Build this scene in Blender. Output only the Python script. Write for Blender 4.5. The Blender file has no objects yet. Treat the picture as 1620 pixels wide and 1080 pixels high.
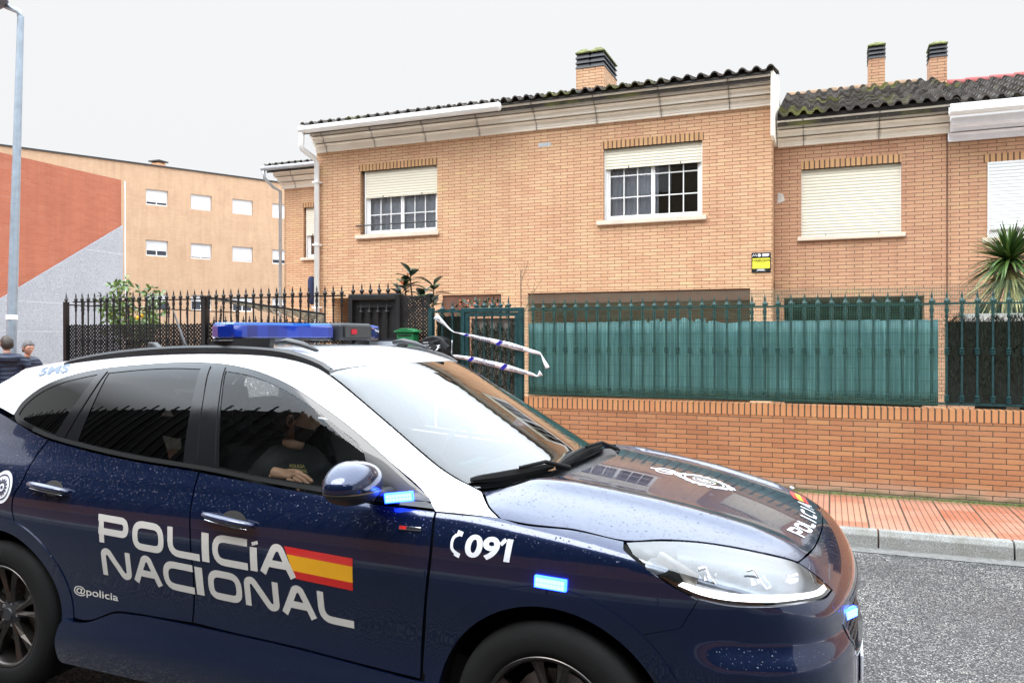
import bpy, bmesh, math, random
import numpy as np
from mathutils import Vector, Matrix
from mathutils.geometry import delaunay_2d_cdt
random.seed(7); RNG = np.random.default_rng(7)
SC = bpy.context.scene; COL = SC.collection
R = math.radians

# ---------------- camera, sky, sun, exposure ----------------
cam = bpy.data.cameras.new('camera'); co = bpy.data.objects.new('camera', cam); COL.objects.link(co)
co.location = (0, 0, 1.65); co.rotation_euler = (R(90 - 0.1375), 0, R(21.9))
cam.sensor_width = 36; cam.lens = 1250 / 1620 * 36; cam.clip_start = .05; cam.clip_end = 800
SC.camera = co
SUN_EL, SUN_AZ = 58, 205          # overcast: a very soft sun from behind the camera
w = bpy.data.worlds.new('World'); SC.world = w; w.use_nodes = True
nt = w.node_tree; nt.nodes.clear()
N = nt.nodes.new; L = nt.links.new
out = N('ShaderNodeOutputWorld'); bg = N('ShaderNodeBackground')
sky = N('ShaderNodeTexSky'); sky.sky_type = 'NISHITA'; sky.sun_disc = False
sky.sun_elevation = R(SUN_EL); sky.sun_rotation = R(SUN_AZ)
bw = N('ShaderNodeHueSaturation'); bw.inputs['Saturation'].default_value = .25; bw.inputs['Value'].default_value = .6
L(sky.outputs[0], bw.inputs['Color'])
tc = N('ShaderNodeTexCoord'); sx = N('ShaderNodeSeparateXYZ'); L(tc.outputs['Generated'], sx.inputs[0])
rmp = N('ShaderNodeValToRGB'); e = rmp.color_ramp.elements      # overcast cloud: dim at the horizon, bright overhead
e[0].position = 0; e[0].color = (.135, .1365, .138, 1)
e[1].position = 1; e[1].color = (.86, .93, 1.0, 1)
for p_, c_ in ((.02, (.143, .1445, .146, 1)), (.41, (.150, .1515, .153, 1)), (.50, (.60, .64, .69, 1)), (.70, (.76, .85, .95, 1))):
    k = e.new(p_); k.color = c_
L(sx.outputs['Z'], rmp.inputs[0])
sc_ = N('ShaderNodeVectorMath'); sc_.operation = 'SCALE'; sc_.inputs['Scale'].default_value = 36.
L(rmp.outputs[0], sc_.inputs[0])
mx = N('ShaderNodeMix'); mx.data_type = 'RGBA'; mx.inputs[0].default_value = .94
L(bw.outputs[0], mx.inputs[6]); L(sc_.outputs[0], mx.inputs[7])
L(mx.outputs[2], bg.inputs[0]); bg.inputs[1].default_value = .10
L(bg.outputs[0], out.inputs[0])
sl = bpy.data.lights.new('sun', 'SUN'); sl.energy = 1.5; sl.angle = R(35); sl.color = (1, .97, .92)
so = bpy.data.objects.new('sun', sl); COL.objects.link(so); so.rotation_euler = (R(90 - SUN_EL), 0, R(180 - SUN_AZ))
SC.view_settings.view_transform = 'Standard'; SC.view_settings.look = 'None'
SC.view_settings.exposure = 0.82; SC.view_settings.gamma = 1
SC.render.engine = 'CYCLES'
SC.cycles.max_bounces = 8; SC.cycles.transparent_max_bounces = 24; SC.cycles.caustics_reflective = False; SC.cycles.caustics_refractive = False

# ---------------- helpers ----------------
class MB:
    def __init__(s): s.v = []; s.f = []
    def add(s, vs, fs):
        o = len(s.v); s.v.extend([tuple(map(float, a)) for a in vs]); s.f.extend([tuple(i + o for i in f) for f in fs]); return s
    def box(s, c, h, ax=None):
        """c centre, h half sizes, ax 3x3 axes (rows)"""
        c = np.array(c, float); A = np.eye(3) if ax is None else np.array(ax, float)
        vs = [c + A[0] * h[0] * i + A[1] * h[1] * j + A[2] * h[2] * k for i in (-1, 1) for j in (-1, 1) for k in (-1, 1)]
        return s.add(vs, [(0, 1, 3, 2), (4, 6, 7, 5), (0, 4, 5, 1), (2, 3, 7, 6), (0, 2, 6, 4), (1, 5, 7, 3)])
    def bx(s, x0, x1, y0, y1, z0, z1):
        return s.box(((x0 + x1) / 2, (y0 + y1) / 2, (z0 + z1) / 2), (abs(x1 - x0) / 2, abs(y1 - y0) / 2, abs(z1 - z0) / 2))
    def tube(s, pts, r, n=8, cap=True, flat=None):
        pts = np.array(pts, float); m = len(pts); rs = np.broadcast_to(np.array(r, float), (m,))
        T = np.gradient(pts, axis=0); T /= np.linalg.norm(T, axis=1)[:, None] + 1e-12
        up = np.array([0, 0, 1.]) if abs(T[0][2]) < .9 else np.array([1., 0, 0]); vs = []
        for i in range(m):
            a = np.cross(T[i], up); a /= np.linalg.norm(a) + 1e-12; b = np.cross(a, T[i]); up = b
            for k in range(n):
                t = 2 * math.pi * k / n; vs.append(pts[i] + rs[i] * (math.cos(t) * a + math.sin(t) * b * (flat or 1)))
        fs = [(i * n + k, i * n + (k + 1) % n, (i + 1) * n + (k + 1) % n, (i + 1) * n + k) for i in range(m - 1) for k in range(n)]
        if cap: fs += [tuple(range(n))[::-1], tuple((m - 1) * n + k for k in range(n))]
        return s.add(vs, fs)
    def lathe(s, prof, c=(0, 0, 0), n=12, axis='z', a0=0):
        """prof: list of (radius, height)"""
        vs = []; m = len(prof)
        for r_, h_ in prof:
            for k in range(n):
                t = a0 + 2 * math.pi * k / n; x, y = r_ * math.cos(t), r_ * math.sin(t)
                p = (x, y, h_) if axis == 'z' else ((h_, x, y) if axis == 'x' else (x, h_, y))
                vs.append((p[0] + c[0], p[1] + c[1], p[2] + c[2]))
        fs = [(i * n + k, i * n + (k + 1) % n, (i + 1) * n + (k + 1) % n, (i + 1) * n + k) for i in range(m - 1) for k in range(n)]
        fs += [tuple(range(n))[::-1], tuple((m - 1) * n + k for k in range(n))]
        return s.add(vs, fs)
    def prism(s, poly, y0, y1, axis='y'):
        """poly (x,z) extruded along y, or (y,z) along x, or (x,y) along z"""
        n = len(poly); vs = []
        for t in (y0, y1):
            for a, b in poly: vs.append((a, t, b) if axis == 'y' else ((t, a, b) if axis == 'x' else (a, b, t)))
        return s.add(vs, [tuple(range(n)), tuple(range(n, 2 * n))[::-1]] + [(i, i + n, (i + 1) % n + n, (i + 1) % n) for i in range(n)])
    def build(s, name, mat, parent=None, smooth=False, bevel=0):
        me = bpy.data.meshes.new(name); P = np.array(s.v, float).reshape(-1, 3)
        if parent is not None: P = P - np.array(wloc(parent))
        me.from_pydata(P.tolist(), [], s.f); me.materials.append(mat)
        bm = bmesh.new(); bm.from_mesh(me); bmesh.ops.recalc_face_normals(bm, faces=bm.faces); bm.to_mesh(me); bm.free()
        if smooth:
            me.polygons.foreach_set('use_smooth', [True] * len(me.polygons))
            if smooth is not True: me.set_sharp_from_angle(angle=R(smooth))
        o = bpy.data.objects.new(name, me); COL.objects.link(o); o.parent = parent
        if bevel:
            b = o.modifiers.new('bevel', 'BEVEL'); b.width = bevel; b.segments = 2; b.limit_method = 'ANGLE'; b.harden_normals = False
        return o
def wloc(o):
    if o is None: return (0, 0, 0)
    l = np.array(o.location); return l + np.array(wloc(o.parent)) if o.parent else l
def thing(name, label, cat, loc=(0, 0, 0), group=None):
    o = bpy.data.objects.new(name, None); o.empty_display_size = .1; COL.objects.link(o); o.location = loc
    return tag(o, label, cat, group)
def tag(o, label=None, cat=None, group=None, kind=None):
    if label: o['label'] = label
    if cat: o['category'] = cat
    if group: o['group'] = group
    if kind: o['kind'] = kind
    return o
def copy_tree(o, parent=None, loc=None):
    c = o.copy(); COL.objects.link(c); c.parent = parent
    if loc is not None: c.location = loc
    for ch in list(o.children): copy_tree(ch, c)
    return c
# ---- material helpers
class NT:
    def __init__(s, name):
        s.m = bpy.data.materials.new(name); s.m.use_nodes = True; s.t = s.m.node_tree; s.b = s.t.nodes['Principled BSDF']; s.o = s.t.nodes['Material Output']
    def n(s, typ, **kw):
        x = s.t.nodes.new('ShaderNode' + typ)
        for k, v in kw.items():
            if k.startswith('i_'): x.inputs[k[2:].replace('_', ' ')].default_value = v
            else: setattr(x, k, v)
        return x
    def l(s, a, b): s.t.links.new(a, b)
    def math(s, op, a, b=None, c=None, clamp=False):
        x = s.t.nodes.new('ShaderNodeMath'); x.operation = op; x.use_clamp = clamp
        for i, v in enumerate((a, b, c)):
            if v is None: continue
            if isinstance(v, (int, float)): x.inputs[i].default_value = v
            else: s.l(v, x.inputs[i])
        return x.outputs[0]
    def mix(s, f, a, b, typ='MIX'):
        x = s.t.nodes.new('ShaderNodeMix'); x.data_type = 'RGBA'; x.blend_type = typ
        for i, v in ((0, f), (6, a), (7, b)):
            if isinstance(v, (int, float)): x.inputs[i].default_value = v
            elif isinstance(v, tuple): x.inputs[i].default_value = (*v[:3], 1)
            else: s.l(v, x.inputs[i])
        return x.outputs[2]
    def noise(s, vec, scale, detail=3, rough=.5, out='Fac'):
        x = s.n('TexNoise'); x.inputs['Scale'].default_value = scale; x.inputs['Detail'].default_value = detail; x.inputs['Roughness'].default_value = rough
        if vec is not None: s.l(vec, x.inputs['Vector'])
        return x.outputs[out]
    def ramp(s, f, els):
        x = s.n('ValToRGB'); e = x.color_ramp.elements
        while len(e) < len(els): e.new(.5)
        for q, (p, c) in zip(e, els): q.position = p; q.color = (*c, 1) if len(c) == 3 else c
        s.l(f, x.inputs[0]); return x.outputs[0]
    def pos(s): return s.n('NewGeometry').outputs['Position']
    def obj(s): return s.n('TexCoord').outputs['Object']
    def bump(s, h, strength=.5, dist=.01, nrm=None):
        x = s.n('Bump'); x.inputs['Strength'].default_value = strength; x.inputs['Distance'].default_value = dist; s.l(h, x.inputs['Height'])
        if nrm is not None: s.l(nrm, x.inputs['Normal'])
        return x.outputs[0]
    def set(s, **kw):
        for k, v in kw.items():
            k = {'color': 'Base Color', 'rough': 'Roughness', 'metal': 'Metallic', 'spec': 'Specular IOR Level', 'normal': 'Normal', 'coat': 'Coat Weight', 'crough': 'Coat Roughness',
                 'cnormal': 'Coat Normal', 'emit': 'Emission Color', 'es': 'Emission Strength', 'sss': 'Subsurface Weight'}[k]
            if isinstance(v, (int, float)): s.b.inputs[k].default_value = v
            elif isinstance(v, tuple): s.b.inputs[k].default_value = (*v[:3], 1)
            else: s.l(v, s.b.inputs[k])
        return s.m
def plain(name, col, rough=.5, metal=0, var=.25, scale=6, bump=0, bscale=60, **kw):
    """painted / cast surface with slight wear: noise in colour and roughness"""
    t = NT(name); v = t.obj(); nz = t.noise(v, scale, 4, .6)
    lo = tuple(c * (1 - var) for c in col); hi = tuple(min(1, c * (1 + var)) for c in col)
    c = t.ramp(nz, [(.3, lo), (.7, hi)]); t.set(color=c, metal=metal, **kw)
    r = t.ramp(nz, [(.3, (rough * .85,) * 3), (.7, (min(1, rough * 1.15),) * 3)]); t.set(rough=r)
    if bump: t.set(normal=t.bump(t.noise(v, bscale, 3), bump, .01))
    return t.m

# ---------------- materials ----------------
def brick(name, cols, mortar, bw=.216, bh=.05, joint=.0062, stain=.0, wet=None, rough=.8, ang=None, soldier=False, mort_amt=1., moss=False):
    """brick bond in world metres; cols = ramp of single-brick colours"""
    t = NT(name); g = t.n('NewGeometry'); P = t.n('SeparateXYZ'); t.l(g.outputs['Position'], P.inputs[0])
    Nn = t.n('SeparateXYZ'); t.l(g.outputs['True Normal'], Nn.inputs[0])
    ax = t.math('ABSOLUTE', Nn.outputs[0]); ay = t.math('ABSOLUTE', Nn.outputs[1])
    if ang is None:
        sel = t.math('GREATER_THAN', ax, ay)
        u = t.math('ADD', t.math('MULTIPLY', P.outputs[0], t.math('SUBTRACT', 1, sel)), t.math('MULTIPLY', P.outputs[1], sel))
    else:
        u = t.math('ADD', t.math('MULTIPLY', P.outputs[0], math.cos(ang)), t.math('MULTIPLY', P.outputs[1], math.sin(ang)))
    v = P.outputs[2]
    row = t.math('FLOOR', t.math('DIVIDE', v, bh)) if not soldier else t.math('MULTIPLY', u, 0)
    uu = t.math('ADD', t.math('DIVIDE', u, bw), t.math('MULTIPLY', t.math('MODULO', t.math('ABSOLUTE', row), 2), .5)) if not soldier else t.math('DIVIDE', u, bw)
    colm = t.math('FLOOR', uu); fu = t.math('FRACT', uu); fv = t.math('FRACT', t.math('DIVIDE', v, bh))
    if soldier: fv = t.math('ADD', t.math('MULTIPLY', v, 0), .5)
    du = t.math('MULTIPLY', t.math('MINIMUM', fu, t.math('SUBTRACT', 1, fu)), bw); dv = t.math('MULTIPLY', t.math('MINIMUM', fv, t.math('SUBTRACT', 1, fv)), bh)
    wob = t.math('MULTIPLY', t.math('SUBTRACT', t.noise(g.outputs['Position'], 35, 2), .5), .004)
    d = t.math('ADD', t.math('MINIMUM', du, dv), wob)
    mask = t.n('MapRange'); mask.interpolation_type = 'SMOOTHSTEP'; t.l(d, mask.inputs[0])
    mask.inputs[1].default_value = joint * .35; mask.inputs[2].default_value = joint * .75
    mk = mask.outputs[0]
    cv = t.n('CombineXYZ'); t.l(colm, cv.inputs[0]); t.l(row, cv.inputs[1])
    wn = t.n('TexWhiteNoise', noise_dimensions='2D'); t.l(cv.outputs[0], wn.inputs['Vector'])
    big = t.noise(g.outputs['Position'], .55, 3, .6)
    f = t.math('ADD', t.math('MULTIPLY', wn.outputs['Value'], .55), t.math('MULTIPLY', t.math('SUBTRACT', big, .27), .95), clamp=True)
    n = len(cols); c = t.ramp(f, [(i / (n - 1), k) for i, k in enumerate(cols)])
    fine = t.noise(g.outputs['Position'], 90, 4, .7)
    c = t.mix(.35, c, t.ramp(fine, [(.3, (.55, .52, .5)), (.65, (1, 1, 1))]), 'MULTIPLY')
    if stain:
        sp = t.noise(g.outputs['Position'], 2.2, 5, .65)
        c = t.mix(t.math('MULTIPLY', t.ramp(sp, [(.52, (0, 0, 0)), (.75, (1, 1, 1))]), stain), c, (.30, .24, .19))
    if wet is not None:      # pale lime bloom and damp low down on the wall
        h = t.math('ADD', P.outputs[2], t.math('MULTIPLY', t.math('SUBTRACT', t.noise(g.outputs['Position'], 5, 3), .5), .14))
        mr = t.n('MapRange'); t.l(h, mr.inputs[0]); mr.inputs[1].default_value = wet + .14; mr.inputs[2].default_value = wet + .02
        c = t.mix(t.math('MULTIPLY', mr.outputs[0], .55), c, (.42, .32, .25))
        if moss:
            mr2 = t.n('MapRange'); t.l(h, mr2.inputs[0]); mr2.inputs[1].default_value = wet + .045; mr2.inputs[2].default_value = wet
            c = t.mix(t.math('MULTIPLY', mr2.outputs[0], .7), c, (.08, .09, .03))
    if not wet and not soldier:
        sm = t.n('Mapping'); sm.inputs['Scale'].default_value = (4, 4, .35); t.l(g.outputs['Position'], sm.inputs[0]); c = t.mix(.4, c, t.ramp(t.noise(sm.outputs[0], 1.2, 5, .7), [(.34, (.76, .72, .68)), (.55, (1, 1, 1))]), 'MULTIPLY')
    if not wet and not soldier: c = t.mix(.5, c, t.ramp(t.noise(g.outputs['Position'], 1.3, 5, .7), [(.32, (.80, .76, .74)), (.62, (1, 1, 1))]), 'MULTIPLY')
    c = t.mix(t.math('MULTIPLY', t.math('SUBTRACT', 1, mk), mort_amt), c, mortar)
    t.set(color=c, rough=rough, normal=t.bump(t.math('ADD', mk, t.math('MULTIPLY', fine, .25)), .8, .006))
    return t.m
M = {}
M['brick_main'] = brick('brick_main', [(.54, .28, .165), (.62, .35, .20), (.65, .39, .225), (.67, .42, .24), (.72, .50, .23)], (.17, .085, .045))
M['brick_pink'] = brick('brick_pink', [(.42, .20, .12), (.49, .26, .15), (.53, .29, .17), (.53, .31, .175), (.60, .39, .18)], (.11, .07, .05))
M['brick_wall'] = brick('brick_wall', [(.28, .115, .05), (.35, .15, .065), (.38, .17, .075), (.42, .20, .085), (.46, .24, .095)], (.055, .045, .03), wet=.15, moss=True, stain=.12, rough=.6)
M['soldier'] = brick('soldier', [(.42, .17, .07), (.50, .24, .10), (.46, .20, .085), (.56, .30, .13)], (.05, .045, .03), bw=.058, joint=.011, soldier=True)
M['soldier_main'] = brick('soldier_main', [(.46, .24, .11), (.54, .31, .14), (.50, .26, .13)], (.10, .055, .035), bw=.068, joint=.016, soldier=True)
M['brick_apt'] = brick('brick_apt', [(.60, .39, .245), (.65, .425, .27), (.67, .445, .285)], (.52, .32, .20), bw=.25, bh=.06, ang=R(61.9), mort_amt=.6)
M['brick_hall'] = brick('brick_hall', [(.44, .125, .065), (.47, .14, .073), (.49, .155, .083), (.52, .19, .115)], (.44, .20, .13), bw=.25, bh=.062, ang=R(96.7), mort_amt=.8)
M['cornice'] = plain('cornice', (.60, .52, .44), .7, var=.10, scale=3, bump=.1)
def _corn():
    t = NT('cornice_stone'); g = t.pos(); P = t.n('SeparateXYZ'); t.l(g, P.inputs[0])
    nz = t.noise(g, 2.2, 5, .6); c = t.ramp(nz, [(.3, (.78, .70, .59)), (.7, (.86, .80, .70))])
    # dirt at the joints between cast stones
    fu = t.math('FRACT', t.math('DIVIDE', t.math('ADD', P.outputs[0], .35), .98)); d = t.math('MINIMUM', fu, t.math('SUBTRACT', 1, fu))
    mr = t.n('MapRange'); t.l(t.math('ADD', d, t.math('MULTIPLY', t.math('SUBTRACT', t.noise(g, 9, 4), .5), .09)), mr.inputs[0]); mr.inputs[1].default_value = .035; mr.inputs[2].default_value = 0
    c = t.mix(t.math('MULTIPLY', mr.outputs[0], .45), c, (.22, .17, .12))
    j = t.math('LESS_THAN', d, .004); c = t.mix(j, c, (.08, .06, .05))
    return t.set(color=c, rough=.75, normal=t.bump(t.noise(g, 60, 3), .15, .01)) and t.m
M['cornice'] = _corn()
M['cornice_white'] = plain('cornice_white', (.80, .79, .82), .6, var=.06)
M['white_pvc'] = plain('white_pvc', (.78, .77, .75), .35, var=.05, scale=2)
M['white_paint'] = plain('white_paint', (.80, .80, .79), .4, var=.04)
M['zinc'] = plain('zinc', (.42, .44, .46), .45, metal=.3, var=.15)
M['sill'] = plain('sill', (.62, .50, .40), .7, var=.12, bump=.1)
M['concrete'] = plain('concrete', (.50, .47, .43), .85, var=.2, bump=.3)
def _shutter(name, col, pitch=.045):
    t = NT(name); g = t.pos(); P = t.n('SeparateXYZ'); t.l(g, P.inputs[0])
    f = t.math('FRACT', t.math('DIVIDE', P.outputs[2], pitch)); h = t.math('SINE', t.math('MULTIPLY', f, math.pi))
    gap = t.math('LESS_THAN', f, .10); c = t.mix(gap, t.mix(t.noise(g, 3, 3), tuple(k * .93 for k in col), col), tuple(k * .45 for k in col))
    return t.set(color=c, rough=.5, normal=t.bump(h, .5, .012)) and t.m
M['shutter_cream'] = _shutter('shutter_cream', (.72, .66, .52)); M['shutter_white'] = _shutter('shutter_white', (.74, .76, .76)); M['shutter_apt'] = _shutter('shutter_apt', (.74, .73, .74), .06)
def _tiles(name, red=0):
    t = NT(name); g = t.pos(); nz = t.noise(g, 4, 5, .7); n2 = t.noise(g, 30, 4, .7); n3 = t.noise(g, 1.1, 4, .6)
    c = t.ramp(nz, [(.3, (.016, .014, .012)), (.55, (.045, .035, .028)), (.8, (.10, .065, .045))])
    c = t.mix(t.ramp(n2, [(.60, (0, 0, 0)), (.68, (1, 1, 1))]), c, (.17, .16, .13))            # lichen
    c = t.mix(t.ramp(n3, [(.56, (0, 0, 0)), (.66, (1, 1, 1))]), c, (.10, .10, .02))            # moss
    return t.set(color=c, rough=.75, normal=t.bump(n2, .5, .02)) and t.m
M['tiles'] = _tiles('roof_tiles')
M['ridge'] = plain('ridge_tile', (.24, .15, .09), .8, var=.5, scale=5, bump=.3); M['ridge_red'] = plain('ridge_tile_red', (.28, .055, .05), .7, var=.3, scale=5)
M['black_cowl'] = plain('black_cowl', (.022, .024, .028), .6, var=.3, bump=.1)
M['moss'] = plain('moss', (.12, .13, .04), .95, var=.6, scale=14, bump=1., bscale=40)
def glass(name, tint=(.5, .5, .5), rough=0.0, spec=1.0):
    t = NT(name); t.t.nodes.remove(t.b); tr = t.n('BsdfTransparent'); tr.inputs[0].default_value = (*tint, 1)
    gl = t.n('BsdfGlossy'); gl.inputs['Roughness'].default_value = rough
    fr = t.n('Fresnel'); fr.inputs[0].default_value = 1.5
    f = t.math('MULTIPLY', fr.outputs[0], spec, clamp=True)
    m = t.n('MixShader'); t.l(f, m.inputs[0]); t.l(tr.outputs[0], m.inputs[1]); t.l(gl.outputs[0], m.inputs[2]); t.l(m.outputs[0], t.o.inputs[0]); return t.m
M['pane'] = glass('window_pane', (.85, .88, .9), 0, 1.5)
M['curtain'] = plain('curtain', (.80, .80, .86), .9, var=.10, scale=12)
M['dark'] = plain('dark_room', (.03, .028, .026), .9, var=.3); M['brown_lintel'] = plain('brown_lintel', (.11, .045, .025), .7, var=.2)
M['green_paint'] = plain('green_paint', (.012, .045, .048), .35, var=.35, scale=18, bump=.05)
M['black_paint'] = plain('black_paint', (.006, .006, .0065), .45, var=.3, bump=.05)
def _cane():
    t = NT('cane_screen'); g = t.pos(); P = t.n('SeparateXYZ'); t.l(g, P.inputs[0])
    cell = t.math('FLOOR', t.math('DIVIDE', P.outputs[0], .0115)); wn = t.n('TexWhiteNoise', noise_dimensions='1D'); t.l(cell, wn.inputs['W'])
    f = t.math('FRACT', t.math('DIVIDE', P.outputs[0], .0115)); h = t.math('SINE', t.math('MULTIPLY', f, math.pi))
    c = t.ramp(t.math('ADD', t.math('MULTIPLY', wn.outputs['Value'], .55), t.math('MULTIPLY', t.noise(g, 1.6, 4, .6), .5)), [(.2, (.06, .18, .19)), (.55, (.105, .27, .28)), (.85, (.18, .39, .39))])
    c = t.mix(t.ramp(t.noise(g, 16, 5, .7), [(.66, (0, 0, 0)), (.72, (1, 1, 1))]), c, (.24, .36, .34))
    st = t.n('Mapping'); st.inputs['Scale'].default_value = (7, 1, .5); t.l(g, st.inputs[0]); c = t.mix(.75, c, t.ramp(t.noise(st.outputs[0], 1.4, 3, .6), [(.35, (.45, .5, .5)), (.65, (1, 1, 1))]), 'MULTIPLY')
    band = t.math('LESS_THAN', t.math('FRACT', t.math('DIVIDE', t.math('ADD', P.outputs[2], t.math('MULTIPLY', t.noise(g, 3, 2), .03)), .115)), .05)
    c = t.mix(t.math('MULTIPLY', band, .6), c, (.015, .05, .05))
    c = t.mix(t.math('LESS_THAN', h, .35), c, (.012, .045, .045))
    return t.set(color=c, rough=.45, normal=t.bump(h, .6, .006)) and t.m
M['cane'] = _cane()
def _road():
    t = NT('asphalt'); g = t.pos()
    vo = t.n('TexVoronoi'); vo.inputs['Scale'].default_value = 95; t.l(g, vo.inputs['Vector'])
    hsv = t.n('SeparateXYZ'); t.l(vo.outputs['Color'], hsv.inputs[0])
    c = t.ramp(hsv.outputs[0], [(0, (.04, .04, .04)), (.40, (.115, .112, .106)), (.70, (.19, .18, .165)), (.90, (.31, .285, .25)), (1, (.46, .43, .39))])
    c = t.mix(t.math('GREATER_THAN', vo.outputs['Distance'], .5), c, (.012, .012, .012))
    lg = t.noise(g, .7, 4, .6); c = t.mix(t.ramp(lg, [(.40, (1, 1, 1)), (.62, (0, 0, 0))]), c, t.mix(.55, c, (.030, .030, .032)))
    cr = t.n('TexVoronoi', feature='DISTANCE_TO_EDGE'); cr.inputs['Scale'].default_value = 1.1; wv = t.n('VectorMath', operation='ADD'); t.l(g, wv.inputs[0])
    t.l(t.noise(g, 2.5, 4, .7, 'Color'), wv.inputs[1]); t.l(wv.outputs[0], cr.inputs['Vector'])
    c = t.mix(t.math('LESS_THAN', cr.outputs['Distance'], .014), c, (.03, .03, .03))
    P = t.n('SeparateXYZ'); t.l(g, P.inputs[0]); near_shade = t.n('MapRange'); t.l(t.math('ADD', P.outputs[1], t.math('MULTIPLY', lg, 1.2)), near_shade.inputs[0]); near_shade.inputs[1].default_value = 3.6; near_shade.inputs[2].default_value = 2.6
    c = t.mix(t.math('MULTIPLY', near_shade.outputs[0], .85), c, (.016, .016, .017))  # near side of the road painted dark to shade the car's lower reflections
    r = t.ramp(lg, [(.35, (.30,) * 3), (.65, (.6,) * 3)])
    return t.set(color=c, rough=r, normal=t.bump(vo.outputs['Distance'], .7, .006)) and t.m
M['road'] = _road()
def _pave():
    t = NT('paving_tile'); g = t.pos(); P = t.n('SeparateXYZ'); t.l(g, P.inputs[0])
    x, y = P.outputs[0], P.outputs[1]
    def ln(v, pitch, w):
        f = t.math('FRACT', t.math('DIVIDE', v, pitch)); return t.math('LESS_THAN', t.math('MINIMUM', f, t.math('SUBTRACT', 1, f)), w / pitch)
    thin = ln(x, .05, .0042); thinb = ln(y, .10, .002); big = ln(x, .30, .0075); bigb = ln(t.math('ADD', y, .08), .40, .004)
    tv = t.n('CombineXYZ'); t.l(t.math('FLOOR', t.math('DIVIDE', x, .3)), tv.inputs[0]); t.l(t.math('FLOOR', t.math('DIVIDE', y, .4)), tv.inputs[1])
    wn = t.n('TexWhiteNoise', noise_dimensions='2D'); t.l(tv.outputs[0], wn.inputs['Vector'])
    f = t.math('ADD', t.math('MULTIPLY', wn.outputs['Value'], .35), t.math('MULTIPLY', t.noise(g, 2.2, 4, .65), .75))
    c = t.ramp(f, [(.25, (.29, .09, .045)), (.45, (.33, .125, .075)), (.6, (.36, .175, .12)), (.8, (.41, .20, .125))])
    c = t.mix(t.math('MULTIPLY', thin, .85), c, (.07, .045, .032)); c = t.mix(t.math('MULTIPLY', thinb, .7), c, (.09, .06, .05)); c = t.mix(t.math('MAXIMUM', big, t.math('MULTIPLY', bigb, .5)), c, (.045, .035, .025))
    ms = t.n('MapRange'); t.l(t.math('ADD', y, t.math('MULTIPLY', t.math('SUBTRACT', t.noise(g, 4, 4, .7), .5), .30)), ms.inputs[0]); ms.inputs[1].default_value = 8.22; ms.inputs[2].default_value = 8.42
    c = t.mix(t.math('MULTIPLY', ms.outputs[0], .75), c, t.mix(t.noise(g, 25, 3), (.045, .05, .015), (.14, .12, .055)))
    hh = t.math('SUBTRACT', 1, t.math('MAXIMUM', thin, big))
    return t.set(color=c, rough=.45, normal=t.bump(hh, .5, .004)) and t.m
M['pave'] = _pave()
def _kerb():
    t = NT('kerb_stone'); g = t.pos(); sp = t.noise(g, 130, 3, .8); n = t.noise(g, 5, 4, .6)
    c = t.ramp(sp, [(.35, (.10, .10, .095)), (.55, (.25, .25, .235)), (.7, (.38, .38, .355))]); c = t.mix(t.ramp(n, [(.45, (0, 0, 0)), (.7, (.8, .8, .8))]), c, (.13, .125, .10))
    return t.set(color=c, rough=.8, normal=t.bump(sp, .4, .006)) and t.m
M['kerb'] = _kerb()
def _granite():
    t = NT('granite_cladding'); g = t.pos(); sp = t.noise(g, 38, 4, .85); n = t.noise(g, 1.2, 4, .6)
    c = t.ramp(sp, [(.36, (.25, .26, .28)), (.5, (.38, .39, .42)), (.64, (.52, .53, .56))]); c = t.mix(.5, c, t.ramp(n, [(.3, (.75, .75, .78)), (.7, (1, 1, 1))]), 'MULTIPLY')
    return t.set(color=c, rough=.7) and t.m
M['granite'] = _granite()
def _hedge():
    t = NT('artificial_hedge'); g = t.obj(); n = t.noise(g, 45, 4, .8)
    return t.set(color=t.ramp(n, [(.35, (.006, .012, .008)), (.6, (.022, .036, .022)), (.75, (.07, .08, .05))]), rough=.6) and t.m
M['hedge'] = _hedge()
def leafmat(name, a, b, rough=.4, scale=3):
    t = NT(name); oi = t.n('NewGeometry'); r = oi.outputs['Random Per Island']; n = t.noise(t.obj(), scale, 2)
    f = t.math('ADD', t.math('MULTIPLY', r, .7), t.math('MULTIPLY', n, .4)); t.set(color=t.ramp(f, [(.15, a), (.85, b)]), rough=rough); t.b.inputs['Subsurface Weight'].default_value = 0
    return t.m
M['leaf'] = leafmat('leaf_green', (.030, .070, .012), (.11, .18, .03)); M['rubber_leaf'] = leafmat('rubber_leaf', (.010, .035, .018), (.05, .085, .035), .25); M['yucca_leaf'] = leafmat('yucca_leaf', (.012, .05, .010), (.10, .16, .035), .35)
M['yucca_dry'] = leafmat('yucca_old_leaf', (.10, .13, .04), (.30, .26, .10)); M['bark'] = plain('bark', (.12, .08, .05), .9, var=.4, bump=.5); M['lemon'] = plain('lemon_fruit', (.62, .33, .02), .5)
M['red_leaf'] = plain('red_leaf', (.42, .10, .04), .4)
M['tape_white'] = plain('tape_white', (.72, .72, .76), .35, var=.05); M['tape_blue'] = plain('tape_blue', (.02, .015, .26), .35, var=.1); M['tape_ink'] = plain('tape_ink', (.06, .06, .10), .5)

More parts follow.
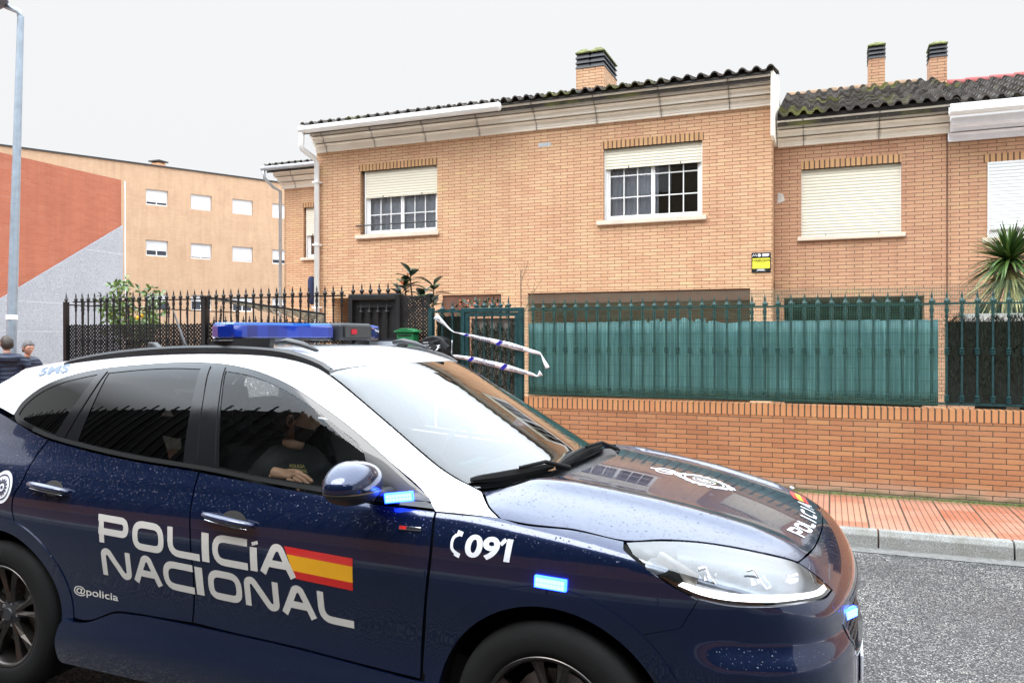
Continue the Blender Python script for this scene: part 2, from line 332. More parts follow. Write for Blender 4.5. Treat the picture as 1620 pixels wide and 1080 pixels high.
# ---------------- ground ----------------
def sheet(name, x0, x1, y0, y1, z, mat, nx=1, ny=1):
    vs = [(x0 + (x1 - x0) * i / nx, y0 + (y1 - y0) * j / ny, z) for j in range(ny + 1) for i in range(nx + 1)]
    fs = [(j * (nx + 1) + i, j * (nx + 1) + i + 1, (j + 1) * (nx + 1) + i + 1, (j + 1) * (nx + 1) + i) for j in range(ny) for i in range(nx)]
    return tag(MB().add(vs, fs).build(name, mat), kind='structure')
sheet('ground', -300, 300, -300, 300, -.05, M['concrete'])
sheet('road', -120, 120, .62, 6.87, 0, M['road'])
def pavement(name, y0, y1, mat):
    tag(MB().bx(-14.5 if y0 > 5 else -60, 60, y0, y1, -.02, .13).build(name, mat), kind='structure')
pavement('pavement', 6.985, 8.46, M['pave']); pavement('near_pavement', -1.9, .50, plain('dark_paving', (.10, .042, .030), .6, var=.3, scale=9))
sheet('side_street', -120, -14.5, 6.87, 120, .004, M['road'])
def kerb(name, y0, y1, face, x0=-14.5):
    mb = MB(); x = .36
    while x > x0: x -= .925
    while x < 14:
        lo, hi = (y0, y1); r = .035
        P = [(lo, -.03), (lo + (.012 if face < 0 else 0), .13 - r), (lo + (.04 if face < 0 else 0), .134), (hi - (.04 if face > 0 else 0), .134), (hi - (.012 if face > 0 else 0), .13 - r), (hi, -.03)]
        mb.prism(P, x + .006, x + .919, axis='x'); x += .925
    o = mb.build(name, M['kerb'], bevel=.006); return tag(o, kind='structure')
kerb('kerb', 6.865, 6.985, -1); kerb('near_kerb', .50, .62, 1)
sheet('gutter', -14.5, 60, 6.70, 6.866, .004, plain('gutter_concrete', (.12, .117, .11), .7, var=.3, scale=20, bump=.4, bscale=90))
tag(MB().bx(-14.5, 30, 8.62, 16, -.02, .12).build('yard', M['concrete']), kind='structure')
# ---------------- house builder ----------------
def wall_mb(mb, x0, x1, z0, z1, Y, holes, depth=.14, back=None):
    xs = sorted({x0, x1, *[h[0] for h in holes], *[h[1] for h in holes]}); zs = sorted({z0, z1, *[h[2] for h in holes], *[h[3] for h in holes]})
    for a, b in zip(xs, xs[1:]):
        for c, d in zip(zs, zs[1:]):
            if any(h[0] <= a and b <= h[1] and h[2] <= c and d <= h[3] for h in holes): continue
            mb.add([(a, Y, c), (b, Y, c), (b, Y, d), (a, Y, d)], [(0, 1, 2, 3)])
    for h in holes:
        a, b, c, d = h[:4]; q = h[4] if len(h) > 4 else depth
        mb.add([(a, Y, c), (a, Y + q, c), (a, Y + q, d), (a, Y, d)], [(0, 1, 2, 3)]); mb.add([(b, Y, c), (b, Y + q, c), (b, Y + q, d), (b, Y, d)], [(3, 2, 1, 0)])
        mb.add([(a, Y, d), (a, Y + q, d), (b, Y + q, d), (b, Y, d)], [(0, 1, 2, 3)])
        if c > z0: mb.add([(a, Y, c), (a, Y + q, c), (b, Y + q, c), (b, Y, c)], [(3, 2, 1, 0)])
def side_walls(mb, x0, x1, Y, yb, z0, z1):
    mb.add([(x0, Y, z0), (x0, yb, z0), (x0, yb, z1), (x0, Y, z1)], [(0, 1, 2, 3)]); mb.add([(x1, Y, z0), (x1, yb, z0), (x1, yb, z1), (x1, Y, z1)], [(0, 1, 2, 3)])
    mb.add([(x0, yb, z0), (x1, yb, z0), (x1, yb, z1), (x0, yb, z1)], [(0, 1, 2, 3)])
def cornice(house, x0, x1, Y, z0, z1, mat, steps=3, left=True, right=True, out=.30):
    """three fascia bands, each stepping out over the one below"""
    H = z1 - z0; pr = [(0, z0), (-.045, z0), (-.045, z0 + .09 * H)]; y = -.055; st_ = (out - .055) / steps
    for k in range(steps):
        za = z0 + H * (.09 + .303 * k); h = H * .303
        pr += [(y, za), (y - .004, za + h * .62), (y - st_ * .5, za + h * .74), (y - st_ * .95, za + h * .78)] + ([(y + .02, za + h * .80), (y + .02, za + h * .985)] if k < steps - 1 else [(y - st_ * .95, za + h * .985)]); y -= st_
    pr += [(y, z1 - .008), (y, z1), (.0, z1)]
    poly = [(Y + a, b) for a, b in pr]
    mb = MB(); n = len(poly)
    def ring(x, e):  # e: outward growth along x for the returned ends
        return [(x + e * .6 * (Y - a), a, b) for a, b in poly]
    A = ring(x0, -1 if left else 0); B = ring(x1, 1 if right else 0)
    mb.add(A + B, [(i, i + n, (i + 1) % n + n, (i + 1) % n) for i in range(n)] + [tuple(range(n)), tuple(range(n, 2 * n))[::-1]])
    if left:
        C = [(x0 - .6 * (Y - a), Y + 1.2, b) for a, b in poly]; mb.add(A + C, [(i, i + n, (i + 1) % n + n, (i + 1) % n) for i in range(n)])
    return mb.build('cornice', mat, house)
def tile_roof(house, x0, x1, y0, y1, z0, slope, pitch=.17, course=.20, mat='tiles', sub=8, name='roof', th=.02, x_edge=None):
    nx = int((x1 - x0) / pitch * sub) + 1; nc = max(1, int(round((y1 - y0) / course))); cl = (y1 - y0) / nc
    xs = np.linspace(x0, x1, nx); ys = np.array([v for k in range(nc) for v in (y0 + k * cl, y0 + (k + 1) * cl - .001)]); up_ = np.array([v for k in range(nc) for v in (.052, .0)]); ny = len(ys)
    X, Y = np.meshgrid(xs, ys); q = np.floor(X / pitch + .25); kk = np.repeat(np.arange(nc), 2)[:, None]
    jit = np.sin(q * 12.9898 + kk * 78.233) * 43758.5; jit = (jit - np.floor(jit) - .5)
    wv = np.cos(2 * np.pi * X / pitch); h = np.where(wv > 0, .038 * np.sqrt(np.abs(wv)), -.016 * np.sqrt(np.abs(wv)))
    Z = z0 + slope * (Y - y0) + h * (1 + .12 * (up_[:, None] > 0)) + up_[:, None] + .014 * jit * (wv > 0)
    Yo = Y + np.where(up_[:, None] > 0, .03 * jit, 0)
    V = np.stack([X, Yo, Z], -1).reshape(-1, 3).tolist()
    F_ = [(j * nx + i, j * nx + i + 1, (j + 1) * nx + i + 1, (j + 1) * nx + i) for j in range(ny - 1) for i in range(nx - 1)]
    mb = MB().add(V, F_)
    # thickness at the eave
    lo = [(x, y + .002, z - th) for x, y, z in zip(X[0], Yo[0], Z[0])]; hi = list(zip(X[0], Yo[0], Z[0])); dp = [(x, y + .5, z - th + .5 * slope) for x, y, z in lo]
    mb.add(hi + lo + dp, [(i, i + nx, i + 1 + nx, i + 1) for i in range(nx - 1)] + [(i + nx, i + 2 * nx, i + 1 + 2 * nx, i + 1 + nx) for i in range(nx - 1)])
    cl_ = [(x, y0 + .10, z + .1 * slope + .012) for x, y, z in lo]; cb = [(x, y0 + .10, z0 - .10) for x, y, z in lo]; mb.add(cl_ + cb, [(i, i + nx, i + 1 + nx, i + 1) for i in range(nx - 1)])
    return mb.build(name, M[mat], house, smooth=40)
def window(house, x0, x1, z0, z1, Y, shut_z=None, cols=2, rows=1, muntins=None, frame='white_pvc', shutter='shutter_cream', curtain=True, sill=None, soldier=None, fw=.05, top_row=None):
    """Y = plane of the glazing"""
    f = MB(); f.bx(x0, x0 + fw, Y - .03, Y + .03, z0, z1); f.bx(x1 - fw, x1, Y - .03, Y + .03, z0, z1)
    f.bx(x0 + fw, x1 - fw, Y - .03, Y + .03, z0, z0 + fw); f.bx(x0 + fw, x1 - fw, Y - .03, Y + .03, z1 - .03, z1)
    fr = f.build('window', M[frame], house, bevel=.004)
    gz1 = shut_z if shut_z else z1 - .03
    n = cols; cw = (x1 - x0 - 2 * fw) / n
    for k in range(n):
        a = x0 + fw + k * cw; s = MB(); sw = .028; yo = .004 + .012 * k
        s.bx(a, a + sw, Y - .02 + yo, Y + .02 + yo, z0 + fw, z1 - .03); s.bx(a + cw - sw, a + cw, Y - .02 + yo, Y + .02 + yo, z0 + fw, z1 - .03)
        s.bx(a + sw, a + cw - sw, Y - .02 + yo, Y + .02 + yo, z0 + fw, z0 + fw + .03)
        if muntins:
            mc, zz = muntins
            for q in range(1, mc): xx = a + sw + (cw - 2 * sw) * q / mc; s.bx(xx - .008, xx + .008, Y - .009 + yo, Y + .009 + yo, z0 + fw + .03, z1 - .03)
            for z in zz:
                for q in range(mc):
                    xa = a + sw + (cw - 2 * sw) * q / mc + (.008 if q else 0); xb = a + sw + (cw - 2 * sw) * (q + 1) / mc - (.008 if q < mc - 1 else 0); s.bx(xa, xb, Y - .009 + yo, Y + .009 + yo, z - .008, z + .008)
        s.build('sash', M[frame], fr)
        MB().add([(a + sw, Y + .0 + yo, z0 + fw + .03), (a + cw - sw, Y + yo, z0 + fw + .03), (a + cw - sw, Y + yo, z1 - .03), (a + sw, Y + yo, z1 - .03)], [(0, 1, 2, 3)]).build('pane', M['pane'], fr)
    MB().bx(x0 - .1, x1 + .1, Y + .9, Y + .92, z0 - .2, z1 + .2).build('room_back', M['dark'], fr)
    if curtain:
        nn = 60; w_ = curtain if isinstance(curtain, float) else 1.; cx1 = x0 + fw + (x1 - x0 - 2 * fw) * w_
        vs = []; fs = []
        for i in range(nn + 1):
            x = x0 + fw + (cx1 - x0 - fw) * i / nn; y = Y + .075 + .02 * math.sin(i * 1.1) + .008 * math.sin(i * 2.7)
            vs += [(x, y, z0 + .02), (x, y, z1)]
        fs = [(2 * i, 2 * i + 2, 2 * i + 3, 2 * i + 1) for i in range(nn)]
        MB().add(vs, fs).build('curtain', M['curtain'], fr, smooth=True)
    if shut_z is not None:
        mb = MB(); mb.bx(x0 + .012, x1 - .012, Y - .060, Y - .045, shut_z, z1 + .0)
        mb.bx(x0 + .012, x1 - .012, Y - .064, Y - .041, shut_z - .018, shut_z)
        sh = mb.build('shutter', M[shutter], fr)
        [MB().bx(x, x + .012, Y - .075, Y - .064, shut_z - .012, shut_z + .012).build('shutter_stop', M['black_paint'], sh) for x in (x0 + .25 * (x1 - x0), x0 + .78 * (x1 - x0))]
    [MB().bx(p - .002, p + .012, Y - .07, Y - .032, z0, z1).build('shutter_guide', M[frame], fr) for p in (x0, x1 - .01)]
    if sill: MB().bx(sill[0], sill[1], sill[4] - .05, Y - .028, sill[2], sill[3]).build('sill', M['sill'], fr, bevel=.006)
    if soldier: MB().bx(soldier[0], soldier[1], soldier[4] - .004, soldier[4] + .12, soldier[2], soldier[3]).build('lintel', M['soldier_main'], fr)
    return fr
def chimney(house, x0, x1, y0, y1, z0, z1, ztop, caps, mat='brick_main'):
    c = MB().bx(x0, x1, y0, y1, z0, z1).build('chimney', M[mat], house)
    H = ztop - z1
    for (a, b, cy0, cy1) in caps:
        mb = MB(); e = .012
        for k in range(3):
            za = z1 + H * .24 * k; zb = za + H * .235; g = .02 + .004 * k
            poly0 = [(a + g, cy0 + g), (b - g, cy0 + g), (b - g, cy1 - g), (a + g, cy1 - g)]; poly1 = [(a - e, cy0 - e), (b + e, cy0 - e), (b + e, cy1 + e), (a - e, cy1 + e)]
            # louvre course: flares downwards
            vs = [(x, y, za) for x, y in poly1] + [(x, y, zb) for x, y in poly0]; mb.add(vs, [(0, 1, 5, 4), (1, 2, 6, 5), (2, 3, 7, 6), (3, 0, 4, 7), (3, 2, 1, 0), (4, 5, 6, 7)])
        cw = mb.build('cowl', M['black_cowl'], c)
        za = z1 + H * .72; i = .08; poly1 = [(a - e, cy0 - e), (b + e, cy0 - e), (b + e, cy1 + e), (a - e, cy1 + e)]; poly2 = [(a + i, cy0 + i), (b - i, cy0 + i), (b - i, cy1 - i), (a + i, cy1 - i)]
        vs = [(x, y, za) for x, y in poly1] + [(x, y, za + .02) for x, y in poly1] + [(x, y, ztop) for x, y in poly2]
        MB().add(vs, [(k, (k + 1) % 4, (k + 1) % 4 + 4, k + 4) for k in range(4)] + [(k + 4, (k + 1) % 4 + 4, (k + 1) % 4 + 8, k + 8) for k in range(4)] + [(8, 9, 10, 11), (3, 2, 1, 0)]).build('cowl_cap', M['moss'] if a > -9e9 else 0, c)
    return c
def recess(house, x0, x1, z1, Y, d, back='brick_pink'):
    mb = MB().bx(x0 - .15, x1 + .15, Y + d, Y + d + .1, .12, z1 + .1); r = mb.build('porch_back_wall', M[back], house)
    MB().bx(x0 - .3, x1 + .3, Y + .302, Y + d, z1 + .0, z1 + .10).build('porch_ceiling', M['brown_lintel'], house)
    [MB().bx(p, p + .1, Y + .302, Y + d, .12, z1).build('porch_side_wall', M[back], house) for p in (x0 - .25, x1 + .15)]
    return r
# --- the corner house (big one) ---
hm = thing('brick_house', 'large orange brick house with two upper windows, stepped cream cornice and twin-cowled chimney', 'house', (-4.6, 11.7, .1), 'row of brick houses')
mb = MB(); Y = 11.7
wall_mb(mb, -8.43, -.75, .1, 4.945, Y, [(-7.53, -6.04, 3.45, 4.55, .13), (-3.20, -1.72, 3.455, 4.55, .13), (-4.43, -1.05, .1, 2.38, .30), (-5.94, -4.89, .1, 2.38, .30), (-8.10, -6.60, .1, 2.38, .30)])
side_walls(mb, -8.43, -.75, Y, 17.0, .1, 4.945); mb.build('wall', M['brick_main'], hm)
cornice(hm, -8.42, -.76, Y, 4.94, 5.30, M['cornice'], left=False, right=False)
MB().prism([(11.40, 4.45), (12.75, 4.45), (12.75, 5.62), (11.40, 5.335)], -.755, -.715, axis='x').build('gable_verge', M['cornice'], hm)
tile_roof(hm, -8.50, -.715, 11.33, 12.77, 5.315, .25, sub=12, pitch=.188)
MB().prism([(12.77, 5.60), (12.77, 5.66), (15.6, 4.95), (15.6, 4.9)], -8.8, -.75, axis='x').build('rear_roof', M['tiles'], hm)
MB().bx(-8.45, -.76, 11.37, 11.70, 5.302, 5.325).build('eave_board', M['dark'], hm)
window(hm, -7.46, -6.045, 3.45, 4.55, Y + .11, shut_z=4.105, muntins=(3, [3.80, 4.10]), sill=(-7.61, -6.00, 3.385, 3.45, Y), soldier=(-7.55, -6.03, 4.55, 4.665, Y), curtain=True)
window(hm, -3.195, -1.725, 3.455, 4.55, Y + .11, shut_z=4.262, muntins=(3, [3.81, 4.14]), sill=(-3.30, -1.66, 3.39, 3.455, Y), soldier=(-3.22, -1.70, 4.55, 4.665, Y), curtain=.55)
MB().tube([(-7.60, Y - .03, 3.61), (-6.03, Y - .03, 3.61)], .011).build('window_bar', M['black_paint'], hm)
MB().bx(-4.255, -4.05, Y - .004, Y + .01, 4.675, 4.735).build('vent_brick', M['zinc'], hm)
chimney(hm, -4.01, -3.52, 12.9, 13.75, 5.3, 6.25, 6.60, [(-4.01, -3.77, 12.9, 13.3), (-3.76, -3.52, 12.9, 13.3), (-3.76, -3.52, 13.33, 13.75), (-4.01, -3.77, 13.33, 13.75)])
for a, b in ((-4.43, -1.05), (-5.94, -4.89), (-8.10, -6.60)): recess(hm, a, b, 2.38, Y, 2.4)
MB().bx(-4.43, -1.05, Y + .02, Y + .30, 2.22, 2.378).build('lintel', M['brown_lintel'], hm); MB().bx(-5.94, -4.89, Y + .02, Y + .30, 1.9, 2.378).build('lintel', M['brown_lintel'], hm)
g = MB(); [g.bx(x, x + .012, Y + 2.30, Y + 2.312, 1.2, 2.05) for x in np.arange(-4.0, -2.8, .1)]; g.build('porch_grille', M['green_paint'], hm)
# gutter and downpipe
g = MB().prism([(11.20, 5.30), (11.20, 5.235), (11.235, 5.195), (11.30, 5.195), (11.335, 5.235), (11.335, 5.30), (11.325, 5.30), (11.325, 5.24), (11.295, 5.207), (11.24, 5.207), (11.21, 5.24), (11.21, 5.30)], -8.47, -4.76, axis='x'); gt = g.build('rain_gutter', M['white_pvc'], hm)
MB().lathe([(.06, -4.765), (.07, -4.76), (.06, -4.73), (.02, -4.71)], (0, 11.268, 5.25), 14, 'x').build('gutter_end', M['white_pvc'], gt, smooth=30)
dp = MB().tube([(-8.43, 11.27, 5.20), (-8.44, 11.27, 4.98), (-8.44, 11.30, 4.93), (-8.40, 11.58, 4.83), (-8.38, 11.63, 4.76), (-8.38, 11.63, .15)], .048, 12).build('downpipe', M['white_pvc'], hm, smooth=True)
b = MB(); [b.bx(-8.44, -8.32, 11.57, 11.70, z, z + .03) for z in (4.4, 3.3, 2.2)]; b.build('pipe_bracket', M['white_pvc'], dp)
# --- second house ---
h2 = thing('brick_house', 'middle brick house of the row with one closed cream shutter under a mossy tiled roof', 'house', (.4, 12.1, .1), 'row of brick houses')
mb = MB(); Y2 = 12.1
wall_mb(mb, -.745, 1.47, .1, 4.435, Y2, [(-.38, .915, 3.125, 4.09, .13), (-.62, 1.20, .1, 2.25, .30)]); side_walls(mb, -.745, 1.47, Y2, 17.2, .1, 4.435); mb.build('wall', M['brick_pink'], h2)
cornice(h2, -.70, 1.485, Y2, 4.43, 4.745, M['cornice'], left=False, right=False)
tile_roof(h2, -.69, 1.60, 11.72, 14.6, 4.76, .39, sub=10)
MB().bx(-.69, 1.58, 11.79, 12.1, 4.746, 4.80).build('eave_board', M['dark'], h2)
r = MB(); x = -.69
while x < 1.3: r.lathe([(.085, x), (.092, x + .02), (.075, x + .33), (.07, x + .36)], (0, 14.6, 5.87), 12, 'x'); x += .34
r.build('ridge_tiles', M['ridge'], h2, smooth=40)
window(h2, -.385, .915, 3.125, 4.09, Y2 + .11, shut_z=3.14, sill=(-.43, .965, 3.065, 3.125, Y2), soldier=(-.385, .915, 4.09, 4.205, Y2), curtain=False)
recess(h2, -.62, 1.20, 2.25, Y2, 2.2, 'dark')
MB().bx(1.462, 1.478, Y2 - .012, Y2 + .01, .1, 4.43).build('joint_strip', M['brown_lintel'], h2)
chimney(h2, .60, .85, 14.5, 14.9, 5.5, 6.34, 6.63, [(.60, .85, 14.5, 14.9)], 'brick_pink')
MB().add([(-.71, Y2 - .004, 3.62), (-.60, Y2 - .004, 3.66), (-.63, Y2 - .004, 3.76), (-.70, Y2 - .004, 3.78)], [(0, 1, 2, 3)]).build('mortar_patch', M['concrete'], h2)
# --- third house ---
h3 = thing('brick_house', 'rightmost brick house with white framed shutter window and a red painted roof ridge', 'house', (3.4, 12.1, .1), 'row of brick houses')
mb = MB(); wall_mb(mb, 1.475, 6.5, .1, 4.32, Y2 + .004, [(1.94, 3.3, 3.0, 4.0, .10), (1.80, 4.4, .1, 2.13, .30)]); side_walls(mb, 1.475, 6.5, Y2 + .004, 17.2, .1, 4.32); mb.build('wall', M['brick_pink'], h3)
cornice(h3, 1.49, 6.6, Y2, 4.31, 4.56, M['cornice_white'], steps=2, left=False)
MB().prism([(11.62, 4.70), (11.62, 4.60), (11.66, 4.575), (11.76, 4.575), (11.80, 4.60), (11.80, 4.70), (11.785, 4.70), (11.785, 4.61), (11.66, 4.59), (11.635, 4.61), (11.635, 4.70)], 1.45, 6.6, axis='x').build('rain_gutter', M['white_paint'], h3)
tile_roof(h3, 1.50, 6.7, 11.74, 14.6, 4.72, .37, sub=10)
r = MB(); x = 1.35
while x < 6.4: r.lathe([(.085, x), (.092, x + .02), (.075, x + .33), (.07, x + .36)], (0, 14.6, 5.79), 12, 'x'); x += .34
r.build('ridge_tiles', M['ridge_red'], h3, smooth=40)
window(h3, 1.945, 3.295, 3.0, 4.0, Y2 + .045, shut_z=3.12, frame='white_paint', shutter='shutter_white', sill=(1.88, 3.36, 2.94, 3.0, Y2), soldier=(1.90, 3.34, 4.0, 4.11, Y2), fw=.07, curtain=False)
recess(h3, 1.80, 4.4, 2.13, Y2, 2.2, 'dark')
chimney(h3, 1.51, 1.76, 14.5, 14.9, 5.5, 6.24, 6.52, [(1.51, 1.76, 14.5, 14.9)], 'brick_pink')
# --- set back house on the left ---
h0 = thing('brick_house', 'narrow set back brick wing with one slim shuttered window left of the downpipe', 'house', (-10, 14.7, .1), 'row of brick houses')
mb = MB(); Y0 = 14.7; wall_mb(mb, -11.47, -8.46, .1, 5.06, Y0, [(-10.95, -10.2, 3.48, 4.6, .13), (-10.9, -10.0, .1, 2.2, .3)]); side_walls(mb, -11.47, -8.5, Y0, 19, .1, 5.06); mb.build('wall', M['brick_main'], h0)
cornice(h0, -11.47, -8.47, Y0, 5.05, 5.42, M['cornice'], right=False)
tile_roof(h0, -11.72, -8.47, 14.3, 18.5, 5.48, .25, sub=8)
window(h0, -10.90, -10.25, 3.48, 4.6, Y0 + .11, shut_z=4.0, cols=1, sill=(-11.0, -10.15, 3.42, 3.48, Y0), soldier=(-10.97, -10.18, 4.6, 4.715, Y0), curtain=False)
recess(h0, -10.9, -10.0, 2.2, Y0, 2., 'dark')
MB().tube([(-11.75, 14.27, 5.45), (-8.5, 14.27, 5.45)], .05, 10).build('rain_gutter', M['zinc'], h0, smooth=True)
MB().tube([(-11.70, 14.27, 5.42), (-11.70, 14.30, 5.25), (-11.6, 14.5, 5.06), (-11.52, 14.62, 5.0), (-11.52, 14.62, .1)], .035, 10).build('downpipe', M['zinc'], h0, smooth=True)
tw = MB(); tw.lathe([(.02, 2.42), (.075, 2.46), (.085, 2.6), (.085, 2.95), (.06, 3.03), (.01, 3.05)], (-10.62, 14.55, 0), 12); tag(tw.build('rolled_parasol', plain('navy_cover', (.012, .02, .07), .8, var=.5, scale=30, bump=.6), smooth=50), 'rolled navy blue cover standing upright by the slim window wall behind the black railing', 'cover')
# --- alarm sign ---
sg = thing('alarm_sign', 'small black and yellow alarm company plate on the brick wall beside the house corner', 'sign', (-.9, 11.69, 2.74))
MB().bx(-1.03, -.77, 11.685, 11.698, 2.60, 2.88).build('sign_plate', M['black_paint'], sg, bevel=.004)
yel = plain('sign_yellow', (.75, .68, .05), .4, var=.03); wht = plain('sign_white', (.75, .75, .77), .4, var=.03)
MB().bx(-1.018, -.782, 11.683, 11.686, 2.655, 2.80).build('yellow_panel', yel, sg)
def text_obj(name, txt, size, mat, parent, loc, rot=(R(90), 0, 0), bold=0., align='CENTER', sx=1., ext=.0006):
    cu = bpy.data.curves.new(name, 'FONT'); cu.body = txt; cu.size = size; cu.align_x = align; cu.align_y = 'CENTER'; cu.offset = bold; cu.extrude = ext
    o = bpy.data.objects.new(name, cu); COL.objects.link(o)
    me = bpy.data.meshes.new_from_object(o.evaluated_get(bpy.context.evaluated_depsgraph_get())); bpy.data.objects.remove(o); bpy.data.curves.remove(cu)
    o = bpy.data.objects.new(name, me); COL.objects.link(o); me.materials.clear(); me.materials.append(mat); o.parent = parent
    o.location = np.array(loc) - np.array(wloc(parent)); o.rotation_euler = rot; o.scale = (sx, 1, 1); return o
text_obj('sign_lettering', 'CONECTADA', .038, M['black_paint'], sg, (-.90, 11.682, 2.768), bold=.001)
text_obj('sign_lettering', 'CENTRAL DE ALARMAS', .012, M['black_paint'], sg, (-.90, 11.682, 2.742), bold=.0003)
k = MB(); k.bx(-.885, -.79, 11.683, 11.686, 2.852, 2.862); k.bx(-.885, -.79, 11.683, 11.686, 2.838, 2.848); k.bx(-.885, -.80, 11.683, 11.686, 2.824, 2.834); k.bx(-.95, -.855, 11.683, 11.686, 2.632, 2.644); k.bx(-.965, -.84, 11.683, 11.686, 2.620, 2.624)
th_ = np.linspace(0, 2 * np.pi, 20, endpoint=False); k.prism([(-.925 + .022 * math.cos(a), 2.842 + .022 * math.sin(a)) for a in th_], 11.683, 11.686)
k.build('sign_marks', wht, sg)
MB().tube([(-1.015, 11.683, 2.826), (-1.002, 11.683, 2.858), (-.988, 11.683, 2.832), (-.974, 11.683, 2.858), (-.962, 11.683, 2.828)], .0055, 6).build('sign_logo', wht, sg)
# ---------------- buildings on the left ----------------
ang = R(61.894); P0 = np.array([-34.529, 33.218]); D_ = np.array([math.cos(ang), math.sin(ang)]); NN = np.array([math.sin(ang), -math.cos(ang)])   # NN faces the camera side
def aw(s, n, z): p = P0 + D_ * s + NN * n; return (p[0], p[1], z)
ap = thing('apartment_block', 'long pale brick apartment block with three rows of small white shuttered windows', 'building', (-34.5, 33.2, 0))
rows = [(9.05, 9.92), (6.25, 7.13), (3.30, 4.18)]; cols_ = [(-3.0, -1.9), (-.56, .60), (1.84, 3.01), (4.22, 5.44), (6.66, 7.9), (9.1, 10.3)]
xs = sorted({-9, 16, *[a for c in cols_[1:] for a in c]}); zs = sorted({0, 11.2, *[a for r_ in rows for a in r_]})
mb = MB(); q = .18
def holes(): return [(c[0], c[1], r_[0], r_[1]) for c in cols_[1:] for r_ in rows]
for a, b in zip(xs, xs[1:]):
    for c, d in zip(zs, zs[1:]):
        if any(h[0] <= a and b <= h[1] and h[2] <= c and d <= h[3] for h in holes()): continue
        mb.add([aw(a, 0, c), aw(b, 0, c), aw(b, 0, d), aw(a, 0, d)], [(0, 1, 2, 3)])
for a, b, c, d in holes():
    for p1, p2 in (((a, c), (a, d)), ((a, d), (b, d)), ((b, d), (b, c)), ((b, c), (a, c))):
        mb.add([aw(p1[0], 0, p1[1]), aw(p2[0], 0, p2[1]), aw(p2[0], -q, p2[1]), aw(p1[0], -q, p1[1])], [(0, 1, 2, 3)])
mb.add([aw(-9, 0, 0), aw(-9, -9, 0), aw(-9, -9, 11.2), aw(-9, 0, 11.2), aw(16, 0, 0), aw(16, -9, 0), aw(16, -9, 11.2), aw(16, 0, 11.2)], [(0, 1, 2, 3), (4, 7, 6, 5), (3, 2, 6, 7), (1, 5, 6, 2)])
mb.build('wall', M['brick_apt'], ap)
mb = MB(); mb.add([aw(-9, .06, 11.2), aw(16, .06, 11.2), aw(16, .06, 11.28), aw(-9, .06, 11.28), aw(-9, -.4, 11.2), aw(16, -.4, 11.2), aw(16, -.4, 11.28), aw(-9, -.4, 11.28)], [(0, 1, 2, 3), (4, 7, 6, 5), (3, 2, 6, 7), (0, 4, 5, 1)]); mb.build('roof_coping', M['black_cowl'], ap)
for i, (a, b) in enumerate(cols_[1:]):
    for j, (c, d) in enumerate(rows):
        f = MB(); e = .07
        for (u0, u1, v0, v1) in ((a, a + e, c, d), (b - e, b, c, d), (a + e, b - e, c, c + e), (a + e, b - e, d - .04, d)):
            f.add([aw(u0, -.10, v0), aw(u1, -.10, v0), aw(u1, -.10, v1), aw(u0, -.10, v1)], [(0, 1, 2, 3)])
        f.add([aw((a + b) / 2 - .03, -.105, c + e), aw((a + b) / 2 + .03, -.105, c + e), aw((a + b) / 2 + .03, -.105, d - .04), aw((a + b) / 2 - .03, -.105, d - .04)], [(0, 1, 2, 3)])
        w_ = f.build('window', M['white_pvc'], ap)
        MB().add([aw(a, -.14, c), aw(b, -.14, c), aw(b, -.14, d), aw(a, -.14, d)], [(0, 1, 2, 3)]).build('pane', plain('apartment_pane', (.05, .06, .08), .1) if (i, j) == (0, 0) else bpy.data.materials['apartment_pane'], w_)
        op = [(.20, .0, .0, .0, .0), (.35, .12, .10, .3, .2), (.5, .6, .5, .5, .5)][j][i]
        if (i, j) == (1, 0): op = .06
        z_ = c + (d - c) * op
        MB().add([aw(a + e * .5, -.085, z_), aw(b - e * .5, -.085, z_), aw(b - e * .5, -.085, d), aw(a + e * .5, -.085, d)], [(0, 1, 2, 3)]).build('shutter', M['shutter_apt'], w_)
c = MB(); p = aw(.55, -1.6, 0); c.bx(p[0] - .28, p[0] + .28, p[1] - .25, p[1] + .25, 11.2, 11.72); ch = c.build('chimney', M['brick_apt'], ap)
MB().bx(p[0] - .40, p[0] + .40, p[1] - .35, p[1] + .35, 11.78, 11.85).build('cowl_cap', M['black_cowl'], ch); c = MB(); [c.bx(p[0] + a - .04, p[0] + a + .04, p[1] - .2, p[1] + .2, 11.72, 11.78) for a in (-.22, .22)]; c.build('cowl', M['black_cowl'], ch)
# orange hall with granite base
ang2 = R(96.684); Q0 = np.array([-16.634, 14.869]); E_ = np.array([math.cos(ang2), math.sin(ang2)]); N2 = np.array([math.sin(ang2), -math.cos(ang2)])
def hw(s, n, z): p = Q0 + E_ * s + N2 * n; return (p[0], p[1], z)
hl = thing('brick_hall', 'deep orange brick hall whose lower wall is grey granite cut along a rising diagonal', 'building', (-16.6, 14.9, 0))
mb = MB(); ztop = 5.68
mb.add([hw(-12, 0, 0), hw(0, 0, 0), hw(0, 0, ztop), hw(-2, 0, ztop - .05), hw(-4, 0, ztop - .10), hw(-12, 0, ztop - .3), hw(-12, -8, 0), hw(0, -8, 0), hw(0, -8, ztop), hw(-12, -8, ztop - .3)], [(0, 1, 2, 3, 4, 5), (1, 7, 8, 2), (6, 0, 5, 9), (7, 6, 9, 8), (5, 4, 3, 2, 8, 9)])
mb.build('wall', M['brick_hall'], hl)
dz = lambda s: 4.53 + s * (4.53 - 2.52) / 3.46
mb = MB(); poly = [(-8.0, 0), (-.0, 0), (0, 4.53), (-3.46, 2.52), (-7.8, .0)]
mb.add([hw(s, .05, z) for s, z in poly] + [hw(s, .0, z) for s, z in poly], [(0, 1, 2, 3, 4), (5, 9, 8, 7, 6), (1, 6, 7, 2), (2, 7, 8, 3), (3, 8, 9, 4)])
gb = mb.build('granite_base', M['granite'], hl)
mb = MB()
